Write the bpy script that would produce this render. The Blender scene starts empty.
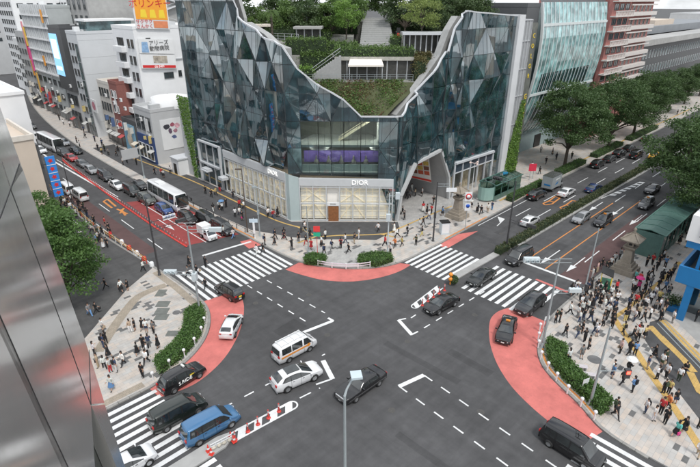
import bpy, bmesh, math, random
from mathutils import Vector, Matrix
R = math.radians
random.seed(7)
scene = bpy.context.scene
col = scene.collection

# ---------------------------------------------------------------- camera
CAM_H = 33.0; FPX = 500.0; CX, CY = 350.0, 233.5
PITCH = math.atan(233.5 / FPX); YAW = R(46)
cam_data = bpy.data.cameras.new('camera')
cam = bpy.data.objects.new('camera', cam_data); col.objects.link(cam)
cam.location = (0, 0, CAM_H)
cam.rotation_euler = (math.pi / 2 - PITCH, 0, YAW - math.pi / 2)
cam_data.sensor_fit = 'HORIZONTAL'; cam_data.sensor_width = 36
cam_data.lens = FPX / 700 * 36
cam_data.clip_start = 0.3; cam_data.clip_end = 6000
scene.camera = cam

# ---------------------------------------------------------------- sky and sun
SUN_EL, SUN_AZ = R(58), R(250)      # azimuth of the sun in world xy, counted from +X
world = bpy.data.worlds.new('World'); scene.world = world; world.use_nodes = True
wt = world.node_tree; wn = wt.nodes; wl = wt.links; wn.clear()
sky = wn.new('ShaderNodeTexSky'); sky.sky_type = 'NISHITA'; sky.sun_disc = False
sky.sun_elevation = SUN_EL; sky.sun_rotation = math.pi / 2 - SUN_AZ
sky.air_density = 1.0; sky.dust_density = 1.5; sky.ozone_density = 1.2
tc = wn.new('ShaderNodeTexCoord')
mp = wn.new('ShaderNodeMapping'); mp.inputs['Scale'].default_value = (1, 1, 2.6)
wl.new(tc.outputs['Generated'], mp.inputs['Vector'])
nz = wn.new('ShaderNodeTexNoise'); nz.inputs['Scale'].default_value = 2.6; nz.inputs['Detail'].default_value = 7
nz.inputs['Roughness'].default_value = 0.58
wl.new(mp.outputs[0], nz.inputs['Vector'])
cr = wn.new('ShaderNodeValToRGB'); cr.color_ramp.elements[0].position = 0.30; cr.color_ramp.elements[1].position = 0.52
wl.new(nz.outputs['Fac'], cr.inputs['Fac'])
cl2 = wn.new('ShaderNodeTexNoise'); cl2.inputs['Scale'].default_value = 6; cl2.inputs['Detail'].default_value = 5
wl.new(mp.outputs[0], cl2.inputs['Vector'])
ccol = wn.new('ShaderNodeValToRGB')
ccol.color_ramp.elements[0].color = (6.2, 6.5, 6.9, 1); ccol.color_ramp.elements[1].color = (9.6, 9.8, 10, 1)
ccol.color_ramp.elements[0].position = 0.3; ccol.color_ramp.elements[1].position = 0.7
wl.new(cl2.outputs['Fac'], ccol.inputs['Fac'])
mx = wn.new('ShaderNodeMix'); mx.data_type = 'RGBA'
wl.new(cr.outputs['Color'], mx.inputs['Factor']); wl.new(sky.outputs[0], mx.inputs[6]); wl.new(ccol.outputs[0], mx.inputs[7])
bg = wn.new('ShaderNodeBackground'); bg.inputs['Strength'].default_value = 0.10
wl.new(mx.outputs[2], bg.inputs['Color'])
wo = wn.new('ShaderNodeOutputWorld'); wl.new(bg.outputs[0], wo.inputs[0])
sd = bpy.data.lights.new('sun', 'SUN'); sd.energy = 1.5; sd.angle = R(10); sd.color = (1, 0.965, 0.92)
sun = bpy.data.objects.new('sun', sd); col.objects.link(sun)
dvec = Vector((math.cos(SUN_AZ) * math.cos(SUN_EL), math.sin(SUN_AZ) * math.cos(SUN_EL), math.sin(SUN_EL)))
sun.rotation_euler = dvec.to_track_quat('Z', 'Y').to_euler()
vs = scene.view_settings
vs.view_transform = 'Standard'; vs.look = 'None'; vs.exposure = 0.6; vs.gamma = 1; vs.use_curve_mapping = False
scene.render.engine = 'CYCLES'
scene.cycles.max_bounces = 7; scene.cycles.transparent_max_bounces = 12

# ---------------------------------------------------------------- where a point of the ground seen in the photo lies, in metres
_s, _c = math.sin(PITCH), math.cos(PITCH)
_fx, _fy = math.cos(YAW), math.sin(YAW)
_rx, _ry = math.sin(YAW), -math.cos(YAW)
def gp(x, y, z=0.0):
    a = (x - CX) / FPX; b = (y - CY) / FPX
    t = (CAM_H - z) / (_s + b * _c); d = (_c - b * _s)
    return ((_rx * a + _fx * d) * t, (_ry * a + _fy * d) * t)
def px_of(X, Y, Z=0.0):
    r = X * _rx + Y * _ry; fd = X * _fx + Y * _fy; dz = Z - CAM_H
    dep = fd * _c - dz * _s; up = fd * _s + dz * _c
    return CX + FPX * r / dep, CY - FPX * up / dep
def on_plane(x, y, axis, val):
    a = (x - CX) / FPX; b = (y - CY) / FPX
    dv = (_rx * a + _fx * (_c - b * _s), _ry * a + _fy * (_c - b * _s), -_s - b * _c)
    t = val / dv[axis]
    return (dv[0] * t, dv[1] * t, CAM_H + dv[2] * t)

# ---------------------------------------------------------------- materials
MATS = {}
def mat(name, rgb=(0.5, 0.5, 0.5), rough=0.6, metal=0.0, var=0.12, scale=1.5, bump=0.0, bscale=40, objcol=False, spec=0.5, coat=0.0, emit=0.0, emrgb=None, stain=0.0, detail=5):
    if name in MATS: return MATS[name]
    m = bpy.data.materials.new(name); m.use_nodes = True
    nt = m.node_tree; n = nt.nodes; l = nt.links
    b = n['Principled BSDF']
    b.inputs['Roughness'].default_value = rough; b.inputs['Metallic'].default_value = metal
    b.inputs['Specular IOR Level'].default_value = spec; b.inputs['Coat Weight'].default_value = coat
    if coat: b.inputs['Coat Roughness'].default_value = 0.04
    geo = n.new('ShaderNodeNewGeometry')
    src = geo.outputs['Position']
    if objcol:
        tcn = n.new('ShaderNodeTexCoord'); src = tcn.outputs['Object']
        oi = n.new('ShaderNodeObjectInfo'); base = oi.outputs['Color']
    else:
        rgbn = n.new('ShaderNodeRGB'); rgbn.outputs[0].default_value = (*rgb, 1); base = rgbn.outputs[0]
    if var > 0:
        nz = n.new('ShaderNodeTexNoise'); nz.inputs['Scale'].default_value = scale; nz.inputs['Detail'].default_value = detail
        nz.inputs['Roughness'].default_value = 0.62
        l.new(src, nz.inputs['Vector'])
        mr = n.new('ShaderNodeMapRange'); mr.inputs[1].default_value = 0.25; mr.inputs[2].default_value = 0.75
        mr.inputs[3].default_value = 1 - var; mr.inputs[4].default_value = 1 + var
        l.new(nz.outputs['Fac'], mr.inputs[0])
        fac = mr.outputs[0]
        if stain > 0:
            n2 = n.new('ShaderNodeTexNoise'); n2.inputs['Scale'].default_value = scale * 0.13; n2.inputs['Detail'].default_value = 3
            l.new(src, n2.inputs['Vector'])
            m2 = n.new('ShaderNodeMapRange'); m2.inputs[1].default_value = 0.3; m2.inputs[2].default_value = 0.7
            m2.inputs[3].default_value = 1 - stain; m2.inputs[4].default_value = 1 + stain
            l.new(n2.outputs['Fac'], m2.inputs[0])
            mm = n.new('ShaderNodeMath'); mm.operation = 'MULTIPLY'; l.new(fac, mm.inputs[0]); l.new(m2.outputs[0], mm.inputs[1]); fac = mm.outputs[0]
        vm = n.new('ShaderNodeVectorMath'); vm.operation = 'SCALE'
        l.new(base, vm.inputs[0]); l.new(fac, vm.inputs['Scale']); base = vm.outputs[0]
    l.new(base, b.inputs['Base Color'])
    if bump > 0:
        nb = n.new('ShaderNodeTexNoise'); nb.inputs['Scale'].default_value = bscale; nb.inputs['Detail'].default_value = 3
        l.new(src, nb.inputs['Vector'])
        bp = n.new('ShaderNodeBump'); bp.inputs['Strength'].default_value = bump; bp.inputs['Distance'].default_value = 0.02
        l.new(nb.outputs['Fac'], bp.inputs['Height']); l.new(bp.outputs[0], b.inputs['Normal'])
    if emit > 0:
        b.inputs['Emission Color'].default_value = (*(emrgb or rgb), 1); b.inputs['Emission Strength'].default_value = emit
    MATS[name] = m
    return m

def glass_mat(name, tint=(0.8, 0.9, 0.88), rough=0.02, clear=0.75):
    if name in MATS: return MATS[name]
    m = bpy.data.materials.new(name); m.use_nodes = True
    n = m.node_tree.nodes; l = m.node_tree.links; n.clear()
    o = n.new('ShaderNodeOutputMaterial'); g = n.new('ShaderNodeBsdfGlossy'); g.inputs['Roughness'].default_value = rough
    g.inputs['Color'].default_value = (0.95, 1, 1, 1)
    t = n.new('ShaderNodeBsdfTransparent'); t.inputs['Color'].default_value = (tint[0] * clear, tint[1] * clear, tint[2] * clear, 1)
    lw = n.new('ShaderNodeLayerWeight'); lw.inputs['Blend'].default_value = 0.5
    pw = n.new('ShaderNodeMath'); pw.operation = 'POWER'; l.new(lw.outputs['Facing'], pw.inputs[0]); pw.inputs[1].default_value = 4.0
    fr = n.new('ShaderNodeMapRange'); fr.inputs[3].default_value = 0.05; fr.inputs[4].default_value = 0.9; l.new(pw.outputs[0], fr.inputs[0])
    mx = n.new('ShaderNodeMixShader'); l.new(fr.outputs[0], mx.inputs[0]); l.new(t.outputs[0], mx.inputs[1]); l.new(g.outputs[0], mx.inputs[2])
    l.new(mx.outputs[0], o.inputs[0]); MATS[name] = m
    return m

def paver_mat(name, c1, c2, mortar, bw, bh, dark=None, rot=0.0):
    if name in MATS: return MATS[name]
    m = bpy.data.materials.new(name); m.use_nodes = True
    n = m.node_tree.nodes; l = m.node_tree.links; b = n['Principled BSDF']; b.inputs['Roughness'].default_value = 0.75
    g = n.new('ShaderNodeNewGeometry'); mpg = n.new('ShaderNodeMapping'); mpg.inputs['Rotation'].default_value = (0, 0, rot)
    l.new(g.outputs['Position'], mpg.inputs['Vector'])
    br = n.new('ShaderNodeTexBrick'); br.inputs['Scale'].default_value = 1; br.inputs['Brick Width'].default_value = bw; br.inputs['Row Height'].default_value = bh
    br.inputs['Mortar Size'].default_value = 0.012; br.inputs['Mortar Smooth'].default_value = 0.3
    br.inputs['Color1'].default_value = (*c1, 1); br.inputs['Color2'].default_value = (*c2, 1); br.inputs['Mortar'].default_value = (*mortar, 1)
    l.new(mpg.outputs[0], br.inputs['Vector'])
    nz = n.new('ShaderNodeTexNoise'); nz.inputs['Scale'].default_value = 0.9; nz.inputs['Detail'].default_value = 6; l.new(g.outputs['Position'], nz.inputs['Vector'])
    mr = n.new('ShaderNodeMapRange'); mr.inputs[1].default_value = 0.25; mr.inputs[2].default_value = 0.75; mr.inputs[3].default_value = 0.82; mr.inputs[4].default_value = 1.14
    l.new(nz.outputs['Fac'], mr.inputs[0])
    vm = n.new('ShaderNodeVectorMath'); vm.operation = 'SCALE'; l.new(br.outputs['Color'], vm.inputs[0]); l.new(mr.outputs[0], vm.inputs['Scale'])
    l.new(vm.outputs[0], b.inputs['Base Color'])
    MATS[name] = m
    return m

def asphalt_mat(name, base=0.055, tint=(1, 1, 1.03)):
    if name in MATS: return MATS[name]
    m = bpy.data.materials.new(name); m.use_nodes = True
    n = m.node_tree.nodes; l = m.node_tree.links; b = n['Principled BSDF']; b.inputs['Roughness'].default_value = 0.82
    g = n.new('ShaderNodeNewGeometry')
    def nse(sc, det, lo, hi, p0=0.3, p1=0.7, stretch=None):
        v = g.outputs['Position']
        if stretch:
            mpg = n.new('ShaderNodeMapping'); mpg.inputs['Scale'].default_value = stretch; l.new(v, mpg.inputs['Vector']); v = mpg.outputs[0]
        t = n.new('ShaderNodeTexNoise'); t.inputs['Scale'].default_value = sc; t.inputs['Detail'].default_value = det; t.inputs['Roughness'].default_value = 0.65
        l.new(v, t.inputs['Vector'])
        r = n.new('ShaderNodeMapRange'); r.inputs[1].default_value = p0; r.inputs[2].default_value = p1; r.inputs[3].default_value = lo; r.inputs[4].default_value = hi
        l.new(t.outputs['Fac'], r.inputs[0]); return r.outputs[0]
    def mul(a, c):
        q = n.new('ShaderNodeMath'); q.operation = 'MULTIPLY'; l.new(a, q.inputs[0]); l.new(c, q.inputs[1]); return q.outputs[0]
    f = mul(nse(0.09, 5, 0.76, 1.22), nse(28, 2, 0.82, 1.18))
    f = mul(f, nse(0.9, 7, 0.84, 1.14)); f = mul(f, nse(2.6, 5, 0.55, 1.0, 0.18, 0.34))
    f = mul(f, nse(0.5, 5, 0.86, 1.15, stretch=(0.06, 1.6, 1)))
    f = mul(f, nse(0.5, 5, 0.88, 1.12, stretch=(1.6, 0.06, 1)))
    # sealed joints and cracks
    vo = n.new('ShaderNodeTexVoronoi'); vo.feature = 'DISTANCE_TO_EDGE'; vo.inputs['Scale'].default_value = 0.11
    l.new(g.outputs['Position'], vo.inputs['Vector'])
    r = n.new('ShaderNodeMapRange'); r.inputs[1].default_value = 0.0; r.inputs[2].default_value = 0.004; r.inputs[3].default_value = 0.93; r.inputs[4].default_value = 1.0
    l.new(vo.outputs['Distance'], r.inputs[0]); f = mul(f, r.outputs[0])
    rgbn = n.new('ShaderNodeRGB'); rgbn.outputs[0].default_value = (base * tint[0], base * tint[1], base * tint[2], 1)
    vm = n.new('ShaderNodeVectorMath'); vm.operation = 'SCALE'; l.new(rgbn.outputs[0], vm.inputs[0]); l.new(f, vm.inputs['Scale']); l.new(vm.outputs[0], b.inputs['Base Color'])
    nb = n.new('ShaderNodeTexNoise'); nb.inputs['Scale'].default_value = 60; l.new(g.outputs['Position'], nb.inputs['Vector'])
    bp = n.new('ShaderNodeBump'); bp.inputs['Strength'].default_value = 0.25; bp.inputs['Distance'].default_value = 0.01
    l.new(nb.outputs['Fac'], bp.inputs['Height']); l.new(bp.outputs[0], b.inputs['Normal'])
    MATS[name] = m
    return m

def paint_mat(name, rgb, wear=0.35, rough=0.7):
    """road paint rubbed through to the asphalt in places"""
    if name in MATS: return MATS[name]
    m = bpy.data.materials.new(name); m.use_nodes = True
    n = m.node_tree.nodes; l = m.node_tree.links; b = n['Principled BSDF']; b.inputs['Roughness'].default_value = rough
    g = n.new('ShaderNodeNewGeometry')
    t = n.new('ShaderNodeTexNoise'); t.inputs['Scale'].default_value = 3.2; t.inputs['Detail'].default_value = 9; t.inputs['Roughness'].default_value = 0.75
    l.new(g.outputs['Position'], t.inputs['Vector'])
    r = n.new('ShaderNodeMapRange'); r.inputs[1].default_value = 0.56; r.inputs[2].default_value = 0.78; r.inputs[3].default_value = 0; r.inputs[4].default_value = wear
    l.new(t.outputs['Fac'], r.inputs[0])
    t2 = n.new('ShaderNodeTexNoise'); t2.inputs['Scale'].default_value = 0.5; t2.inputs['Detail'].default_value = 8; t2.inputs['Roughness'].default_value = 0.7; l.new(g.outputs['Position'], t2.inputs['Vector'])
    r2 = n.new('ShaderNodeMapRange'); r2.inputs[1].default_value = 0.3; r2.inputs[2].default_value = 0.7; r2.inputs[3].default_value = 0.74; r2.inputs[4].default_value = 1.12
    l.new(t2.outputs['Fac'], r2.inputs[0])
    rg = n.new('ShaderNodeRGB'); rg.outputs[0].default_value = (*rgb, 1)
    vm = n.new('ShaderNodeVectorMath'); vm.operation = 'SCALE'; l.new(rg.outputs[0], vm.inputs[0]); l.new(r2.outputs[0], vm.inputs['Scale'])
    mx = n.new('ShaderNodeMix'); mx.data_type = 'RGBA'; l.new(r.outputs[0], mx.inputs['Factor']); l.new(vm.outputs[0], mx.inputs[6]); mx.inputs[7].default_value = (0.06, 0.06, 0.06, 1)
    l.new(mx.outputs[2], b.inputs['Base Color'])
    MATS[name] = m
    return m

def leaf_mat(name, c1, c2, scale=0.6):
    if name in MATS: return MATS[name]
    m = bpy.data.materials.new(name); m.use_nodes = True
    n = m.node_tree.nodes; l = m.node_tree.links; n.clear()
    o = n.new('ShaderNodeOutputMaterial')
    g = n.new('ShaderNodeNewGeometry')
    t = n.new('ShaderNodeTexNoise'); t.inputs['Scale'].default_value = scale; t.inputs['Detail'].default_value = 6; t.inputs['Roughness'].default_value = 0.7
    l.new(g.outputs['Position'], t.inputs['Vector'])
    r = n.new('ShaderNodeMapRange'); r.inputs[1].default_value = 0.32; r.inputs[2].default_value = 0.68; l.new(t.outputs['Fac'], r.inputs[0])
    mx = n.new('ShaderNodeMix'); mx.data_type = 'RGBA'; l.new(r.outputs[0], mx.inputs['Factor']); mx.inputs[6].default_value = (*c1, 1); mx.inputs[7].default_value = (*c2, 1)
    d = n.new('ShaderNodeBsdfPrincipled'); d.inputs['Roughness'].default_value = 0.55; l.new(mx.outputs[2], d.inputs['Base Color'])
    tr = n.new('ShaderNodeBsdfTranslucent'); l.new(mx.outputs[2], tr.inputs['Color'])
    ms = n.new('ShaderNodeMixShader'); ms.inputs[0].default_value = 0.3; l.new(d.outputs[0], ms.inputs[1]); l.new(tr.outputs[0], ms.inputs[2]); l.new(ms.outputs[0], o.inputs[0])
    MATS[name] = m
    return m

M_ASPH = asphalt_mat('asphalt', 0.069)
M_ASPH2 = asphalt_mat('asphalt_walkway', 0.072, (1, 1, 1.0))
M_WHITE = paint_mat('white_road_paint', (0.72, 0.73, 0.73), 0.5)
M_ORANGE = paint_mat('orange_road_paint', (0.62, 0.24, 0.06), 0.6)
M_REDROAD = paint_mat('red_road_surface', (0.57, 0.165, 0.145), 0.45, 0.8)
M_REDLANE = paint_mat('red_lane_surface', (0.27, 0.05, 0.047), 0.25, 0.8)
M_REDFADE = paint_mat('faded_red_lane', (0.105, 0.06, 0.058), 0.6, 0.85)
M_PAVE = paver_mat('pale_paving', (0.43, 0.425, 0.41), (0.50, 0.44, 0.385), (0.30, 0.295, 0.285), 0.85, 0.425)
M_PAVEG = paver_mat('grey_paving', (0.36, 0.36, 0.35), (0.42, 0.41, 0.395), (0.23, 0.23, 0.225), 0.6, 0.3)
M_DARKSLAB = mat('dark_paving_slab', (0.13, 0.13, 0.128), 0.7, var=0.25, scale=3)
M_TAN = paver_mat('tan_path', (0.30, 0.26, 0.205), (0.345, 0.295, 0.235), (0.2, 0.18, 0.15), 0.3, 0.3)
M_TACT = paver_mat('yellow_tactile', (0.56, 0.37, 0.12), (0.5, 0.33, 0.11), (0.33, 0.24, 0.09), 0.3, 0.3)
M_KERB = mat('kerb_stone', (0.27, 0.265, 0.25), 0.8, var=0.2, scale=2.0, bump=0.2)
M_CONC = mat('concrete', (0.36, 0.36, 0.35), 0.8, var=0.14, scale=0.8, stain=0.1, bump=0.15, bscale=12)
M_STEEL = mat('galvanised_steel', (0.33, 0.37, 0.38), 0.5, 0.2, var=0.1, scale=2)
M_DARKSTEEL = mat('dark_steel', (0.065, 0.065, 0.068), 0.5, 0.3, var=0.15)
M_BLACK = mat('black_plastic', (0.018, 0.018, 0.019), 0.45, var=0.1)
M_RUBBER = mat('tyre_rubber', (0.022, 0.022, 0.022), 0.85, var=0.15)
M_RIM = mat('wheel_rim', (0.42, 0.43, 0.44), 0.35, 0.7, var=0.08)
M_WHITEP = mat('white_panel', (0.74, 0.75, 0.75), 0.45, var=0.05, scale=0.6)
M_REDP = mat('red_plastic', (0.62, 0.05, 0.035), 0.45, var=0.1)
M_ORANGEP = mat('orange_plastic', (0.75, 0.27, 0.03), 0.5, var=0.1)

# ---------------------------------------------------------------- mesh helpers
class MB:
    def __init__(s): s.v = []; s.f = []; s.m = []; s.mi = 0; s.sm = []
    def add(s, vs, fs, smooth=False):
        o = len(s.v); s.v += [tuple(p) for p in vs]
        for f in fs: s.f.append([i + o for i in f]); s.m.append(s.mi); s.sm.append(smooth)
        return s
    def box(s, x0, y0, z0, x1, y1, z1):
        return s.add([(x0,y0,z0),(x1,y0,z0),(x1,y1,z0),(x0,y1,z0),(x0,y0,z1),(x1,y0,z1),(x1,y1,z1),(x0,y1,z1)],
                     [(3,2,1,0),(4,5,6,7),(0,1,5,4),(1,2,6,5),(2,3,7,6),(3,0,4,7)])
    def obox(s, c, size, a=0.0):
        ca, sa = math.cos(a), math.sin(a); hx, hy, hz = size[0]/2, size[1]/2, size[2]/2; P = []
        for dz in (-hz, hz):
            for dx, dy in ((-hx,-hy),(hx,-hy),(hx,hy),(-hx,hy)):
                P.append((c[0]+dx*ca-dy*sa, c[1]+dx*sa+dy*ca, c[2]+dz))
        return s.add(P, [(3,2,1,0),(4,5,6,7),(0,1,5,4),(1,2,6,5),(2,3,7,6),(3,0,4,7)])
    def beam(s, p0, p1, w, h=None, up=(0,0,1)):
        h = h or w; p0 = Vector(p0); p1 = Vector(p1); d = (p1-p0).normalized(); up = Vector(up)
        if abs(d.dot(up)) > 0.98: up = Vector((1,0,0))
        x = d.cross(up).normalized(); y = x.cross(d).normalized(); P = []
        for p in (p0, p1):
            for a, b in ((-1,-1),(1,-1),(1,1),(-1,1)): P.append(p + x*a*w/2 + y*b*h/2)
        return s.add(P, [(0,1,2,3),(7,6,5,4),(0,4,5,1),(1,5,6,2),(2,6,7,3),(3,7,4,0)])
    def tube(s, p0, p1, r0, r1=None, n=8, cap=True):
        r1 = r0 if r1 is None else r1; p0 = Vector(p0); p1 = Vector(p1); d = (p1-p0)
        d = d.normalized() if d.length > 1e-6 else Vector((0,0,1)); up = Vector((0,0,1)) if abs(d.z) < 0.95 else Vector((1,0,0))
        x = d.cross(up).normalized(); y = d.cross(x); P = []
        for p, r in ((p0, r0), (p1, r1)):
            for i in range(n):
                a = 2*math.pi*i/n; P.append(p + (x*math.cos(a)+y*math.sin(a))*r)
        F = [(i, i+n, (i+1) % n + n, (i+1) % n) for i in range(n)]
        s.add(P, F, True)
        if cap: s.add(P[:n], [tuple(range(n))]); s.add(P[n:], [tuple(reversed(range(n)))])
        return s
    def lathe(s, c, prof, n=12):
        P = []; m = len(prof)
        for r, z in prof:
            for i in range(n): a = 2*math.pi*i/n; P.append((c[0]+r*math.cos(a), c[1]+r*math.sin(a), c[2]+z))
        F = [(j*n+i, j*n+(i+1) % n, (j+1)*n+(i+1) % n, (j+1)*n+i) for j in range(m-1) for i in range(n)]
        return s.add(P, F, True)
    def prism(s, poly, z0, z1, bottom=False):
        n = len(poly); a = sum(poly[i][0]*poly[(i+1) % n][1]-poly[(i+1) % n][0]*poly[i][1] for i in range(n))
        if a < 0: poly = poly[::-1]
        P = [(x, y, z0) for x, y in poly] + [(x, y, z1) for x, y in poly]
        F = [tuple(range(n, 2*n))] + [(i, (i+1) % n, (i+1) % n+n, i+n) for i in range(n)]
        if bottom: F.append(tuple(reversed(range(n))))
        return s.add(P, F)
    def sheet(s, poly, z):
        n = len(poly); a = sum(poly[i][0]*poly[(i+1) % n][1]-poly[(i+1) % n][0]*poly[i][1] for i in range(n))
        if a < 0: poly = poly[::-1]
        return s.add([(x, y, z) for x, y in poly], [tuple(range(n))])
    def poly(s, pts): return s.add(pts, [tuple(range(len(pts)))])
    def strip(s, path, w0, w1, z, closed=False):
        """flat ribbon between offsets w0 and w1 to the left of a path"""
        A = offset(path, w0, closed); B = offset(path, w1, closed); n = len(path)
        for i in range(n if closed else n-1):
            j = (i+1) % n; s.add([(*A[i], z), (*A[j], z), (*B[j], z), (*B[i], z)], [(0,1,2,3)])
        return s
    def ico(s, c, r, sub=1, sc=(1,1,1), jit=0.0, rnd=random):
        bm = bmesh.new(); bmesh.ops.create_icosphere(bm, subdivisions=sub, radius=1)
        P = []
        for v in bm.verts:
            k = r*(1+rnd.uniform(-jit, jit)); P.append((c[0]+v.co.x*k*sc[0], c[1]+v.co.y*k*sc[1], c[2]+v.co.z*k*sc[2]))
        F = [[v.index for v in f.verts] for f in bm.faces]; bm.free()
        return s.add(P, F, True)
    def mesh(s, name, mats, off=(0,0,0)):
        me = bpy.data.meshes.new(name)
        me.from_pydata([(x-off[0], y-off[1], z-off[2]) for x, y, z in s.v], [], s.f)
        for m in (mats if isinstance(mats, (list, tuple)) else [mats]): me.materials.append(m)
        me.polygons.foreach_set('material_index', s.m); me.polygons.foreach_set('use_smooth', s.sm)
        me.update(); return me
    def build(s, name, mats, parent=None, off=None, kind=None):
        if off is None: off = WL(parent)
        return link(name, s.mesh(name, mats, off), parent, kind=kind)
def WL(o):
    p = Vector((0,0,0))
    while o is not None: p = p + Vector(o.location); o = o.parent
    return p
def link(name, data, parent=None, loc=(0,0,0), rz=0.0, kind=None, color=None):
    o = bpy.data.objects.new(name, data); col.objects.link(o)
    o.parent = parent; o.location = loc; o.rotation_euler = (0, 0, rz)
    if kind: o['kind'] = kind
    if color: o.color = (*color, 1)
    return o
def tag(o, label=None, cat=None, group=None, kind=None):
    if label: o['label'] = label
    if cat: o['category'] = cat
    if group: o['group'] = group
    if kind: o['kind'] = kind
    return o
def thing(name, label, cat, loc=(0,0,0), rz=0.0, group=None):
    o = link(name, None, None, loc, rz); o.empty_display_size = 0.2
    return tag(o, label, cat, group)
def offset(path, w, closed=False):
    n = len(path); out = []
    for i in range(n):
        if closed: a, b = path[i-1], path[(i+1) % n]
        else: a, b = path[max(i-1, 0)], path[min(i+1, n-1)]
        dx, dy = b[0]-a[0], b[1]-a[1]; L = math.hypot(dx, dy) or 1
        out.append((path[i][0]-dy/L*w, path[i][1]+dx/L*w))
    return out
def resample(path, step):
    out = [path[0]]; carry = 0
    tot = sum(math.dist(path[i], path[i+1]) for i in range(len(path)-1)); n = max(1, round(tot/step)); st = tot/n; want = st; run = 0
    for i in range(len(path)-1):
        L = math.dist(path[i], path[i+1])
        while want <= run+L+1e-6 and len(out) <= n:
            t = (want-run)/L; out.append((path[i][0]+(path[i+1][0]-path[i][0])*t, path[i][1]+(path[i+1][1]-path[i][1])*t)); want += st
        run += L
    return out
def smooth_path(pts, n=6):
    out = []
    for i in range(len(pts)-1):
        p0 = pts[max(i-1,0)]; p1 = pts[i]; p2 = pts[i+1]; p3 = pts[min(i+2,len(pts)-1)]
        for k in range(n):
            t = k/n; q = []
            for d in range(2):
                q.append(0.5*((2*p1[d])+(-p0[d]+p2[d])*t+(2*p0[d]-5*p1[d]+4*p2[d]-p3[d])*t*t+(-p0[d]+3*p1[d]-3*p2[d]+p3[d])*t**3))
            out.append(tuple(q))
    out.append(pts[-1]); return out
_tc = {}
def text_mesh(txt, size, m, ext=0.01, align='CENTER'):
    k = (txt, size, m.name, ext)
    if k in _tc: return _tc[k]
    cu = bpy.data.curves.new('lettering', 'FONT'); cu.body = txt; cu.size = size; cu.extrude = ext; cu.align_x = align; cu.align_y = 'CENTER'; cu.resolution_u = 2
    ob = bpy.data.objects.new('lettering', cu); me = bpy.data.meshes.new_from_object(ob); bpy.data.objects.remove(ob)
    me.materials.clear(); me.materials.append(m); _tc[k] = me; return me
def text(txt, size, m, loc, rz, parent, name='lettering', tilt=math.pi/2, ext=0.01, roll=0.0):
    o = link(name, text_mesh(txt, size, m, ext), parent); o.rotation_euler = (tilt, roll, rz)
    o.location = Vector(loc) - WL(parent); return o
def inpoly(p, poly):
    x, y = p; c = False; n = len(poly)
    for i in range(n):
        (x1, y1), (x2, y2) = poly[i], poly[(i+1) % n]
        if (y1 > y) != (y2 > y) and x < (x2-x1)*(y-y1)/(y2-y1)+x1: c = not c
    return c
# ================================================================ GROUND AND ROADS
def bend(y): return 0.0 if y < 112 else 0.0009 * (y - 112) ** 2
ground = MB().sheet([(-2500, -2500), (2500, -2500), (2500, 2500), (-2500, 2500)], -0.03).build('ground', M_ASPH2, kind='structure')
KW = 0.12   # kerb height
# kerb lines of the four corners
K_NW = smooth_path([(-70, 39.1), (-30, 39.1), (0, 39.1), (9, 39.1), (12.5, 39.2), (16.6, 40.5), (19.6, 42.6), (21.8, 45.6), (22.9, 49.2), (22.9, 56), (22.4, 62), (21.9, 68), (21.3, 76), (21.2, 86), (21.7, 100)], 4) + [(21.7 + bend(y), y) for y in range(112, 330, 12)]
K_NE = [(36.6 + bend(y) - (1.2 if y > 85 else 0), y) for y in range(328, 84, -12)] + smooth_path([(36.4, 78), (36.6, 66), (36.8, 58), (37.0, 52), (37.7, 48), (39.6, 44.6), (42, 41.8), (45, 39.8), (48.5, 38.9), (56, 38.8), (66, 39.0)], 4) + [(78, 39.4), (92, 39.9), (117, 39.9), (160, 39.9), (420, 39.9)]
K_SE = [(420, 18.6), (160, 18.6), (92, 18.7), (72, 18.6)] + smooth_path([(62, 18.6), (54, 18.7), (49.5, 18.5), (46.6, 17.8), (43.6, 16.9), (41.4, 15.4), (40.0, 13.4), (38.6, 10.4), (37.0, 7.6), (36.6, 4)], 4) + [(36.6, -60), (36.6, -300)]
K_SW = [(20.5, -300), (20.5, -60), (20.5, 8)] + smooth_path([(20.3, 12), (19.0, 15.4), (16, 17.6), (12, 18.2)], 4) + [(-70, 18.2)]
road_poly = [(-70, 39.1)] + K_NW[1:] + [(21.7 + bend(420), 420), (36 + bend(420), 420)] + K_NE + K_SE + K_SW
road = MB().sheet([(-300, -300), (700, -300), (700, 700), (-300, 700)], 0.0).build('road', M_ASPH, kind='structure')
def pavement(name, kerb, outer, m):
    inner = offset(kerb, 0.32) if True else kerb
    ob = MB().prism(inner + outer, -0.02, KW).build(name, m, kind='structure')
    # kerb stones as pieces
    return ob
def kerb_stones(parent, path, side, lim=None):
    """one stone of about a metre after another"""
    pts = resample(path, 1.0)
    stone = MB(); stone.box(-0.485, -0.15, -0.02, 0.485, 0.15, KW + 0.012)
    me = stone.mesh('kerb_stone', M_KERB)
    for a, b in zip(pts[:-1], pts[1:]):
        ang = math.atan2(b[1]-a[1], b[0]-a[0]); cx_, cy_ = (a[0]+b[0])/2, (a[1]+b[1])/2
        nx, ny = -math.sin(ang)*side*0.16, math.cos(ang)*side*0.16
        o = link('kerb_stone', me, parent, (cx_+nx, cy_+ny, 0), ang)
side_nw = MB().prism(offset(K_NW, 0.32) + [(60, 420), (-200, 420), (-200, 39.1)], -0.02, KW).build('pavement', M_ASPH2, kind='structure')
side_ne = MB().prism(offset(K_NE, 0.32) + [(500, 45), (500, 420), (150, 420)], -0.02, KW).build('pavement', M_PAVE, kind='structure')
side_se = MB().prism(offset(K_SE, 0.32) + [(420, -300)], -0.02, KW).build('pavement', M_PAVE, kind='structure')
side_sw = MB().prism(offset(K_SW, 0.32) + [(-70, -300)], -0.02, KW).build('pavement', M_PAVEG, kind='structure')
def cut(path, cond): return [p for p in path if cond(p)]
kerb_stones(side_nw, cut(K_NW, lambda p: p[0] > 3 and p[1] < 78), 1)
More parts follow.
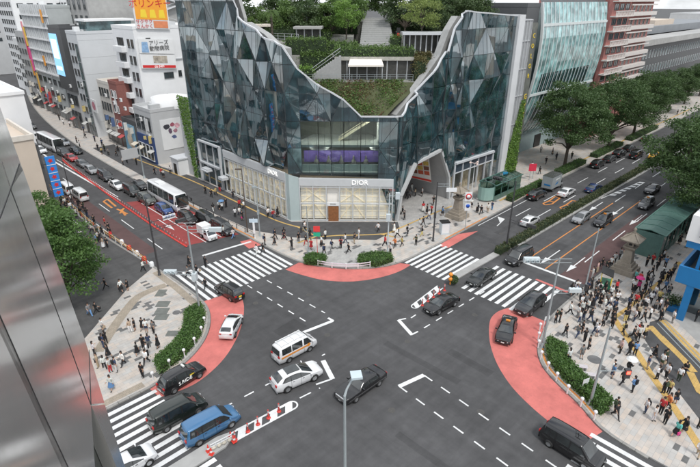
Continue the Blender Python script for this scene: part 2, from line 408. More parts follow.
kerb_stones(side_ne, cut(K_NE, lambda p: p[1] < 96 and p[0] < 92), 1)
kerb_stones(side_se, cut(K_SE, lambda p: p[0] < 74 and p[1] > 1), 1)
mbk = MB()
for path in (cut(K_NW, lambda p: p[1] >= 76), cut(K_NE, lambda p: p[1] >= 94), cut(K_NE, lambda p: p[0] >= 90 and p[1] < 45), cut(K_SE, lambda p: p[0] >= 72), cut(K_NW, lambda p: p[0] <= 3), cut(K_SW, lambda p: True)):
    for a, b in zip(path[:-1], path[1:]):
        nrm = Vector((-(b[1]-a[1]), b[0]-a[0], 0)).normalized()*0.16
        mbk.beam(Vector((*a, KW/2))+nrm, Vector((*b, KW/2))+nrm, 0.30, KW+0.04)
mbk.build('kerb', M_KERB, kind='structure')

# pale paving of the north-west corner, the tan path across it, the dark slabs
pave_nw = cut(offset(K_NW, 0.33), lambda p: p[0] > -5 and p[1] < 62.5) + [(22.0, 61.3), (17.3, 58.2), (9.9, 51.2), (4, 45.6), (-8, 45.6), (-8, 39.5)]
MB().sheet(pave_nw, KW + 0.004).build('corner_paving', M_PAVE, kind='structure')
tan1 = smooth_path([gp(98, 352, KW), gp(112, 330, KW), gp(127, 309, KW), gp(138, 297, KW), gp(152, 290, KW), gp(166, 285, KW)], 3)
MB().strip(tan1, -0.55, 0.55, KW + 0.016).build('tan_path', M_TAN, kind='structure')
MB().strip([(22.2, 48.6), (22.35, 54), (22.2, 60)], -0.05, 0.85, KW + 0.018).build('tan_path', M_TAN, kind='structure')
MB().strip([(5, 39.55), (11.5, 39.6)], 0.0, 0.8, KW + 0.018).build('tan_path', M_TAN, kind='structure')
# private asphalt walkway in front of the glass building, with its yellow tactile line
walk_ne = [(37.9, 130), (37.4, 80), (38.6, 62.5), (41.6, 55.8), (44.2, 52.3), (50.2, 46.2), (56, 46.6), (57.6, 48.4), (45.2, 60.6), (45.1, 92), (43.3, 104), (43, 130)]
MB().sheet(walk_ne, KW + 0.006).build('walkway', M_ASPH, kind='structure')
MB().sheet([(41.0, 52.2), (44.6, 48.8), (48.0, 45.4), (46.0, 42.8), (44.2, 41.4), (40.4, 44.8), (38.8, 47.6)], KW + 0.004).build('walkway', M_PAVEG, kind='structure')
MB().sheet([(57.9, 49.0), (56.6, 46.8), (62, 43.8), (74, 43.8), (78, 45.2), (78, 49.1)], KW + 0.005).build('walkway', M_PAVEG, kind='structure')
tact = [(41.2, 118), (43.4, 92), (43.55, 76), (43.7, 62.6), (45.2, 56.6), (44.6, 54.4), (47.4, 51.2), (53.5, 46.0), (58.6, 44.6), (68, 43.2)]
MB().strip(smooth_path(tact[:5], 4), -0.16, 0.16, KW + 0.020).build('tactile_line', M_TACT, kind='structure')
MB().strip(smooth_path([gp(298, 227, KW), gp(317, 236, KW), gp(340, 235.4, KW), gp(383, 234, KW), gp(400, 228, KW), gp(425, 217, KW), gp(452, 206, KW)], 4), -0.16, 0.16, KW + 0.021).build('tactile_line', M_TACT, kind='structure')
MB().strip([gp(317, 236.2, KW), gp(298, 243, KW)], -0.16, 0.16, KW + 0.022).build('tactile_line', M_TACT, kind='structure')
MB().strip([gp(380, 234, KW), gp(394, 237, KW)], -0.2, 0.2, KW + 0.023).build('tactile_line', M_TACT, kind='structure')
MB().strip([(78, 41.9), (112, 42.4), (200, 42.4)], -0.2, 0.2, KW + 0.020).build('tactile_line', M_TACT, kind='structure')
# south-east corner: yellow tactile line, asphalt zone with escalator tracks
tse = smooth_path([gp(614, 318, KW), gp(624, 333, KW), gp(637, 352, KW), gp(650, 373, KW), gp(667, 397, KW), gp(690, 432, KW), gp(712, 466, KW)], 3)
MB().strip(tse, -0.33, 0.33, KW + 0.018).build('tactile_line', M_TACT, kind='structure')
MB().strip([gp(614, 318, KW), gp(628, 308, KW), gp(648, 292, KW), gp(668, 275, KW), gp(680, 262, KW)], -0.22, 0.22, KW + 0.019).build('tactile_line', M_TACT, kind='structure')
zone = [gp(650, 322, KW), gp(663, 318, KW), gp(705, 362, KW), gp(740, 400, KW), gp(740, 440, KW), gp(700, 420, KW), gp(672, 384, KW), gp(655, 356, KW), gp(645, 340, KW)]
MB().sheet(zone, KW + 0.006).build('walkway', M_ASPH, kind='structure')
for k, (pts, w) in enumerate((([(650, 326), (664, 341), (676, 352)], 0.35), ([(660, 336), (684, 360), (694, 372)], 0.35), ([(662, 320), (700, 358), (730, 388)], 0.4), ([(690, 372), (700, 392), (720, 404)], 0.35))):
    MB().strip([gp(a, b, KW) for a, b in pts], -w, w, KW + 0.019 + 0.001*k).build('tactile_line', M_TACT, kind='structure')
for k in range(3):
    MB().strip([gp(657+3.5*k, 323-1.2*k, KW), gp(700+3.5*k, 368-1.2*k, KW), gp(732+3.5*k, 402-1.2*k, KW)], -0.06, 0.06, KW + 0.028).build('drain_rail', M_STEEL, kind='structure')
gz = [gp(667, 312, KW), gp(708, 352, KW), gp(760, 352, KW), gp(720, 300, KW), gp(690, 290, KW)]
MB().sheet(gz, KW + 0.007).build('walkway', M_CONC, kind='structure')

def dark_slabs(parent, poly, holes, dens, seed, z, w=0.85, h=0.425):
    rnd = random.Random(seed); mb = MB(); done = set()
    x0 = min(p[0] for p in poly); x1 = max(p[0] for p in poly); y0 = min(p[1] for p in poly); y1 = max(p[1] for p in poly)
    j = math.floor(y0/h)
    while j*h < y1:
        i = math.floor(x0/w)
        while i*w < x1:
            if rnd.random() < dens:
                for q in range(rnd.choice((1, 1, 2))):
                    jj = j+q
                    if (i, jj) in done: continue
                    done.add((i, jj)); sh = (w/2 if jj % 2 else 0) ; cx_ = i*w+sh; cy_ = jj*h
                    c = (cx_+w/2, cy_+h/2)
                    if all(inpoly((c[0]+dx, c[1]+dy), poly) for dx, dy in ((-.5,-.3),(.5,.3),(-.5,.3),(.5,-.3))) and not any(inpoly(c, hh) for hh in holes):
                        mb.box(cx_+0.012, cy_+0.012, z-0.01, cx_+w-0.012, cy_+h-0.012, z+0.004)
            i += 1
        j += 1
    return mb.build('dark_slab', M_DARKSLAB, parent, kind='stuff')
dark_slabs(side_nw, pave_nw, [], 0.075, 3, KW + 0.004)
ne_pave = cut(offset(K_NE, 1.0), lambda p: p[1] < 66 and p[0] < 80) + [(80, 43.6), (66, 43.4), (56, 46.2), (50.2, 46.0), (41.4, 55.6), (38.5, 62)]
dark_slabs(side_ne, ne_pave, [], 0.085, 4, KW + 0.005)
se_pave = cut(offset(K_SE, 0.9), lambda p: p[0] < 110 and p[1] > -6) + [(37.6, -6), (52, -6), (60, 8), (110, 12)]
dark_slabs(side_se, se_pave, [zone, gz], 0.06, 5, KW + 0.004)
# steel covers in the paving
def cover(px, py, w, d, rz=0.0, m=None, rnd_=False):
    x, y = gp(px, py, KW); mb = MB()
    if rnd_: mb.lathe((0, 0, 0), [(0, 0.012), (w/2-0.04, 0.012), (w/2-0.03, 0.016), (w/2, 0.016), (w/2, -0.02)], 20)
    else:
        mb.box(-w/2, -d/2, -0.02, w/2, d/2, 0.012)
        for k in range(5): mb.box(-w/2+0.06, -d/2+0.08+k*(d-0.2)/4.6, 0.012, w/2-0.06, -d/2+0.13+k*(d-0.2)/4.6, 0.016)
    o = mb.build('cover_plate', m or mat('cover_plate', (0.16, 0.17, 0.155), 0.6, 0.2, var=0.2), off=(0, 0, 0)); o.location = (x, y, KW+0.006); o.rotation_euler.z = rz
    return o
for i, (px_, py_, w, d) in enumerate(((163, 304, 1.5, 1.3), (162, 311, 1.5, 1.3), (161.5, 317, 1.5, 1.2), (161, 293, 1.1, 1.6), (172, 333.5, 1.2, 1.0))):
    tag(cover(px_, py_, w, d, R(-44)), ['green grey steel floor cover, upper of three in the left corner paving', 'green grey steel floor cover, middle of three in the left corner paving', 'green grey steel floor cover, lowest of three in the left corner paving', 'narrow steel floor cover beside the tan path near zebra crossing', 'small steel cover plate beside the left corner hedge'][i], 'cover plate', 'steel covers in the left paving', 'structure')
for i, (a, b) in enumerate(((594.5, 359.5), (599.8, 394), (176.5, 312.5), (306.5, 253.5))):
    tag(cover(a, b, 1.35 if i < 2 else 0.9, 1, 0, mat('manhole', (0.15, 0.15, 0.15), 0.6, 0.3, var=0.2), True), ['round grey manhole cover in paving above the right hedge', 'round manhole cover at the lower tip of the right hedge', 'round manhole cover by left corner hedge', 'round manhole cover in front of centre hedge'][i], 'manhole', 'round manhole covers', 'structure')

# ---------------------------------------------------------------- red corners
def ribbon(name, inner, outer, m, z):
    return MB().sheet(inner + outer[::-1], z).build(name, m, kind='structure')
inn = cut(offset(K_NW, -0.02), lambda p: 11.4 < p[0] and p[1] < 49.4)
ribbon('red_corner', inn, smooth_path([(11.9, 37.4), (15, 36.8), (18.4, 37.8), (21.4, 39.8), (24.0, 42.4), (26.2, 45.6), (27.0, 48.7), (25, 48.8)], 5), M_REDROAD, 0.006)
inn = cut(offset(K_NE, -0.02), lambda p: p[1] < 49.2 and p[0] < 48.4)
ribbon('red_corner', inn, smooth_path([(34.8, 48.6), (35.6, 45.6), (36.8, 42.7), (39.2, 40.0), (42.4, 38.3), (45.5, 37.6), (48.1, 37.7)], 5), M_REDROAD, 0.006)
inn = cut(offset(K_SE, -0.02), lambda p: p[0] < 49 and p[1] > 7.6)
ribbon('red_corner', inn, smooth_path([(48.5, 22.7), (46.6, 23.3), (44.4, 23.0), (41.6, 21.4), (39.4, 19.6), (37.6, 17.6), (36.1, 15.2), (35.0, 12.2), (34.5, 9.4), (34.6, 8.2)], 5), M_REDROAD, 0.006)
MB().sheet([gp(438, 246, 0), gp(456, 234.5, 0), gp(478, 231, 0), gp(448, 248)], 0.006).build('red_corner', M_REDROAD, kind='structure')
MB().sheet([gp(240, 241.7), gp(253, 238.5), gp(261, 245), gp(249, 248.7)], 0.006).build('red_corner', M_REDROAD, kind='structure')
MB().sheet([gp(535, 279.6), gp(537, 278.8), gp(569, 291.5), gp(567, 293)], 0.006).build('red_corner', M_REDROAD, kind='structure')
# red lanes of the side street, running to the stop line
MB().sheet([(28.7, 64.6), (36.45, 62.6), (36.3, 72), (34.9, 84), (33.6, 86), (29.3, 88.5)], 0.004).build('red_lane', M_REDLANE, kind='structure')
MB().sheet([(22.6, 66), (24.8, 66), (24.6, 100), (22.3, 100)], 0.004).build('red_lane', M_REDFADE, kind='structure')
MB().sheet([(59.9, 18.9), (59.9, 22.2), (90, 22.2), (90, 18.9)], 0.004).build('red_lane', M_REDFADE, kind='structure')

# ---------------------------------------------------------------- painted markings
def zebra(name, stripes):
    root = link(name, None, None); root['kind'] = 'structure'
    for (x0, y0, x1, y1) in stripes:
        MB().sheet([(x0, y0), (x1, y0), (x1, y1), (x0, y1)], 0.010).build('stripe', M_WHITE, root)
zebra('zebra_crossing', [(23.4+0.9*i, 49.0+max(0, 0.0), 23.85+0.9*i, 57.6-0.07*i) for i in range(15)])
zebra('zebra_crossing', [(47.9, 38.3-0.9*i, 56.2, 38.75-0.9*i) for i in range(8)])
zebra('zebra_crossing', [(47.9, 28.9-0.95*i, 56.3, 29.37-0.95*i) for i in range(10)])
zebra('zebra_crossing', [(3.2, 38.25-0.9*i, 12.05, 38.7-0.9*i) for i in range(10)] + [(3.2, 27.6-0.9*i, 12.05, 28.05-0.9*i) for i in range(9)])
zebra('zebra_crossing', [(35.75-0.9*i, -2, 36.2-0.9*i, 8.2) for i in range(16)])
marks = link('lane_marking', None, None); marks['kind'] = 'structure'
_mz = [0.010]
def line(x0, y0, x1, y1, w=0.15, m=None, name='line'):
    _mz[0] = 0.010 + (_mz[0]-0.010+0.0004) % 0.006
    d = Vector((x1-x0, y1-y0)); n = Vector((-d.y, d.x)).normalized()*w/2
    MB().sheet([(x0+n.x, y0+n.y), (x1+n.x, y1+n.y), (x1-n.x, y1-n.y), (x0-n.x, y0-n.y)], _mz[0]).build(name, m or M_WHITE, marks)
def dashes(x0, y0, x1, y1, d=1.0, g=1.0, w=0.15, m=None):
    L = math.hypot(x1-x0, y1-y0); ux, uy = (x1-x0)/L, (y1-y0)/L; t = 0
    while t < L:
        e = min(t+d, L); line(x0+ux*t, y0+uy*t, x0+ux*e, y0+uy*e, w, m, 'dash'); t += d+g
def poly_mark(pts, m=None, z=None, name='marking'):
    _mz[0] = 0.010 + (_mz[0]-0.010+0.0004) % 0.006
    MB().sheet(pts, z or _mz[0]).build(name, m or M_WHITE, marks)
# waiting bays inside the junction
a, b = gp(267, 280.4), gp(325, 313); dashes(a[0], a[1], b[0], b[1], 1.0, 1.05)
a, b = gp(247.5, 285.4), gp(309, 323.5); dashes(a[0], a[1], b[0], b[1], 1.0, 1.05)
a, b = gp(280, 341.5), gp(333, 320.8); line(a[0], a[1], b[0], b[1], 0.42)
a, b = gp(328, 318), gp(333.5, 321); line(a[0], a[1], b[0], b[1], 0.3)
a, b = gp(399, 386.5), gp(424, 375); line(a[0], a[1], b[0], b[1], 0.45)
a, b = gp(399, 386.2), gp(520, 475); dashes(a[0], a[1], b[0], b[1], 1.05, 1.1)
a, b = gp(424, 375.2), gp(560, 470); dashes(a[0], a[1], b[0], b[1], 1.05, 1.1)
a, b = gp(398.5, 320), gp(412, 335); line(a[0], a[1], b[0], b[1], 0.42)
a, b = gp(411, 335), gp(418, 331.5); line(a[0], a[1], b[0], b[1], 0.2)
a, b = gp(398.5, 320), gp(406, 318.5); line(a[0], a[1], b[0], b[1], 0.2)
a, b = gp(424, 328), gp(485, 291); dashes(a[0], a[1], b[0], b[1], 1.0, 1.1)
a, b = gp(411, 318), gp(420, 312); dashes(a[0], a[1], b[0], b[1], 0.9, 1.1)
a, b = gp(323, 360.5), gp(332.5, 379); line(a[0], a[1], b[0], b[1], 0.5)
a, b = gp(332, 379), gp(316, 384.5); line(a[0], a[1], b[0], b[1], 0.2)
a, b = gp(222, 408.5), gp(325, 354); dashes(a[0], a[1], b[0], b[1], 1.0, 1.25)
a, b = gp(236, 430), gp(320, 388); dashes(a[0], a[1], b[0], b[1], 1.2, 0.9)
# striped island west and east of the junction
def striped_island(p0, p1, w):
    d = Vector((p1[0]-p0[0], p1[1]-p0[1])); L = d.length; u = d/L; n = Vector((-u.y, u.x))*w/2
    P0, P1 = Vector(p0), Vector(p1)
    for s in (-1, 1):
        a_ = P0+n*s; b_ = P1+n*s; line(a_.x, a_.y, b_.x, b_.y, 0.17)
    arc = [P1 + n*math.cos(t)*1.16 + u*(w/2)*math.sin(t)*1.16 for t in [i*math.pi/10 for i in range(11)]]
    arc2 = [P1 + n*math.cos(t)*0.84 + u*(w/2)*math.sin(t)*0.84 for t in [i*math.pi/10 for i in range(11)]]
    poly_mark([(p.x, p.y) for p in arc] + [(p.x, p.y) for p in arc2[::-1]])
    k = 0.2
    while k < L-0.5:
        q = P0+u*k; poly_mark([tuple(q-n*0.86), tuple(q-n*0.86+u*0.75), tuple(q+n*0.86+u*1.25), tuple(q+n*0.86+u*0.5)]); k += 1.55
striped_island((14.2, 28.75), (20.0, 28.2), 0.95)
striped_island((46.2, 31.35), (40.4, 30.75), 0.8)
# stop lines, lane lines of the street to the left
a, b = gp(202.5, 255.8), gp(251, 241.6); line(a[0], a[1], b[0], b[1], 0.45)
for X in (31.35, 33.95): line(X, 63.6, X-0.25, 86, 0.15)
for y in (88, 98): dashes(31.6, y, 31.9, y+8, 5, 5)
dashes(25.6, 66, 25.4, 130, 5, 5)
line(28.9, 90, 28.7, 100, 0.15); line(28.7, 100, 27.6, 128, 0.4); line(27.6, 128, 28.5, 160, 0.4); line(29.3, 92, 28.6, 126, 0.15)
line(22.5, 62, 21.9, 84, 0.12, M_WHITE)
a, b = gp(117, 263.5), gp(134, 277.5); line(a[0], a[1], b[0], b[1], 0.16)
# arrows and orange lettering blocks
def arrow(x, y, ang, L=5.0, m=None, turn=0):
    ca, sa = math.cos(ang), math.sin(ang)
    def T(u, v): return (x+u*ca-v*sa, y+u*sa+v*ca)
    poly_mark([T(0, -.08), T(L*.62, -.08), T(L*.62, .08), T(0, .08)], m)
    poly_mark([T(L*.6, -.42), T(L, 0), T(L*.6, .42)], m)
    if turn: poly_mark([T(L*.34, 0), T(L*.44, 0.75*turn), T(L*.54, 0.75*turn), T(L*.46, 0)], m)
arrow(30.0, 77, -math.pi/2, 6); arrow(32.6, 76, -math.pi/2, 6); arrow(35.2, 75, -math.pi/2, 6)
for (px_, py_) in ((540, 264), (566, 272)):
    p = gp(px_, py_); arrow(p[0]+6, p[1], math.pi, 6)
for (px_, py_) in ((596, 206.5), (617, 211.5), (636, 220)):
    p = gp(px_, py_); arrow(p[0]+3, p[1], math.pi, 6)
def oline(seq, m=M_ORANGE, w=0.2):
    P = [gp(*q) for q in seq]
    for p, q in zip(P[:-1], P[1:]): line(p[0], p[1], q[0], q[1], w, m)
oline([(103.5, 201.5), (112, 208)], w=0.35); oline([(103.5, 201.5), (107.5, 199.2), (116, 206.5)], w=0.35)
oline([(117, 209), (127.5, 214)], w=0.35); oline([(120, 213.5), (124, 208)], w=0.35); oline([(121, 209.5), (125.5, 215.5)], w=0.35)
oline([(543, 203.5), (549, 201), (555, 196.5), (560, 198), (552, 204), (545, 205), (543, 203.5)], w=0.28); oline([(549, 201), (554, 202)], w=0.28)
oline([(560, 207.5), (566, 205), (572, 200.5), (577, 201.5), (569, 208), (562, 209), (560, 207.5)], w=0.28); oline([(566, 205), (571, 206)], w=0.28)
# wide avenue to the right
line(59.9, 28.2, 59.9, 19.3, 0.45)
line(60.2, 27.35, 92, 27.35, 0.17, M_ORANGE); line(60.2, 24.3, 97, 24.3, 0.17, M_ORANGE)
dashes(93, 27.35, 200, 27.35, 5, 5); dashes(98, 24.3, 200, 24.3, 5, 5); dashes(66, 21.4, 200, 21.4, 5, 5)
a, b = gp(601, 198.7), gp(640, 182); line(a[0], a[1], b[0], b[1], 0.18)
for k in range(7):
    t = (k+1.5)/8; x = a[0]+(b[0]-a[0])*t; y = a[1]+(b[1]-a[1])*t; poly_mark([(x, y), (x+1.0, y), (x+1.5, y-0.9), (x+0.5, y-0.9)])
for x in (74, 84, 98, 108, 118, 128): line(x, 36.4, x+5, 36.4, 0.15); line(x+2, 33.7, x+7, 33.7, 0.15)
line(66, 38.6, 90, 38.9, 0.12)
p = gp(497, 226); q = gp(504, 219.5); line(p[0], p[1], q[0], q[1], 0.15); poly_mark([gp(497.5, 216.5), gp(505, 219), gp(500, 223)])
line(-60, 35.6, 3, 35.6, 0.15); line(-60, 32.4, 3, 32.4, 0.15)

# ---------------------------------------------------------------- central reserves
med = MB()
med.prism([(49.2, 32.0), (48.4, 31.6), (49.2, 30.9), (64, 30.6), (64, 31.6)], -0.02, 0.16)
med.prism([(64, 30.2), (160, 28.7), (420, 28.7), (420, 30.4), (160, 30.4), (64, 31.7)], -0.02, 0.16)
med.prism([(14.2, 29.3), (13.8, 28.5), (13.2, 28.2), (-60, 28.2), (-60, 29.6), (13.2, 29.6)], -0.02, 0.16)
tag(med.build('central_reserve', M_CONC), kind='structure')

# repairs, covers and trench scars in the road
M_PATCH = asphalt_mat('asphalt_patch', 0.054); M_PATCH2 = asphalt_mat('asphalt_patch_pale', 0.070)
for k, (x, y, w, h, a) in enumerate(((30, 30, 5.5, 0.7, .0), (33, 24, 0.8, 9, .06), (27, 37.5, 3.2, 2.2, .1), (41, 34.5, 6, 1.0, -.05), (36.5, 20.5, 1.0, 5, .0), (24.5, 14, 0.7, 11, .03), (30.5, 12, 2.4, 3.4, .05), (70, 35, 9, 0.8, 0), (78, 22.8, 12, 0.7, 0), (26.5, 76, 0.7, 14, 0), (24.5, 108, 2.4, 8, 0), (31, 104, .7, 16, .02), (17, 33.6, 6, .7, .02), (68, 26, 3, 1.6, 0), (90, 34.8, 14, 2.4, 0))):
    ca, sa = math.cos(a), math.sin(a); MB().sheet([(x+dx*w/2*ca-dy*h/2*sa, y+dx*w/2*sa+dy*h/2*ca) for dx, dy in ((-1, -1), (1, -1), (1, 1), (-1, 1))], 0.0024+.0001*k).build('road_patch', M_PATCH if k % 3 else M_PATCH2, kind='structure')
for k, (x, y) in enumerate(((29.2, 33.8), (34.6, 27), (26, 21.6), (39.6, 36.2), (31.5, 16), (27.2, 44.5), (44, 24.8), (33, 41.5), (66, 34.4), (72, 25.6), (26.8, 70), (32.8, 95))):
    o = MB(); o.lathe((x, y, 0.0), [(0, .007), (.27, .007), (.28, .0085), (.33, .0085), (.34, .004)], 20); o.build('road_manhole', mat('road_iron', (0.085, 0.082, 0.078), 0.6, 0.2, var=0.25, scale=8), kind='structure')
# ================================================================ MAIN GLASS BUILDING
def facade_glass(name, rgb, rough=0.03, ior=1.9, spec=0.9, wob=0.05):
    m = bpy.data.materials.new(name); m.use_nodes = True
    n = m.node_tree.nodes; l = m.node_tree.links; b = n['Principled BSDF']
    b.inputs['Base Color'].default_value = (*rgb, 1); b.inputs['Roughness'].default_value = rough; b.inputs['IOR'].default_value = ior; b.inputs['Specular IOR Level'].default_value = spec
    if rgb[2] > rgb[0]*1.6: b.inputs['Specular Tint'].default_value = (0.92, 0.97, 0.99, 1)
    g = n.new('ShaderNodeNewGeometry'); t = n.new('ShaderNodeTexNoise'); t.inputs['Scale'].default_value = 0.35; t.inputs['Detail'].default_value = 2
    l.new(g.outputs['Position'], t.inputs['Vector']); bp = n.new('ShaderNodeBump'); bp.inputs['Strength'].default_value = wob; bp.inputs['Distance'].default_value = 0.3
    l.new(t.outputs['Fac'], bp.inputs['Height']); l.new(bp.outputs[0], b.inputs['Normal'])
    # floors, blinds and furniture dimly showing through
    t2 = n.new('ShaderNodeTexNoise'); t2.inputs['Scale'].default_value = 0.5; t2.inputs['Detail'].default_value = 4; l.new(g.outputs['Position'], t2.inputs['Vector'])
    r = n.new('ShaderNodeMapRange'); r.inputs[1].default_value = 0.4; r.inputs[2].default_value = 0.75; r.inputs[3].default_value = 0.6; r.inputs[4].default_value = 2.4; l.new(t2.outputs['Fac'], r.inputs[0])
    rg = n.new('ShaderNodeRGB'); rg.outputs[0].default_value = (*rgb, 1); vm = n.new('ShaderNodeVectorMath'); vm.operation = 'SCALE'
    l.new(rg.outputs[0], vm.inputs[0]); l.new(r.outputs[0], vm.inputs['Scale']); l.new(vm.outputs[0], b.inputs['Base Color'])
    MATS[name] = m; return m
G_DARK = facade_glass('teal_facade_glass', (0.020, 0.050, 0.057), ior=2.3)
G_DARK2 = facade_glass('dark_facade_glass', (0.017, 0.036, 0.044), ior=2.2, wob=0.08)
G_PALE = facade_glass('pale_facade_glass', (0.07, 0.12, 0.125), 0.06, 1.8)
M_FRAME = mat('glazing_frame', (0.05, 0.06, 0.065), 0.5, 0.3, var=0.1)
M_COPE = mat('white_coping', (0.54, 0.56, 0.58), 0.4, var=0.05)
M_CREAM = mat('cream_screen', (0.80, 0.775, 0.73), 0.5, var=0.05, scale=2, emit=0.05, emrgb=(1, 0.96, 0.88))
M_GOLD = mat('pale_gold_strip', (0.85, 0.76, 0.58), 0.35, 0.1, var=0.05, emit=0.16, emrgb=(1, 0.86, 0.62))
M_GREYW = mat('grey_wall', (0.40, 0.41, 0.41), 0.7, var=0.08, scale=0.6, stain=0.08)
M_INT = mat('interior_wall', (0.20, 0.20, 0.19), 0.8, var=0.2, scale=1.2)
M_LAMP = mat('ceiling_lamp', (1, 0.95, 0.85), 0.5, var=0, emit=22, emrgb=(1, 0.93, 0.8))
M_PURPLE = mat('purple_panel', (0.22, 0.15, 0.50), 0.5, var=0.15, scale=2)
SEG = [((45.5, 91.5), (45.5, 61.0), (-1, 0)), ((45.5, 61.0), (57.5, 49.2), (-0.7012, -0.7130)), ((57.5, 49.2), (89.0, 49.2), (0, -1))]
SL = [math.dist(a, b) for a, b, _ in SEG]; S1 = SL[0]; S2 = S1+SL[1]; S3 = S2+SL[2]
def fpt(s, z, off=0.0):
    if s <= S1: k, t = 0, s/SL[0]
    elif s <= S2: k, t = 1, (s-S1)/SL[1]
    else: k, t = 2, (s-S2)/SL[2]
    a, b, n = SEG[k]
    if abs(s-S1) < 1e-6: n = (-0.92, -0.38)
    if abs(s-S2) < 1e-6: n = (-0.38, -0.92)
    return Vector((a[0]+(b[0]-a[0])*t+n[0]*off, a[1]+(b[1]-a[1])*t+n[1]*off, z))
TOP = [(0, 37.5), (9, 37.5), (18.4, 36), (19.4, 30.6), (24.6, 29.0), (25.9, 27.9), (S1, 27.1), (32.6, 24.0), (35.3, 21.8), (39.2, 19.6), (41.8, 17.1), (S2+0.3, 17.1), (51.6, 19.9), (55.2, 22.9), (58.5, 25.6), (60.2, 29.0), (62.4, 31.4), (S3, 30.4)]
BOT = [(0, 0.12), (2, 0.12), (2.0, 8.4), (10.0, 8.4), (10.0, 0.12), (10.8, 0.12), (10.8, 8.3), (S1, 8.2), (S2, 7.4), (S2, 0.12), (S2+0.5, 0.12), (S2+1.2, 4.2), (S2+4.6, 9.0), (S2+11.2, 9.9), (S2+14.2, 4.4), (S2+14.7, 0.12), (S2+15.9, 0.12), (S2+15.9, 6.7), (S2+28.6, 6.3), (S2+28.6, 0.12), (S3, 0.12)]
def prof(P, s, right=False):
    for (a, za), (b, zb) in zip(P[:-1], P[1:]):
        if b-a < 1e-6: continue
        if a-1e-6 <= s <= b+1e-6 and (not right or s < b-1e-6): return za+(zb-za)*(s-a)/(b-a)
    return P[-1][1]
main = thing('glass_building', 'faceted dark glass corner building with V-shaped white roof edge and rooftop garden', 'building', (51.5, 55.1, 0))
cols_ = sorted(set([round(a, 3) for a, _ in TOP] + [round(a, 3) for a, _ in BOT]))
cs = [cols_[0]]
for c_ in cols_[1:]:
    if c_-cs[-1] < 0.25 and c_ not in (round(S1, 3), round(S2, 3), round(S3, 3)) and not any(abs(c_-q) < 1e-3 for q, _ in BOT): continue
    k = max(1, math.ceil((c_-cs[-1])/3.6)); a0 = cs[-1]
    for i in range(1, k+1): cs.append(a0+(c_-a0)*i/k)
zs = [0.12, 4.1, 8.2, 12.3, 16.4, 20.5, 24.6, 28.7, 32.8, 37.5]
rf = random.Random(21); OFF = {}
for i, s_ in enumerate(cs):
    for j, z_ in enumerate(zs):
        o_ = rf.choice((-0.6, -0.22, 0.0, 0.3, 0.66)) if j > 1 else rf.choice((-0.2, 0, 0.15))
        if abs(s_-S1) < 0.01 or abs(s_-S2) < 0.01: o_ = 0.15
        if S1 < s_ < S2 and z_ < 18: o_ = 0.0
        if s_ < 0.01 or s_ > S3-0.01: o_ = 0.1
        if s_ < 9 and j < 8: o_ *= 0.35
        if S2+20 < s_: o_ *= 0.55
        OFF[i, j] = o_
def clip_line(poly, f):
    out = []; n = len(poly)
    for i in range(n):
        a, b = poly[i], poly[(i+1) % n]; fa, fb = f(a), f(b)
        if fa >= 0: out.append(a)
        if (fa >= 0) != (fb >= 0):
            t = fa/(fa-fb); out.append(tuple(a[k]+(b[k]-a[k])*t for k in range(3)))
    return out
cop_pts = {}; npan = 0; PANELS = []; G_CLEAR = glass_mat('clear_shop_glass', (0.82, 0.9, 0.9))
back = MB(); mull = MB()
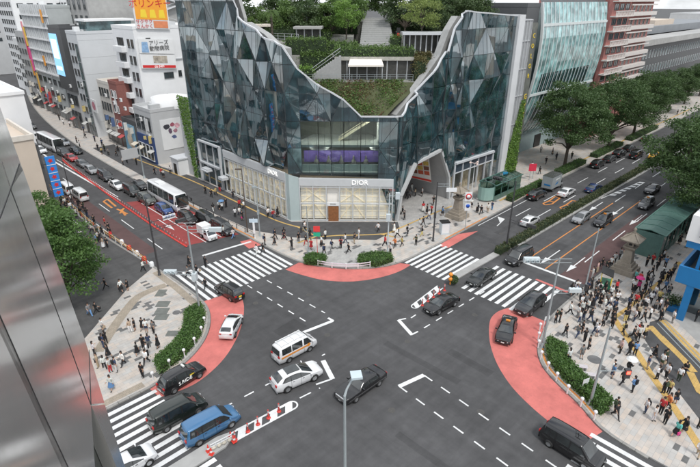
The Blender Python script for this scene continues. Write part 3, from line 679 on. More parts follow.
for i in range(len(cs)-1):
    sa, sb = cs[i], cs[i+1]
    if sb-sa < 0.02: continue
    ta, tb = prof(TOP, sa, True), prof(TOP, sb); ba, bb = prof(BOT, sa, True), prof(BOT, sb)
    ft = lambda p: (ta+(tb-ta)*(p[0]-sa)/(sb-sa))-p[1]
    fb_ = lambda p: p[1]-(ba+(bb-ba)*(p[0]-sa)/(sb-sa))
    for j in range(len(zs)-1):
        q = [(sa, zs[j], OFF[i, j]), (sb, zs[j], OFF[i+1, j]), (sb, zs[j+1], OFF[i+1, j+1]), (sa, zs[j+1], OFF[i, j+1])]
        flat = abs(q[0][2]-q[1][2])+abs(q[2][2]-q[3][2])+abs(q[0][2]-q[3][2]) < 0.02
        tris = [q] if flat else ([[q[0], q[1], q[2]], [q[0], q[2], q[3]]] if (i+j) % 2 else [[q[0], q[1], q[3]], [q[1], q[2], q[3]]])
        for t_ in tris:
            p = clip_line(clip_line(t_, ft), fb_) if len(t_) else []
            if len(p) < 3: continue
            V = [fpt(min(max(a[0], sa+1e-4), sb-1e-4) if False else a[0], a[1], a[2]) for a in p]
            c3 = sum(V, Vector())/len(V); nrm = (V[1]-V[0]).cross(V[2]-V[1])
            if nrm.length < 0.02: continue
            nrm.normalize()
            F = [v+(c3-v).normalized()*min(0.05, (c3-v).length*0.3) for v in V]
            n_ = len(F); out_ = fpt((sa+sb)/2, 5, 1)-fpt((sa+sb)/2, 5, 0)
            if nrm.dot(out_) < 0: nrm = -nrm; F = F[::-1]
            mb = MB(); mb.add(F+[v-nrm*0.05 for v in F], [tuple(range(n_)), tuple(reversed(range(n_, 2*n_)))]+[(k, k+n_, (k+1) % n_+n_, (k+1) % n_) for k in range(n_)])
            clear = S1 < (sa+sb)/2 < S2 and c3.z < 16.9 and flat
            gm = G_CLEAR if clear else (G_PALE if rf.random() < 0.05 else (G_DARK if rf.random() < 0.6 else G_DARK2))
            PANELS.append((c3.copy(), sum(((F[q_]-F[0]).cross(F[q_+1]-F[0])).length for q_ in range(1, n_-1)), mb, gm)); npan += 1
            if not clear:
                back.add([v-nrm*0.08 for v in V], [tuple(range(len(V)))])
            for a, b in zip(V, V[1:]+V[:1]):
                if (a-b).length > 0.4: mull.beam(a-nrm*0.03, b-nrm*0.03, 0.07, 0.07)
            # fine mullions on the large panes
            if len(t_) >= 3 and (zs[j] >= 8 or clear):
                smin = min(a[0] for a in p); smax = max(a[0] for a in p); k = math.ceil(smin/1.25)*1.25
                while k < smax-0.15:
                    hits = []
                    for a, b in zip(p, p[1:]+p[:1]):
                        if (a[0]-k)*(b[0]-k) < 0:
                            tt = (k-a[0])/(b[0]-a[0]); hits.append(tuple(a[m_]+(b[m_]-a[m_])*tt for m_ in range(3)))
                    if len(hits) >= 2 and abs(hits[0][1]-hits[1][1]) > 0.5: mull.beam(fpt(*hits[0])+nrm*0.005, fpt(*hits[1])+nrm*0.005, 0.03, 0.03)
                    k += 1.25
            for a in p:
                if abs(ft(a)) < 1e-4: cop_pts[round(a[0], 3)] = a
PANELS.sort(key=lambda q_: -q_[1]); small = MB(); gms = [G_DARK, G_DARK2, G_PALE, G_CLEAR]
for k, (_, _, mb, gm) in enumerate(PANELS):
    if k < 300: mb.build('glass_panel', gm, main)
    else: small.mi = gms.index(gm); small.add(mb.v, mb.f)
small.build('small_glass_panels', gms, main, kind='stuff')
back.build('glazing_backing', M_FRAME, main); mull.build('mullion', M_FRAME, main, kind='stuff')
cop = MB(); ks = sorted(cop_pts)
for a, b in zip(ks[:-1], ks[1:]):
    pa, pb = cop_pts[a], cop_pts[b]
    va = fpt(pa[0], pa[1]+0.05, pa[2]-0.1); vb = fpt(pb[0], pb[1]+0.05, pb[2]-0.1)
    if (va-vb).length > 0.01: cop.beam(va, vb, 0.30, 0.20)
cop.build('coping', M_COPE, main)
# building mass behind the skin
def core(name, s0, s1, depth, top=None, m=M_INT):
    mb = MB(); n = max(1, int((s1-s0)/2))
    for i in range(n):
        a = s0+(s1-s0)*i/n; b = s0+(s1-s0)*(i+1)/n
        za, zb = prof(TOP, a, True)-0.7, prof(TOP, b)-0.7
        if top: za, zb = min(za, top), min(zb, top)
        P = [fpt(a, 8.4, -1.35), fpt(b, 8.4, -1.35), fpt(b, zb, -1.35), fpt(a, za, -1.35)]
        Q = [fpt(a, 8.4, -depth), fpt(b, 8.4, -depth), fpt(b, zb, -depth), fpt(a, za, -depth)]
        mb.add(P+Q, [(0,1,2,3), (7,6,5,4), (3,2,6,7), (0,4,5,1), (1,5,6,2), (0,3,7,4)])
    return mb.build(name, m, main)
M_ROOF = mat('roof_deck', (0.33, 0.335, 0.33), 0.8, var=0.15, scale=1.5)
core('wing_core', 0.2, 19.3, 1.9, m=M_ROOF); core('wing_core', 19.5, S1-1.2, 2.6, m=M_ROOF); core('wing_core', S2+1.2, S3-0.2, 2.6, m=M_ROOF)
# ---- ground floor: long shop window with cream lattice screens
shop = MB()
M_SHOPG = glass_mat('shop_window_glass', (1, 1, 0.98), 0.03, 0.99)
def shopfront(s0, s1, h0, h1, n, door=None, diag=True):
    """mullioned screen wall along the facade line; every bay has its own pane and screen"""
    fr = MB(); w = (s1-s0)/n
    for i in range(n+1):
        s = s0+w*i; h = h0+(h1-h0)*i/n
        fr.beam(fpt(s, 0.12, 0.10), fpt(s, h, 0.10), 0.16, 0.22, up=fpt(s, 0, 1)-fpt(s, 0, 0))
    for zf in (0.02, 0.42, 0.80, 0.995):
        fr.beam(fpt(s0+0.01, 0.12+zf*(h0-0.12), 0.10), fpt(s1-0.01, 0.12+zf*(h1-0.12), 0.10), 0.20, 0.16)
    fr.beam(fpt(s0+0.01, h0*0.91, 0.14), fpt(s1-0.01, h1*0.91, 0.14), 0.2, h0*0.155)
    fr.build('window_frame', mat('light_grey_frame', (0.52, 0.54, 0.55), 0.5, var=0.05), main)
    sc = MB()
    for i in range(n):
        a = s0+w*i+0.09; b = s0+w*(i+1)-0.09; h = (h0+(h1-h0)*(i+.5)/n)*0.83
        MB().add([fpt(a, 0.3, -0.55), fpt(b, 0.3, -0.55), fpt(b, h, -0.55), fpt(a, h, -0.55), fpt(a, 0.3, -0.62), fpt(b, 0.3, -0.62), fpt(b, h, -0.62), fpt(a, h, -0.62)],
                 [(0,1,2,3), (7,6,5,4), (3,2,6,7), (0,4,5,1), (1,5,6,2), (0,3,7,4)]).build('screen', M_CREAM, main)
        if door is not None and i == door: continue
        MB().add([fpt(a, 0.3, 0.06), fpt(b, 0.3, 0.06), fpt(b, h, 0.06), fpt(a, h, 0.06), fpt(a, 0.3, 0.04), fpt(b, 0.3, 0.04), fpt(b, h, 0.04), fpt(a, h, 0.04)],
                 [(0,1,2,3), (7,6,5,4), (3,2,6,7), (0,4,5,1), (1,5,6,2), (0,3,7,4)]).build('pane', M_SHOPG, main)
        for k in range(6):
            z_ = 0.8+k*(h-1)/6; sc.beam(fpt(a, z_, -0.5), fpt(b, z_, -0.5), 0.05, 0.04)
        sc.beam(fpt((a+b)/2, 0.3, -0.5), fpt((a+b)/2, h, -0.5), 0.05, 0.05)
    if diag:
        i = 0
        while i+2 <= n:
            a = s0+w*i+0.1; b = s0+w*(i+2)-0.1; zl = 0.4; zm = h0*0.42; zt = h0*0.82
            sc.beam(fpt(a, zm, -0.42), fpt(b, zt, -0.42), 0.10, 0.07); sc.beam(fpt(a, zt, -0.42), fpt(b, zm, -0.42), 0.10, 0.07)
            sc.beam(fpt(a, zl, -0.42), fpt((a+b)/2, zm, -0.42), 0.10, 0.07); sc.beam(fpt((a+b)/2, zm, -0.42), fpt(b, zl, -0.42), 0.10, 0.07)
            i += 3
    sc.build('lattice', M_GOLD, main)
    bk = MB(); bk.add([fpt(s0, 0.12, -1.2), fpt(s1, 0.12, -1.2), fpt(s1, h1, -1.2), fpt(s0, h0, -1.2)], [(0,1,2,3)]); bk.build('shop_back_wall', mat('warm_wall', (0.6, 0.5, 0.36), 0.7), main)
shopfront(11.0, S1-0.9, 8.2, 8.1, 12)
shopfront(S1+1.6, S2-0.35, 7.5, 7.3, 7, door=2)
corner = MB(); corner.add([fpt(S1-0.85, 0.12, 0.12), fpt(S1, 0.12, 0.16), fpt(S1+1.5, 0.12, 0.12), fpt(S1+1.5, 7.6, 0.12), fpt(S1, 8.1, 0.16), fpt(S1-0.85, 8.2, 0.12)], [(0,1,4,5), (1,2,3,4)])
corner.build('corner_panel', mat('pale_corner_glass', (0.42, 0.50, 0.50), 0.15, var=0.04), main)
dw = SL[1]-1.95; ds = S1+1.6+dw*2/7
door = MB(); door.add([fpt(ds+0.25, 0.13, 0.2), fpt(ds+dw/7-0.2, 0.13, 0.2), fpt(ds+dw/7-0.2, 2.75, 0.2), fpt(ds+0.25, 2.75, 0.2), fpt(ds+0.25, 0.13, -0.1), fpt(ds+dw/7-0.2, 0.13, -0.1), fpt(ds+dw/7-0.2, 2.75, -0.1), fpt(ds+0.25, 2.75, -0.1)], [(0,1,2,3), (3,2,6,7), (1,5,6,2), (0,3,7,4)])
door.build('door', mat('brown_door', (0.26, 0.11, 0.045), 0.4, var=0.3, scale=3), main)
sg = MB(); sg.add([fpt(ds+0.1, 2.85, 0.3), fpt(ds+dw/7-0.05, 2.85, 0.3), fpt(ds+dw/7-0.05, 3.4, 0.3), fpt(ds+0.1, 3.4, 0.3), fpt(ds+0.1, 2.85, 0.0), fpt(ds+dw/7-0.05, 2.85, 0.0), fpt(ds+dw/7-0.05, 3.4, 0.0), fpt(ds+0.1, 3.4, 0.0)], [(0,1,2,3), (3,2,6,7), (1,5,6,2), (0,3,7,4)])
dsn = sg.build('door_sign', M_WHITEP, main)
ang_c = math.atan2(SEG[1][1][1]-SEG[1][0][1], SEG[1][1][0]-SEG[1][0][0])
M_LETTER = mat('white_lettering', (0.86, 0.86, 0.85), 0.4, var=0, emit=0.25, emrgb=(1, 0.98, 0.94)); M_INK = mat('dark_lettering', (0.03, 0.03, 0.03), 0.5, var=0)
text('DIOR', 1.1, M_LETTER, fpt(S1+11.2, 6.78, 0.34), ang_c, main, ext=0.05)
text('DIOR', 0.36, M_INK, fpt(ds+dw/14, 3.12, 0.315), ang_c, main)
text('DIOR', 1.1, M_LETTER, fpt(S1-4.0, 7.45, 0.34), -math.pi/2, main, ext=0.05)
# ---- second shop, left: two glazed storeys in a white frame with a small canopy
fr2 = MB()
for s_ in (2.1, 9.9): fr2.beam(fpt(s_, 0.12, 0.25), fpt(s_, 8.5, 0.25), 0.3, 0.5, up=(-1, 0, 0))
for z_ in (4.2, 8.4): fr2.beam(fpt(2.0, z_, 0.25), fpt(10.0, z_, 0.25), 0.5, 0.3)
for s_ in (4.7, 7.3): fr2.beam(fpt(s_, 0.12, 0.15), fpt(s_, 8.4, 0.15), 0.12, 0.2, up=(-1, 0, 0))
fr2.build('window_frame', M_COPE, main)
for k in range(3):
    for z0_, z1_ in ((0.3, 4.0), (4.4, 8.2)):
        a = 2.3+2.6*k; b = a+2.3
        MB().add([fpt(a, z0_, 0.1), fpt(b, z0_, 0.1), fpt(b, z1_, 0.1), fpt(a, z1_, 0.1)], [(0,1,2,3)]).build('pane', G_DARK2, main)
can = MB(); can.box(44.0, 85.0, 3.0, 45.3, 87.6, 3.2); can.box(44.2, 85.2, 3.2, 45.3, 87.4, 3.5); can.build('canopy', M_COPE, main)
can2 = MB(); can2.box(44.0, 79.4, 2.7, 45.3, 81.0, 3.2); can2.build('canopy', M_COPE, main)
# ---- third shop, right of the entrance
fr3 = MB()
s0_, s1_ = S2+15.9, S2+28.6
for i in range(6):
    s_ = s0_+(s1_-s0_)*i/5; fr3.beam(fpt(s_, 0.12, 0.2), fpt(s_, 6.5, 0.2), 0.16 if 0 < i < 5 else 0.35, 0.3, up=(0, -1, 0))
fr3.beam(fpt(s0_, 6.55, 0.3), fpt(s1_, 6.3, 0.3), 0.6, 0.35); fr3.beam(fpt(s0_, 4.6, 0.2), fpt(s1_, 4.5, 0.2), 0.2, 0.15)
fr3.build('window_frame', M_COPE, main)
fas = MB(); fas.add([fpt(s0_+.1, 4.7, 0.16), fpt(s1_-.1, 4.7, 0.16), fpt(s1_-.1, 6.1, 0.16), fpt(s0_+.1, 6.3, 0.16)], [(0,1,2,3)]); fas.build('fascia', mat('navy_fascia', (0.04, 0.055, 0.075), 0.3), main)
for i in range(5):
    a = s0_+(s1_-s0_)*i/5+0.12; b = s0_+(s1_-s0_)*(i+1)/5-0.12
    MB().add([fpt(a, 0.3, 0.08), fpt(b, 0.3, 0.08), fpt(b, 4.5, 0.08), fpt(a, 4.5, 0.08)], [(0,1,2,3)]).build('pane', M_SHOPG, main)
    MB().add([fpt(a, 0.14, -1.6), fpt(b, 0.14, -1.6), fpt(b, 4.5, -1.6), fpt(a, 4.5, -1.6)], [(0,1,2,3)]).build('shop_display', [mat('display_a', (0.45, 0.38, 0.27), 0.7, var=0.5, scale=1.5), mat('display_b', (0.10, 0.10, 0.09), 0.7, var=0.4, scale=1.5)][i % 2], main)
# ---- cave-like entrance
EN = [(57.95, 0.13), (58.7, 4.2), (62.1, 9.0), (68.7, 9.9), (71.7, 4.4), (72.2, 0.13)]
tun = MB(); rim = MB()
for (xa, za), (xb, zb) in zip(EN[:-1], EN[1:]):
    tun.add([(xa, 49.0, za), (xb, 49.0, zb), (xb*0.9+6.7, 61, zb*0.72), (xa*0.9+6.7, 61, za*0.72)], [(0,1,2,3)])
    rim.beam((xa, 48.95, za), (xb, 48.95, zb), 0.55, 0.40)
tun.build('entrance_wall', mat('entrance_grey', (0.36, 0.36, 0.36), 0.6, var=0.06), main); rim.build('entrance_frame', mat('grey_frame', (0.46, 0.47, 0.47), 0.5, var=0.05), main)
MB().sheet([(58, 48.9), (72.2, 48.9), (71.5, 61), (59, 61)], KW+0.02).build('entrance_floor', M_PAVEG, main)
MB().add([(59, 61, 0.1), (71.6, 61, 0.1), (71, 61, 7.2), (62, 61, 7.2)], [(0,1,2,3)]).build('entrance_back', M_INT, main)
M_POST = mat('poster', (0.55, 0.33, 0.22), 0.5, var=0.75, scale=1.6, detail=2)
pm = MB(); pm.add([(68.2, 57.2, 3.6), (69.0, 50.6, 3.6), (67.6, 50.6, 8.9), (66.9, 57.2, 7.4)], [(0,1,2,3)]); pos = pm.build('poster', mat('poster_white', (0.75, 0.72, 0.68), 0.5, var=0.05), main)
rr = random.Random(5)
for i in range(4):
    for j in range(5):
        u0 = 0.05+j*0.19; v0 = 0.26+i*0.18
        def PP(u, v):
            a_ = Vector((68.2, 57.2, 3.6)).lerp(Vector((69.0, 50.6, 3.6)), u); b_ = Vector((66.9, 57.2, 7.4)).lerp(Vector((67.6, 50.6, 8.9)), u); return a_.lerp(b_, v)+Vector((-0.02, 0, 0))
        MB().add([PP(u0, v0), PP(u0+.16, v0), PP(u0+.16, v0+.15), PP(u0, v0+.15)], [(0,1,2,3)]).build('picture', mat('picture_%d' % rr.randrange(5), [(0.5, 0.1, 0.05), (0.12, 0.3, 0.12), (0.55, 0.4, 0.1), (0.2, 0.08, 0.05), (0.6, 0.5, 0.4)][rr.randrange(5)], 0.5, var=0.4, scale=4), pos)
MB().add([PP(0.0, 0.02)+Vector((-.01, 0, 0)), PP(1, 0.02)+Vector((-.01, 0, 0)), PP(1, 0.1)+Vector((-.01, 0, 0)), PP(0, 0.1)+Vector((-.01, 0, 0))], [(0,1,2,3)]).build('red_band', M_REDP, pos)
# ---- rooms behind the clear corner glass
intr = MB()
for z_ in (8.0, 12.4, 16.5): intr.prism([tuple(fpt(S1+0.4, 0, -0.2)[:2]), tuple(fpt(S2-0.4, 0, -0.2)[:2]), (60, 58), (54, 64)], z_, z_+0.35, True)
intr.build('floor_slab', mat('slab_edge', (0.5, 0.51, 0.5), 0.6), main)
MB().add([(59.6, 58, 7.6), (54, 63.6, 7.6), (54, 63.6, 16.8), (59.6, 58, 16.8)], [(0,1,2,3), ]).build('interior_wall', M_INT, main)
pp = MB(); pp.add([fpt(S1+2.2, 9.2, -3), fpt(S2-1.6, 9.2, -3), fpt(S2-1.6, 11.1, -3), fpt(S1+2.2, 11.1, -3)], [(0,1,2,3)]); dpl = pp.build('display_wall', M_PURPLE, main)
bal = MB(); bal.beam(fpt(S1+1.4, 8.9, -0.9), fpt(S2-2.6, 8.9, -0.9), 0.1, 1.1); bal.build('balustrade', mat('pale_balustrade', (0.55, 0.60, 0.58), 0.4), main)
for k in range(5):
    c_ = fpt(S1+4.2+k*2.0, 9.5, -2.6); t_ = MB(); t_.lathe(tuple(c_), [(0.05, -0.4), (0.5, -0.4), (0.32, 0.1), (0.12, 0.4), (0.2, 0.55), (0.05, 0.9), (0, 0.95)], 8); t_.build('ornament', mat('ornament', (0.28, 0.27, 0.25), 0.4, 0.2), dpl)
colm = MB(); c_ = fpt(S2-2.6, 0, -2.2); colm.lathe((c_[0], c_[1], 0), [(1.5, 11.7), (1.6, 12.3), (1.4, 12.8), (0.45, 13.2), (0.4, 16.5)], 16); colm.lathe((c_[0]-6.4, c_[1]+7.0, 0), [(1.6, 11.6), (1.9, 12.4)], 16); colm.build('column', M_WHITEP, main)
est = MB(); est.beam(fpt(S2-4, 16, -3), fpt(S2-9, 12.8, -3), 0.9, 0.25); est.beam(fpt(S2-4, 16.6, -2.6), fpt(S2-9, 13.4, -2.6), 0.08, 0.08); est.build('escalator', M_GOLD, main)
for k in range(4):
    for z_ in (12.36, 16.46):
        l_ = MB(); a = fpt(S1+3+k*3.2, z_, -1.6); l_.box(a[0]-.5, a[1]-.5, z_-0.08, a[0]+.5, a[1]+.5, z_-0.03); l_.build('ceiling_lamp', M_LAMP, main)
# ---- end walls
endw = MB(); endw.box(89.0, 48.6, 0.12, 91.0, 64, 30.6); endw.build('end_wall', mat('white_end', (0.62, 0.63, 0.64), 0.5, var=0.06, scale=0.5), main)
ew2 = MB(); ew2.box(91.0, 48.9, 0.12, 94.2, 63, 29.8); ew2.build('end_wall', mat('mesh_grey', (0.36, 0.37, 0.38), 0.6, 0.1, var=0.12, scale=0.7), main)
bars = MB()
for z_ in (5, 10.5, 16, 21, 26, 29.6): bars.box(90.9, 48.75, z_, 94.3, 48.9, z_+0.15)
for x_ in (91.05, 92.1, 93.15, 94.15): bars.box(x_, 48.75, 0.2, x_+0.1, 48.88, 29.7)
bars.build('mesh_bars', mat('pale_steel', (0.5, 0.51, 0.52), 0.5, 0.2), main)
ewl = MB(); ewl.box(45.9, 91.6, 0.12, 62, 92.6, 31); ewl.build('end_wall', mat('mesh_grey2', (0.38, 0.39, 0.39), 0.6, var=0.1), main)
# ================================================================ ROOF GARDEN
UE = Vector((0.7071, -0.7071, 0)); UW = Vector((0.7071, 0.7071, 0)); M0 = Vector((51.5, 55.1, 0))
def rg(e, w, z): return M0+UE*(e+5.5)+UW*w+Vector((0, 0, z))
def rbox(mb, e0, w0, z0, e1, w1, z1):
    P = [rg(e, w, z) for z in (z0, z1) for e, w in ((e0, w0), (e1, w0), (e1, w1), (e0, w1))]
    return mb.add(P, [(3,2,1,0), (4,5,6,7), (0,1,5,4), (1,2,6,5), (2,3,7,6), (3,0,4,7)])
slope = MB(); nE, nW = 24, 8; rs = random.Random(3); P = []
for j in range(nW+1):
    t = j/nW; hw = 6.0+t*6.2
    for i in range(nE+1): P.append(rg(-hw-5.1+2*hw*i/nE, 0.5+6.6*t, 16.9+4.3*t+(rs.uniform(-.12, .12) if 0 < j < nW else 0)))
slope.add(P, [(j*(nE+1)+i, j*(nE+1)+i+1, (j+1)*(nE+1)+i+1, (j+1)*(nE+1)+i) for j in range(nW) for i in range(nE)], True)
slope.build('planted_slope', mat('planting_soil', (0.065, 0.075, 0.032), 0.9, var=0.4, scale=0.8), main)
ter = MB()
def rprism(mb, e0, e1, w0, w1, z0, z1, g=5.2):
    P = [(*rg(e, w, 0)[:2], 0) for e, w in ((e0, w0), (e1, w0), (e1, w1), (e0, w1))]
    for f_ in (lambda p: p[0]-47.6, lambda p: 88.6-p[0], lambda p: p[1]-51.4, lambda p: 91.2-p[1]): P = clip_line(P, f_)
    return mb.prism([p[:2] for p in P], z0, z1) if len(P) > 2 else mb
rprism(ter, -40, 40, 7.0, 40, 8.6, 21.2)
rprism(ter, -40, -7.2, 11.0, 40, 21.2, 24.8); rprism(ter, -7.2, 6.2, 9.6, 40, 24.6, 25.0); rprism(ter, 6.2, 40, 9.6, 40, 21.2, 25.0)
rprism(ter, -40, -12, 12.5, 40, 24.8, 26.6); rprism(ter, -12, -4, 19.0, 40, 24.8, 27.0); rprism(ter, 4, 40, 20.0, 40, 25, 27.6); rprism(ter, -40, 40, 30, 44, 25, 29.2)
ter.build('roof_terrace', mat('terrace_concrete', (0.30, 0.30, 0.275), 0.8, var=0.2, scale=0.7), main)
# café front under the hedge
cafe = thing('roof_cafe', 'rooftop café with dark glazed front and white awning above the planted slope', 'café', rg(0, 9.6, 21.2))
cf = MB(); rbox(cf, -6.8, 9.5, 21.2, 5.8, 9.62, 24.6); cf.build('wall', mat('cafe_dark', (0.05, 0.05, 0.045), 0.5, var=0.4, scale=2), cafe)
for k in range(8):
    p_ = MB(); e_ = -6.6+k*1.62; rbox(p_, e_, 9.38, 21.25, e_+0.12, 9.5, 24.5); p_.build('post', M_COPE, cafe)
b_ = MB(); rbox(b_, -6.9, 9.1, 24.2, 6.0, 9.5, 24.75); b_.build('fascia', mat('terrace_fascia', (0.4, 0.39, 0.35), 0.7, var=0.2), cafe)
aw = MB(); aw.add([rg(-4.4, 9.3, 24.5), rg(0.6, 9.3, 24.5), rg(0.9, 7.2, 23.7), rg(-4.7, 7.2, 23.7), rg(-4.4, 9.3, 24.4), rg(0.6, 9.3, 24.4), rg(0.9, 7.2, 23.45), rg(-4.7, 7.2, 23.45)], [(0,1,2,3), (7,6,5,4), (3,2,6,7), (0,3,7,4), (1,5,6,2)]); aw.build('awning', mat('awning_cloth', (0.74, 0.70, 0.64), 0.8, var=0.04), cafe)
for e_ in (-4.5, 0.7): q_ = MB(); q_.tube(rg(e_, 7.4, 21.2), rg(e_, 7.4, 23.6), 0.05); q_.build('awning_post', M_COPE, cafe)
def railing(label, pts, h=1.1, m=M_STEEL, cat='railing', group='rooftop railings', step=1.2):
    r_ = thing('railing', label, cat, pts[0], group=group); mb = MB(); pst = MB()
    for a, b in zip(pts[:-1], pts[1:]):
        a = Vector(a); b = Vector(b); U = Vector((0, 0, 1))
        for hh in (0.35, 0.7, 1.0): mb.beam(a+U*h*hh, b+U*h*hh, 0.05)
        n = max(1, int((b-a).length/step))
        for k in range(n+1): q = a.lerp(b, k/n); pst.beam(q, q+U*h, 0.05)
    mb.build('rail', m, r_); pst.build('post', m, r_)
    return r_
railing('steel railing along the café terrace edge above the planted slope', [rg(-15, 7.15, 21.2), rg(5.6, 7.15, 21.2)])
railing('steel railing behind the roof edge below the palm', [rg(-21.5, 17.0, 26.6), rg(-13.0, 12.8, 26.6)], 1.3, M_COPE)
# stairs on the left and the grey stepped deck
M_DECK = mat('deck_grey', (0.34, 0.345, 0.34), 0.8, var=0.1, scale=3)
st = thing('roof_stairs', 'light grey rooftop stairs climbing diagonally beside the café', 'stairs', rg(-11, 8, 21.2))
for k in range(16):
    s_ = MB(); e_ = -11.6+k*0.36; rbox(s_, e_, 7.3+k*0.06, 21.2, e_+0.36, 9.3+k*0.06, 21.4+k*0.235); s_.build('step', M_DECK, st)
hr = MB(); hr.beam(rg(-11.6, 7.25, 22.4), rg(-5.9, 8.2, 26.2), 0.06); hr.beam(rg(-11.6, 7.25, 21.9), rg(-5.9, 8.2, 25.7), 0.05); hr.build('handrail', M_COPE, st)
dk = thing('stepped_deck', 'broad grey stepped deck rising to the trees on the roof', 'deck', rg(0, 15, 25))
for k in range(14):
    s_ = MB(); rbox(s_, -2.9+k*0.05, 14.5+k*1.15, 25.0, 3.0-k*0.02, 15.65+k*1.15, 26.1+k*0.29); s_.build('step', M_DECK, dk)
def pavilion(label, e0, e1, w, z, h, roofm, posts=6):
    t_ = thing('roof_pavilion', label, 'pavilion', rg(e0, w, z), group='rooftop pavilions')
    r_ = MB(); rbox(r_, e0-.4, w-1.2, z+h, e1+.4, w+3, z+h+0.35); r_.build('roof', roofm, t_)
    b_ = MB(); rbox(b_, e0, w+1.6, z, e1, w+1.8, z+h); b_.build('wall', mat('pavilion_dark', (0.09, 0.09, 0.085), 0.5, var=0.5, scale=1.5), t_)
    for k in range(posts):
        p_ = MB(); e_ = e0+(e1-e0)*k/(posts-1); rbox(p_, e_-.09, w, z, e_+.09, w+.18, z+h); p_.build('post', M_COPE, t_)
pavilion('white roofed pavilion with posts on the roof right of the stepped deck', 4.4, 12.6, 12.4, 25.0, 2.9, M_COPE, 10)
pavilion('small white roofed pavilion high among the roof trees', -12.5, -7.2, 23, 29.2, 2.6, M_COPE, 6)
pavilion('cream canopy pavilion behind the left roof edge', -24.0, -18.6, 19.0, 26.8, 2.0, mat('cream_canopy', (0.74, 0.68, 0.60), 0.7), 4)
pavilion('grey posted shelter behind the left roof hedge', -13.6, -9.6, 15.5, 26.6, 2.0, M_CONC, 4)
bn = thing('sign_banner', 'narrow dark banner with red mark standing beside the stepped deck', 'banner', rg(3.5, 15, 25)); q_ = MB(); rbox(q_, 3.3, 14.9, 25, 3.9, 15.05, 28.8); q_.build('panel', M_BLACK, bn); q_ = MB(); rbox(q_, 3.4, 14.86, 27, 3.8, 14.89, 28.0); q_.build('mark', M_REDP, bn)
# ================================================================ OTHER BUILDINGS
M_WIN = facade_glass('window_glass', (0.03, 0.04, 0.045), 0.06, 1.6, 0.6, 0.02)
_wm = {}
def win_mesh(w, h, fm, split=1, sill=True, gm=None):
    k = (round(w, 2), round(h, 2), fm.name, split, sill, gm.name if gm else '')
    if k in _wm: return _wm[k]
    mb = MB(); f = 0.07; d = 0.09
    mb.box(-w/2-f, -d, -h/2-f, -w/2, 0.02, h/2+f); mb.box(w/2, -d, -h/2-f, w/2+f, 0.02, h/2+f)
    mb.box(-w/2, -d, h/2, w/2, 0.02, h/2+f); mb.box(-w/2, -d, -h/2-f, w/2, 0.02, -h/2)
    for i in range(1, split): x = -w/2+w*i/split; mb.box(x-0.03, -d*0.7, -h/2, x+0.03, 0.02, h/2)
    if sill: mb.box(-w/2-0.1, -0.18, -h/2-f-0.06, w/2+0.1, 0.02, -h/2-f)
    mb.mi = 1; mb.add([(-w/2, -0.015, -h/2), (w/2, -0.015, -h/2), (w/2, -0.015, h/2), (-w/2, -0.015, h/2)], [(0,1,2,3)])
    _wm[k] = mb.mesh('window', [fm, gm or M_WIN]); return _wm[k]
def windows(parent, face, pos, u0, u1, z0, z1, cols, rows, w, h, fm, split=1, sill=True, gm=None, skip=0.0, rnd=random.Random(9)):
    """a grid of windows; face 'W' looks to -X at x=pos along y, 'S' looks to -Y at y=pos along x"""
    me = win_mesh(w, h, fm, split, sill, gm); off = WL(parent)
    for i in range(cols):
        for j in range(rows):
            if rnd.random() < skip: continue
            u = u0+(u1-u0)*(i+.5)/cols; z = z0+(z1-z0)*(j+.5)/rows
            p = Vector((pos-0.01, u, z)) if face == 'W' else (Vector((u, pos-0.01, z)) if face == 'S' else (Vector((pos+0.01, u, z)) if face == 'E' else Vector((u, pos+0.01, z))))
            link('window', me, parent, p-off, {'W': -math.pi/2, 'S': 0, 'E': math.pi/2, 'N': math.pi}[face])
def block(name, label, x0, y0, x1, y1, h, m, cat='building', group=None, z0=0.12, cap=None, parapet=0.7):
    t = thing(name, label, cat, (x0, y0, 0), group=group)
    MB().box(x0, y0, z0, x1, y1, h).build('wall', m, t)
    if parapet:
        c = MB()
        for a in ((x0-.06, y0-.06, x1+.06, y0+.2), (x0-.06, y1-.2, x1+.06, y1+.06), (x0-.06, y0+.2, x0+.2, y1-.2), (x1-.2, y0+.2, x1+.06, y1-.2)): c.box(a[0], a[1], h, a[2], a[3], h+parapet)
        c.build('parapet', cap or m, t)
    return t
M_WBLD = mat('white_render', (0.74, 0.75, 0.755), 0.7, var=0.06, scale=0.35, stain=0.06)
M_GBLD = mat('grey_render', (0.47, 0.48, 0.485), 0.75, var=0.08, scale=0.35, stain=0.06)
M_PGREY = mat('pale_grey_cladding', (0.57, 0.59, 0.605), 0.55, var=0.05, scale=0.3)
M_CRM = mat('cream_render', (0.55, 0.47, 0.39), 0.75, var=0.06, scale=0.4, stain=0.05)
M_BRICK = mat('red_brick', (0.25, 0.10, 0.085), 0.8, var=0.15, scale=3)
M_NAVY = mat('navy_front', (0.025, 0.06, 0.18), 0.5, var=0.1)
M_DKG = mat('dark_grey_panel', (0.085, 0.088, 0.092), 0.5, var=0.1, scale=0.5)
def sign(parent, pts, m, name='sign_board', th=0.15):
    a = [Vector(p) for p in pts]; n = (a[1]-a[0]).cross(a[2]-a[1]).normalized()
    return MB().add(a+[p-n*th for p in a], [(0,1,2,3), (7,6,5,4), (0,4,5,1), (1,5,6,2), (2,6,7,3), (3,7,4,0)]).build(name, m, parent)
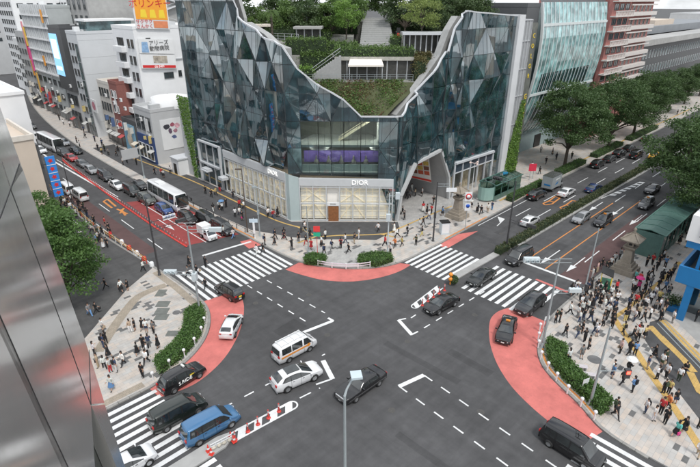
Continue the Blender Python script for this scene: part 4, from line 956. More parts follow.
# -- low grey shop with navy front at the side street
t = block('shop_building', 'low grey shop building with navy glazed front and white poster beside the side street', 43.5, 105.7, 57, 114.5, 11.4, M_GBLD)
MB().box(43.2, 105.9, 0.12, 43.5, 114.2, 6.0).build('navy_front', M_NAVY, t)
windows(t, 'W', 43.2, 106.4, 114, 0.5, 4.2, 4, 1, 1.5, 3.2, M_WHITEP); windows(t, 'W', 43.5, 106.2, 114.2, 6.6, 10.6, 3, 1, 1.9, 3.0, M_DKG, 2)
text('SHIPS', 0.7, M_LETTER, (43.16, 110, 5.3), -math.pi/2, t)
pb = sign(t, [(45.2, 105.6, 3.0), (51.5, 105.6, 3.0), (51.5, 105.6, 9.6), (45.2, 105.6, 9.6)], M_WHITEP, 'poster')
rp = random.Random(8)
for k, (x, z, w, h, c) in enumerate(((46.6, 8.0, 2.0, 1.5, (0.05, 0.05, 0.06)), (47.9, 8.3, 1.5, 1.0, (0.35, 0.1, 0.14)), (48.9, 8.0, 1.6, 1.3, (0.7, 0.4, 0.45)), (47.2, 7.0, 1.2, 1.4, (0.12, 0.08, 0.12)), (48.4, 6.9, 1.3, 1.1, (0.4, 0.2, 0.25)), (48.0, 5.6, 1.5, 1.0, (0.10, 0.13, 0.25)))):
    MB().add([(x+w*.5*math.cos(a)*rp.uniform(.6, 1), 105.58, z+h*.5*math.sin(a)*rp.uniform(.6, 1)) for a in [i*.7 for i in range(9)]], [tuple(range(9))]).build('print_patch', mat('print_%d' % k, c, 0.5, var=0.4, scale=2), pb)
sign(t, [(43.4, 109.4, 6.3), (43.4, 107.6, 6.3), (43.4, 107.6, 9.8), (43.4, 109.4, 9.8)], M_WHITEP, 'hanging_sign')
tk = MB(); tk.lathe((50, 109.5, 11.4), [(4.0, 0), (4.0, 2.2), (3.8, 2.2), (3.8, 1.5), (0, 1.5)], 24); tk.build('round_parapet', M_WBLD, t)
tent = thing('white_booth', 'white boxy booth in the gap left of the glass building', 'booth', (42.6, 97, 0.12)); MB().box(43.2, 95.2, 0.12, 46.4, 98.4, 3.4).build('wall', M_WBLD, tent); MB().box(43.0, 95.0, 3.4, 46.6, 98.6, 3.65).build('roof', M_COPE, tent); MB().box(43.15, 96.2, 0.2, 43.2, 97.4, 2.4).build('opening', M_BLACK, tent)
# -- tall white building with balconies and hoardings
t = block('white_building', 'tall white building with small windows, balconies and stacked hoardings', 47, 116, 66, 128, 27.2, M_WBLD)
windows(t, 'W', 47, 116.5, 120.5, 5, 26, 2, 6, 1.1, 1.7, M_DKG); 
for j in range(6):
    z = 6.2+j*3.4
    bq = MB(); bq.box(45.9, 121.4, z-0.9, 47, 126.6, z+0.25); bq.build('balcony', M_WBLD, t)
    link('window', win_mesh(3.4, 1.6, M_DKG, 3, False), t, Vector((46.98, 124, z+1.25))-WL(t), -math.pi/2)
for (x, z, w, h) in ((52.6, 22.0, 1.6, 0.8), (53.6, 17.2, 2.2, 1.2), (56.4, 17.4, 0.7, 1.2), (51.8, 12.6, 1.7, 1.0), (50, 24.8, 0.9, 1.1), (49.2, 8.6, 1.6, 1.2)): link('window', win_mesh(w, h, M_DKG, 2), t, Vector((x, 115.99, z))-WL(t), 0)
led = MB(); led.box(49.5, 115.7, 20.6, 64, 116, 20.8); led.build('ledge', M_PGREY, t)
def board(label, pxs, yp, m):
    P = [on_plane(a, b, 1, yp) for a, b in pxs]; g_ = thing('hoarding', label, 'hoarding', P[0], group='hoardings on the white building'); sign(g_, P, m, 'board', 0.3); return g_, P
bo, P = board('orange and white snack hoarding with red lettering on the white building roof', [(136.5, 28.5), (170, 29.5), (166, -2), (131.5, -3)], 115.6, M_WHITEP)
def along(P, u, v, d=0.05): a = Vector(P[0]).lerp(Vector(P[1]), u); b = Vector(P[3]).lerp(Vector(P[2]), u); return a.lerp(b, v)+Vector((0, -d, 0))
sign(bo, [along(P, .03, .3), along(P, .97, .3), along(P, .97, .97), along(P, .03, .97)], mat('hoarding_orange', (0.85, 0.36, 0.04), 0.5, var=0.05), 'orange_field', 0.02)
def fit_text(txt, size, m, P, u, v, par, d=0.09, ext=0.01):
    o = text(txt, size, m, along(P, u, v, d), 0, par, ext=ext); return o
M_SIGNRED = mat('sign_red', (0.6, 0.03, 0.03), 0.5, var=0); M_YEL = mat('sign_yellow', (0.85, 0.62, 0.05), 0.5, var=0.03)
fit_text('ポリンキー', 1.9, M_SIGNRED, P, .5, .8, bo)
for k in range(3): MB().add([along(P, .16+k*.27, .36, .08), along(P, .36+k*.27, .36, .08), along(P, .33+k*.27, .62, .08), along(P, .19+k*.27, .62, .08)], [(0,1,2,3)]).build('yellow_patch', M_YEL, bo)
fit_text('サクサク\nさんかく', 0.95, M_SIGNRED, P, .25, .15, bo)
MB().add([along(P, .52, .04, .07), along(P, .95, .04, .07), along(P, .95, .26, .07), along(P, .52, .26, .07)], [(0,1,2,3)]).build('red_patch', mat('hoarding_salmon', (0.7, 0.25, 0.12), 0.5), bo)
bo, P = board('white clinic hoarding with dark lettering under the orange one', [(140, 53.5), (175, 54), (173, 39.5), (138, 39)], 115.5, M_WHITEP)
fit_text('アリーズ\n動物病院', 1.15, M_INK, P, .56, .56, bo); MB().add([along(P, .06, .08), along(P, .26, .08), along(P, .24, .8), along(P, .08, .8)], [(0,1,2,3)]).build('blue_figure', mat('pale_blue_print', (0.25, 0.4, 0.6), 0.5, var=0.4, scale=2), bo)
bo, P = board('white hoarding with red bottom strip, lowest of the stack', [(142, 68.5), (177, 68.5), (175, 54.6), (140, 54.3)], 115.45, M_WHITEP)
MB().add([along(P, .03, .05), along(P, .97, .05), along(P, .97, .24), along(P, .03, .24)], [(0,1,2,3)]).build('red_strip', M_SIGNRED, bo); MB().add([along(P, .35, .4), along(P, .75, .4), along(P, .75, .9), along(P, .35, .9)], [(0,1,2,3)]).build('photo_print', mat('photo_print', (0.4, 0.36, 0.3), 0.5, var=0.6, scale=1.2), bo)
fit_text('03-3401', 0.7, M_LETTER, P, .5, .145, bo)
# lattice ladder pipes between
pp_ = thing('drain_pipes', 'thin grey pipes rising between the white building and the glass building', 'pipes', (63, 114, 0)); 
for k in range(2): q_ = MB(); q_.tube((60.6+k*1.0, 115.2, 9), (60.6+k*1.0, 115.2, 33), 0.09); q_.build('pipe', M_STEEL, pp_)
for z_ in range(12, 32, 3): q_ = MB(); q_.beam((59.6, 115.2, z_), (62.6, 115.2, z_), 0.09); q_.build('bracket', M_STEEL, pp_)
# mural shop below the white building
t = block('mural_shop', 'low shop with pale blue painted hoarding below the white building', 43.6, 114.7, 47, 123, 7.4, M_DKG)
mu = sign(t, [(43.5, 122.6, 0.4), (43.5, 116.4, 0.4), (43.5, 116.4, 6.8), (43.5, 122.6, 6.8)], mat('mural_blue', (0.22, 0.42, 0.56), 0.6, var=0.1), 'mural')
for k, (y, z, r, c) in enumerate(((119.6, 3.0, 1.7, (0.62, 0.53, 0.42)), (119.2, 5.0, 1.2, (0.66, 0.58, 0.47)), (118.4, 1.6, 1.1, (0.5, 0.4, 0.3)))):
    MB().add([(43.46-0.003*k, y+r*math.cos(a), z+r*.95*math.sin(a)) for a in [i*2*math.pi/14 for i in range(14)]], [tuple(range(14))]).build('mural_shape', mat('mural_%d' % k, c, 0.6, var=0.2, scale=1.5), mu)
# -- cream and brick narrow houses
t = block('narrow_building', 'cream narrow building with dark paired windows beside the brick one', 44, 128.5, 58, 136, 14.6, mat('cream_white', (0.60, 0.57, 0.52), 0.7, var=0.06)); windows(t, 'W', 44, 129, 135.6, 4, 14.2, 4, 3, 0.95, 1.9, M_DKG)
windows(t, 'W', 44, 129, 135.6, 0.4, 3.6, 2, 1, 2.4, 2.6, M_DKG)
t = block('narrow_building', 'red brick narrow building between white and cream ones', 44, 123.6, 58, 128.4, 15.2, M_BRICK); windows(t, 'W', 44, 124, 128, 4, 14.6, 2, 3, 1.0, 1.6, M_WHITEP)
MB().box(43.9, 125.2, 8.6, 43.98, 126.2, 13.5).build('white_pilaster', M_WHITEP, t)
# -- grey tower with blank panel
t = block('grey_tower', 'pale grey tower with blank cladding panel and glazed stair strip', 42.8, 140, 58, 148, 25.4, M_PGREY)
for i in range(5): link('window', win_mesh(1.6, 4.0, M_DKG, 2, False, G_PALE), t, Vector((42.75, 141.6, 3.5+i*4.4))-WL(t), -math.pi/2)
windows(t, 'W', 42.8, 143, 147.6, 2, 24, 2, 7, 1.2, 1.5, M_DKG)
jn = MB()
for z_ in range(4, 26, 4): jn.box(42.9, 139.97, z_, 57.9, 140.0, z_+0.05)
jn.build('cladding_joint', M_GBLD, t)
MB().box(46, 141, 25.4, 57, 147, 28.2).build('penthouse', G_PALE, t); MB().box(45.4, 140.4, 28.2, 57.6, 147.6, 28.7).build('penthouse_roof', M_WBLD, t)
psn = sign(t, [(42.7, 139.6, 7.0), (42.7, 136.2, 7.0), (42.7, 136.2, 10.2), (42.7, 139.6, 10.2)], M_WHITEP, 'round_logo_sign')
MB().add([(42.66, 138+1.1*math.cos(a), 8.6+1.1*math.sin(a)) for a in [i*2*math.pi/14 for i in range(14)]], [tuple(range(14))]).build('logo_disc', mat('logo_pink', (0.5, 0.2, 0.25), 0.5, var=0.5, scale=2), psn)
t = block('concrete_tower', 'tall bare concrete tower with diagonal outside stairs behind the grey tower', 50, 150, 78, 166, 44, M_CONC); 
for k in range(4):
    s_ = MB(); a_ = (66 if k % 2 else 76, 149.4, 26+k*3); b_ = (76 if k % 2 else 66, 149.4, 29+k*3); s_.beam(a_, b_, 1.0, 0.35); s_.beam(Vector(a_)+Vector((0, -.5, 1)), Vector(b_)+Vector((0, -.5, 1)), 0.08); s_.build('stair_flight', M_PGREY, t)
windows(t, 'W', 50, 150, 166, 26, 42, 4, 4, 1.6, 2.4, M_DKG, 2)
# -- black screen block
t = block('screen_building', 'black slab building carrying a bright blue video screen', 42.4, 151, 54, 161, 26.3, M_DKG, z0=10.5)
MB().box(43.4, 151.6, 0.12, 53.4, 160.8, 10.5).build('lower_storeys', M_GBLD, t); windows(t, 'W', 43.4, 152, 160.6, 1, 10, 3, 2, 2.2, 2.6, M_DKG, 2)
scr = sign(t, [(42.3, 161.4, 14.2), (42.3, 155.0, 14.2), (42.3, 155.0, 24.9), (42.3, 161.4, 24.9)], mat('video_screen', (0.25, 0.55, 0.9), 0.3, var=0.1, emit=0.55, emrgb=(0.30, 0.62, 0.95)), 'video_screen', 0.1)
for (z0_, z1_) in ((18.6, 23.5), (15.6, 16.6)): MB().add([(42.26, 160.6, z0_), (42.26, 155.8, z0_), (42.26, 155.8, z1_), (42.26, 160.6, z1_)], [(0,1,2,3)]).build('screen_text_band', mat('screen_white', (0.8, 0.9, 0.95), 0.3, var=0.2, emit=0.6, emrgb=(0.8, 0.92, 1)), scr)
# -- louvred building with coloured strips
t = block('louvred_building', 'pale louvred building with pink, yellow and orange vertical strips', 44, 164, 64, 192, 31, mat('pale_louvre', (0.46, 0.49, 0.49), 0.6, var=0.12, scale=0.4))
lv = MB()
for j in range(6):
    z = 13+j*3.2; MB().box(43.5, 164.2, z-0.2, 43.98, 191.8, z+0.2).build('floor_band', M_WBLD, t)
    for k in range(34):
        if (k*7+j*3) % 5 < 3: lv.box(43.6, 164.5+k*0.8, z+0.25, 43.9, 164.62+k*0.8, z+2.9)
lv.build('louvre', M_PGREY, t, kind='stuff')
windows(t, 'W', 44, 165, 190, 1.5, 12.5, 5, 3, 3.0, 1.5, M_DKG, 3); windows(t, 'W', 44, 165, 191, 13.4, 31, 8, 5, 2.2, 1.9, M_GBLD, 2)
for k, (y, z0_, z1_, c) in enumerate(((191.4, 22, 27, (0.75, 0.3, 0.35)), (191.4, 16, 21.8, (0.7, 0.03, 0.12)), (190.4, 20, 25.4, (0.8, 0.5, 0.08)), (191.2, 11, 15.6, (0.8, 0.35, 0.05)), (190, 12.5, 19.5, (0.7, 0.1, 0.3)), (168, 27.2, 30.6, (0.75, 0.33, 0.06)), (176, 15.2, 18.0, (0.75, 0.33, 0.06)), (188.6, 6, 12, (0.75, 0.45, 0.1)))):
    MB().box(43.2, y-0.45, z0_, 43.5, y+0.45, z1_).build('coloured_strip', mat('strip_%d' % k, c, 0.5, var=0.05), t)
sb = MB(); sb.box(44, 192.2, 0.12, 60, 206, 24); q = thing('street_block', 'plain grey office block with window rows farther down the side street', 'building', (44, 192, 0)); sb.build('wall', M_GBLD, q); windows(q, 'W', 44, 192.6, 205.6, 2, 23, 4, 6, 1.8, 1.4, M_DKG, 2)
# street clutter: blade signs, air conditioners, awnings, shopfronts of the row
rc_ = random.Random(19); row = [o for o in bpy.data.objects if o.parent is None and o.name.split('.')[0] in ('shop_building', 'mural_shop', 'narrow_building', 'grey_tower', 'screen_building', 'louvred_building', 'street_block')]
SIGNC = [(0.5, 0.08, 0.08), (0.72, 0.72, 0.7), (0.1, 0.16, 0.3), (0.6, 0.48, 0.2), (0.66, 0.66, 0.62), (0.5, 0.24, 0.32), (0.05, 0.05, 0.06), (0.62, 0.6, 0.55)]
acm = MB(); acm.box(-.45, -.35, 0, .45, 0, .75); acm.mi = 1; acm.lathe((0, 0, 0), [(0, .01), (.28, .01), (.28, -.01)], 12); acm.v = acm.v[:8]+[(x-.1, -.36+z*0-.005, y+.38) for x, y, z in acm.v[8:]]; ACM = acm.mesh('air_conditioner', [M_WHITEP, M_DKG])
for o in row:
    x0 = o.location.x; y0 = o.location.y; Ln = {'shop_building': 8, 'mural_shop': 7, 'narrow_building': 6, 'grey_tower': 8, 'screen_building': 9, 'louvred_building': 27, 'street_block': 13}[o.name.split('.')[0]]
    for k in range(max(2, Ln//3)):
        y = y0+rc_.uniform(.4, Ln-.4); z = rc_.uniform(3.2, 7.0); h = rc_.uniform(.7, 2.2); MB().box(x0-.85, y-.1, z, x0-.1, y+.1, z+h).build('blade_sign', mat('blade_%d' % (k+int(y)) , rc_.choice(SIGNC), .5, var=.25, scale=1.6), o)
        link('air_conditioner', ACM, o, Vector((x0-.02, y0+rc_.uniform(.6, Ln-.6), rc_.uniform(4, 13)))-WL(o), -math.pi/2)
    k = 0
    while k+2.4 < Ln:
        MB().box(x0-.06, y0+k+.2, .14, x0-.02, y0+k+2.3, 2.8).build('shopfront', mat('shopfront_%d' % rc_.randrange(4), [(.05, .05, .05), (.22, .18, .12), (.10, .12, .13), (.3, .27, .22)][rc_.randrange(4)], .3, var=.5, scale=1.2), o)
        if rc_.random() < .6: MB().add([(x0-.05, y0+k+.2, 3.3), (x0-.05, y0+k+2.3, 3.3), (x0-1.2, y0+k+2.3, 2.8), (x0-1.2, y0+k+.2, 2.8), (x0-1.2, y0+k+2.3, 2.65), (x0-1.2, y0+k+.2, 2.65)], [(0,1,2,3), (3,2,4,5)]).build('awning', mat('awning_%d' % rc_.randrange(5), [(.5, .5, .48), (.25, .4, .35), (.45, .08, .08), (.1, .12, .2), (.6, .55, .45)][rc_.randrange(5)], .8, var=.1), o)
        k += 2.6
# roof plant on the tall blocks
for o in [o for o in bpy.data.objects if o.parent is None and o.name.split('.')[0] in ('white_building', 'narrow_building', 'grey_tower', 'screen_building', 'louvred_building', 'shop_building')]:
    bb = [c for c in o.children if c.name.startswith('wall')][0]; xs_ = [v.co.x for v in bb.data.vertices]; ys_ = [v.co.y for v in bb.data.vertices]; zt = max(v.co.z for v in bb.data.vertices)
    for k in range(4):
        w_ = rc_.uniform(.8, 2.2); a_ = rc_.uniform(min(xs_)+.6, max(xs_)-2.8); b_ = rc_.uniform(min(ys_)+.5, max(ys_)-1.8); q_ = MB(); q_.box(a_, b_, zt, a_+w_, b_+1.2, zt+rc_.uniform(.7, 1.8)); q_.build('roof_unit', M_GBLD if k % 2 else M_WBLD, o, off=(0, 0, 0))
# far end of the side street
rb = random.Random(11)
far_defs = [((47, 208, 66, 226), 20, M_WBLD, 'white office block with small windows at the far bend'), ((50, 228, 72, 250), 34, M_WBLD, 'tall white banded tower block at the far left edge'), ((58, 252, 84, 282), 27, M_PGREY, 'pale grey block closing the far end of the side street'), ((20, 300, 60, 330), 30, M_GBLD, 'broad grey block beyond the end of the side street'), ((66, 168, 92, 196), 38, M_PGREY, 'pale grey tower behind the louvred building'), ((80, 130, 110, 160), 30, M_WBLD, 'white block behind the hoardings'), ((66, 205, 96, 240), 44, M_WBLD, 'high white tower behind the street blocks')]
for (bx_, h_, m_, lab) in far_defs:
    t = block('street_block', lab, *bx_, h_, m_); windows(t, 'W', bx_[0], bx_[1]+1, bx_[3]-1, 3, h_-1, max(3, int((bx_[3]-bx_[1])/3.2)), int(h_/3.4), 1.9, 1.5, M_DKG, 2, False); windows(t, 'S', bx_[1], bx_[0]+1, bx_[2]-1, max(3, h_-16), h_-1, max(3, int((bx_[2]-bx_[0])/3.4)), 4, 1.9, 1.4, M_DKG, 2, False)
t = thing('white_annex', 'white low block standing above the cream wall at the left edge', 'building', (-14, 95, 0))
Pw = on_plane(23.5, 94, 1, 95); MB().box(-30, 95, 0.12, Pw[0], 112, Pw[2]).build('wall', M_WBLD, t)
c_ = MB(); c_.box(-30, 94.8, Pw[2], Pw[0]+.15, 95.2, Pw[2]+.5); c_.box(Pw[0]-.2, 95.2, Pw[2], Pw[0]+.15, 112, Pw[2]+.5); c_.build('parapet', M_WBLD, t)
windows(t, 'E', Pw[0], 96, 111, 2, Pw[2]-1, 4, 4, 2.0, 1.6, M_DKG, 2)
t = thing('cream_building', 'plain cream walled building with rounded roof kerb behind the left tree', 'building', (16, 80, 0))
Pc = on_plane(33.5, 139, 1, 80); xr, zc = Pc[0], Pc[2]
MB().box(-30, 80, 0.12, xr, 94, zc).build('wall', M_CRM, t)
c_ = MB(); c_.box(-30, 79.85, zc, xr+.1, 80.15, zc+.7); c_.box(xr-.25, 80.15, zc, xr+.1, 94, zc+.7); c_.build('parapet', mat('pale_kerb', (0.6, 0.56, 0.5), 0.7), t)
MB().box(xr, 80.6, 0.12, xr+0.5, 82.2, zc-1).build('dark_post', M_DKG, t)
windows(t, 'E', xr, 83, 93.5, 1, zc-1, 3, 3, 2.2, 2.2, M_DKG, 2)
bs = thing('blue_banner_sign', 'tall bright blue vertical sign with red marks beside cream wall', 'sign', (xr+0.6, 80.3, 0.12))
Pa = on_plane(41, 158, 1, 80.3); Pb = on_plane(54.5, 197, 1, 80.3); Pd = on_plane(46.5, 199, 1, 80.3)
sign(bs, [(xr+.75, 80.2, Pb[2]), (xr+2.0, 80.2, Pb[2]), (xr+2.0, 80.2, Pa[2]), (xr+.75, 80.2, Pa[2])], mat('banner_blue', (0.03, 0.22, 0.62), 0.5, var=0.05), 'panel', 0.25)
nb_ = 5
for k in range(nb_):
    z = Pb[2]+(Pa[2]-Pb[2])*(k+.5)/nb_; MB().add([(xr+1.37+.38*math.cos(a)*(1 if i % 2 else .55), 80.17, z+.38*math.sin(a)*(1 if i % 2 else .55)) for i, a in enumerate([i*2*math.pi/10 for i in range(10)])], [tuple(range(10))]).build('red_mark', M_SIGNRED, bs)
    if k: MB().box(xr+.75, 80.16, Pb[2]+(Pa[2]-Pb[2])*k/nb_-.04, xr+2.0, 80.19, Pb[2]+(Pa[2]-Pb[2])*k/nb_+.04).build('divider', M_WHITEP, bs)
for z in (Pb[2]+1, Pa[2]-1): q_ = MB(); q_.beam((xr, 80.3, z), (xr+.8, 80.3, z), 0.12); q_.build('bracket', M_DARKSTEEL, bs)
# side of the street seen only in reflections
for k, (y0_, y1_, h_, m_) in enumerate(((116, 134, 20, M_PGREY), (136, 158, 26, M_GBLD), (160, 184, 22, M_WBLD), (186, 220, 28, M_CRM), (62, 78, 16, M_PGREY))):
    if y0_ == 62: continue
    t = block('street_block', ['pale block on the near side of the side street', 'grey block on the near side of the side street', 'white block on the near side, far along', 'cream block on the near side, farthest'][k], -20, y0_, 15.5+bend(y1_)*.6, y1_, h_, m_); windows(t, 'E', 15.5+bend(y1_)*.6, y0_+1, y1_-1, 2, h_-1, 6, int(h_/3.6), 1.9, 1.8, M_DKG, 2, False)
for k, (x0_, x1_, h_, m_) in enumerate(((80, 98, 18, M_PGREY), (100, 124, 24, M_WBLD), (126, 160, 20, M_GBLD), (162, 210, 26, M_CRM))):
    t = block('avenue_block', ['pale block behind the right avenue trees', 'white block behind the right avenue trees', 'grey block farther behind the right avenue trees', 'cream block farthest behind the avenue trees'][k], x0_, -16, x1_, 4.5, h_, m_); windows(t, 'N', 4.5, x0_+1, x1_-1, 2, h_-1, 7, int(h_/3.6), 1.9, 1.8, M_DKG, 2, False)
# ---------------------------------------------------------------- right side: dark slab, curved glass, brick flats, dark long block
t = block('dark_slab_building', 'narrow dark grey slab beside the curved glass building with yellow letters', 95.6, 51.0, 100.6, 68, 31.8, M_DKG)
sgp = MB(); sgp.box(98.2, 50.75, 7, 100.4, 51.0, 29); sgp.build('sign_strip', mat('sign_strip', (0.14, 0.145, 0.13), 0.5, var=0.3, scale=1), t)
for k, ch in enumerate('COLOR'): text(ch, 1.25, M_YEL, (99.25, 50.7, 26.6-k*1.9), 0, t, ext=0.03)
for k, ch in enumerate('GVK'): text(ch, 1.5, M_YEL, (99.25, 50.7, 14.9-k*1.9), 0, t, ext=0.03)
t = thing('curved_glass_building', 'pale aqua curved glass building with white ribs, behind the dark slab', 'building', (101, 52, 0))
G_AQUA = facade_glass('aqua_glass', (0.20, 0.34, 0.34), 0.05, 1.9, 0.8, 0.03)
def cyf(z):
    pts = [(4.6, 55.3), (7, 53.6), (10, 52.2), (14, 51.1), (18, 50.4), (22, 50.0), (26, 50.0), (30, 50.4), (33, 51.0)]
    for (a, ya), (b, yb) in zip(pts[:-1], pts[1:]):
        if a <= z <= b: return ya+(yb-ya)*(z-a)/(b-a)
    return pts[-1][1] if z > 33 else pts[0][1]
nx_ = 18; zz = [4.6, 7, 9.5, 12, 14.5, 16, 18.5, 21, 23.5, 26, 28.5, 30.5, 32.6]
for i in range(nx_):
    xa = 101+32*i/nx_; xb = 101+32*(i+1)/nx_
    mb = MB()
    for a, b in zip(zz[:-1], zz[1:]): mb.add([(xa+.06, cyf(a), a), (xb-.06, cyf(a), a), (xb-.06, cyf(b), b), (xa+.06, cyf(b), b)], [(0,1,2,3)], True)
    mb.build('glass_strip', G_AQUA, t)
    rb_ = MB()
    for a, b in zip(zz[:-1], zz[1:]): rb_.beam((xa, cyf(a)-.06, a), (xa, cyf(b)-.06, b), 0.09 if i else 0.5, 0.16 if i else .34)
    rb_.build('rib', mat('aqua_rib', (0.62, 0.66, 0.66), 0.45, var=0.04), t)
MB().box(101.2, 55.8, 0.12, 133, 72, 32).build('core', mat('aqua_core', (0.30, 0.36, 0.37), 0.7), t)
MB().box(103, 55.4, 0.12, 132.6, 55.9, 5.5).build('base_wall', mat('aqua_wall', (0.33, 0.42, 0.43), 0.5, var=0.06), t)
for k, (z0_, z1_, x0_, x1_) in enumerate(((15.2, 19.0, 104, 128), (6.5, 14.4, 106.5, 130))):
    mb = MB(); nn = 10
    for i in range(14):
        xa = x0_+(x1_-x0_)*i/14; xb = x0_+(x1_-x0_)*(i+.8)/14
        for q_ in range(4):
            a = z0_+(z1_-z0_)*q_/4; b = z0_+(z1_-z0_)*(q_+1)/4; mb.add([(xa, cyf(a)-.04, a), (xb, cyf(a)-.04, a), (xb, cyf(b)-.04, b), (xa, cyf(b)-.04, b)], [(0,1,2,3)])
    mb.build('dark_window_band', G_DARK2, t)
for z_ in (14.8, 28.5): b_ = MB(); b_.beam((101, cyf(z_)-.1, z_), (133, cyf(z_)-.1, z_), 0.2, 0.5); b_.build('horizontal_band', mat('aqua_rib', (0, 0, 0)), t)
tp = MB()
for i in range(8): x = 101.5+i*4; tp.add([(x, 51.4, 32.6), (x+4, 51.4, 32.6), (x+3.2, 53.5, 35.5), (x+.8, 53.5, 35.5)], [(0,1,2,3)])
tp.build('crown_louvre', M_DKG, t)
MB().box(116, 55.2, 0.2, 119, 55.4, 3.2).build('doorway', M_BLACK, t)
gwall = thing('living_wall', 'tall narrow strip of green climbing plants at the right end of glass building', 'living wall', (92, 48.6, 0.12))
gwall2 = thing('living_wall', 'green living wall strip at the left end of glass building', 'living wall', (45.4, 93, 0.12))
t = thing('brick_apartments', 'red brick apartment block with white balcony rows behind the avenue trees', 'apartment block', (137, 50, 0))
MB().box(137, 51, 0.12, 166, 70, 42).build('wall', mat('salmon_brick', (0.44, 0.19, 0.17), 0.8, var=0.1, scale=2), t)
MB().box(134.5, 50, .12, 146, 51, 42).build('projecting_bay', mat('salmon_brick', (0, 0, 0)), t)
M_BALC = mat('balcony_white', (0.62, 0.58, 0.55), 0.6, var=0.06)
for j in range(9):
    z = 9.5+j*3.3
    b_ = MB(); b_.box(146.4, 49.6, z, 165.6, 51, z+0.9); b_.build('balcony', M_BALC, t)
    b_ = MB(); b_.box(146.4, 49.8, z+2.45, 165.6, 51, z+2.75); b_.build('lintel', M_BALC, t)
    windows(t, 'S', 51, 147, 165, z+0.95, z+2.4, 6, 1, 1.5, 1.3, M_BALC, 2, False)
    if z > 12:
        b_ = MB(); b_.box(133.8, 48.6, z, 145.6, 50, z+0.25); b_.build('balcony_slab', M_BALC, t)
        for k in range(15): b_ = MB(); b_.box(133.9+k*.8, 48.7, z+.25, 134.3+k*.8, 48.8, z+1.2); b_.build('baluster', M_BALC, t)
        b_ = MB(); b_.box(133.8, 48.6, z+1.2, 145.6, 48.9, z+1.35); b_.build('handrail', M_BALC, t)
        windows(t, 'S', 50, 135, 145.5, z+1.35, z+3, 3, 1, 2.4, 1.3, M_DKG, 2, False)
t = block('dark_long_building', 'long dark grey building with rows of slim windows at far right', 168, 54, 360, 90, 20.5, M_DKG); windows(t, 'S', 54, 176, 300, 6, 20, 46, 3, 0.9, 2.3, M_PGREY, 1, False, G_PALE)
MB().box(166, 52.5, 20.5, 330, 60, 22.2).build('roof_band', M_CONC, t)
M_RGREY = mat('roof_grey', (0.22, 0.235, 0.25), 0.7, var=0.12, scale=.2); MB().box(195, 62, 22.2, 300, 80, 24.6).build('penthouse', M_RGREY, t); MB().box(214, 64, 24.6, 236, 80, 26.4).build('penthouse', M_CRM, t); MB().box(183, 66, 22.2, 187, 72, 27.2).build('lift_tower', M_RGREY, t)
t = block('far_block', 'pale far block beyond the avenue at right edge', 330, 40, 420, 90, 19, M_GBLD); windows(t, 'S', 40, 332, 418, 3, 18, 20, 4, 2.2, 1.5, M_DKG, 1, False)
t = block('far_block', 'distant brown block far along the avenue', 430, 60, 560, 120, 24, M_GBLD); windows(t, 'S', 60, 432, 558, 3, 23, 20, 5, 2.6, 1.7, M_DKG, 1, False)
# ---------------------------------------------------------------- right: white and blue corner building
c0 = gp(674.5, 281, 4.6)
t = thing('blue_white_building', 'white and bright blue corner building with open terrace at the right edge', 'building', (c0[0], c0[1], 0))
M_BLUEP = mat('bright_blue_panel', (0.012, 0.17, 0.42), 0.45, var=0.05)
x0_, y0_ = c0
def vb(mb, a, b, z0, z1): return mb.box(x0_+a[0], y0_+a[1], z0, x0_+b[0], y0_+b[1], z1)
q_ = MB(); vb(q_, (0, -14), (0.3, 0), 4.6, 6.6); vb(q_, (0.3, -0.3), (20, 0), 4.6, 6.6); q_.build('blue_band', M_BLUEP, t)
q_ = MB(); vb(q_, (0.3, -14), (20, -0.3), 4.4, 4.8); q_.build('terrace_slab', M_CONC, t)
q_ = MB(); vb(q_, (0, -14), (0.3, 0), 8.9, 9.7); vb(q_, (0.3, -0.3), (20, 0), 8.9, 9.7); q_.build('blue_lintel', M_BLUEP, t)
q_ = MB(); vb(q_, (-0.15, -14), (20, 0.15), 9.7, 12.6); q_.build('white_storey', M_WBLD, t)
for yy in (-1.2, -7.5): q_ = MB(); vb(q_, (0.05, yy-.7), (0.55, yy), 0.12, 4.6); vb(q_, (0.4, yy-.5), (0.7, yy-.2), 6.6, 8.9); q_.build('blue_column', M_BLUEP, t)
q_ = MB(); vb(q_, (2.6, -14), (20, -1.5), 0.12, 4.4); vb(q_, (2.6, -14), (20, -1.5), 4.8, 9.7); q_.build('glazed_wall', G_DARK2, t)
windows(t, 'W', x0_-.15, y0_-13, y0_-.5, 10.1, 12.2, 3, 1, 3.2, 1.6, M_PGREY, 2, False)
q_ = MB(); vb(q_, (1, -13), (19, -1), 12.6, 18.5); q_.build('upper_storeys', M_WBLD, t); windows(t, 'W', x0_+1, y0_-12.6, y0_-1.4, 13, 18, 4, 1, 1.9, 3.2, M_DKG, 2, False)
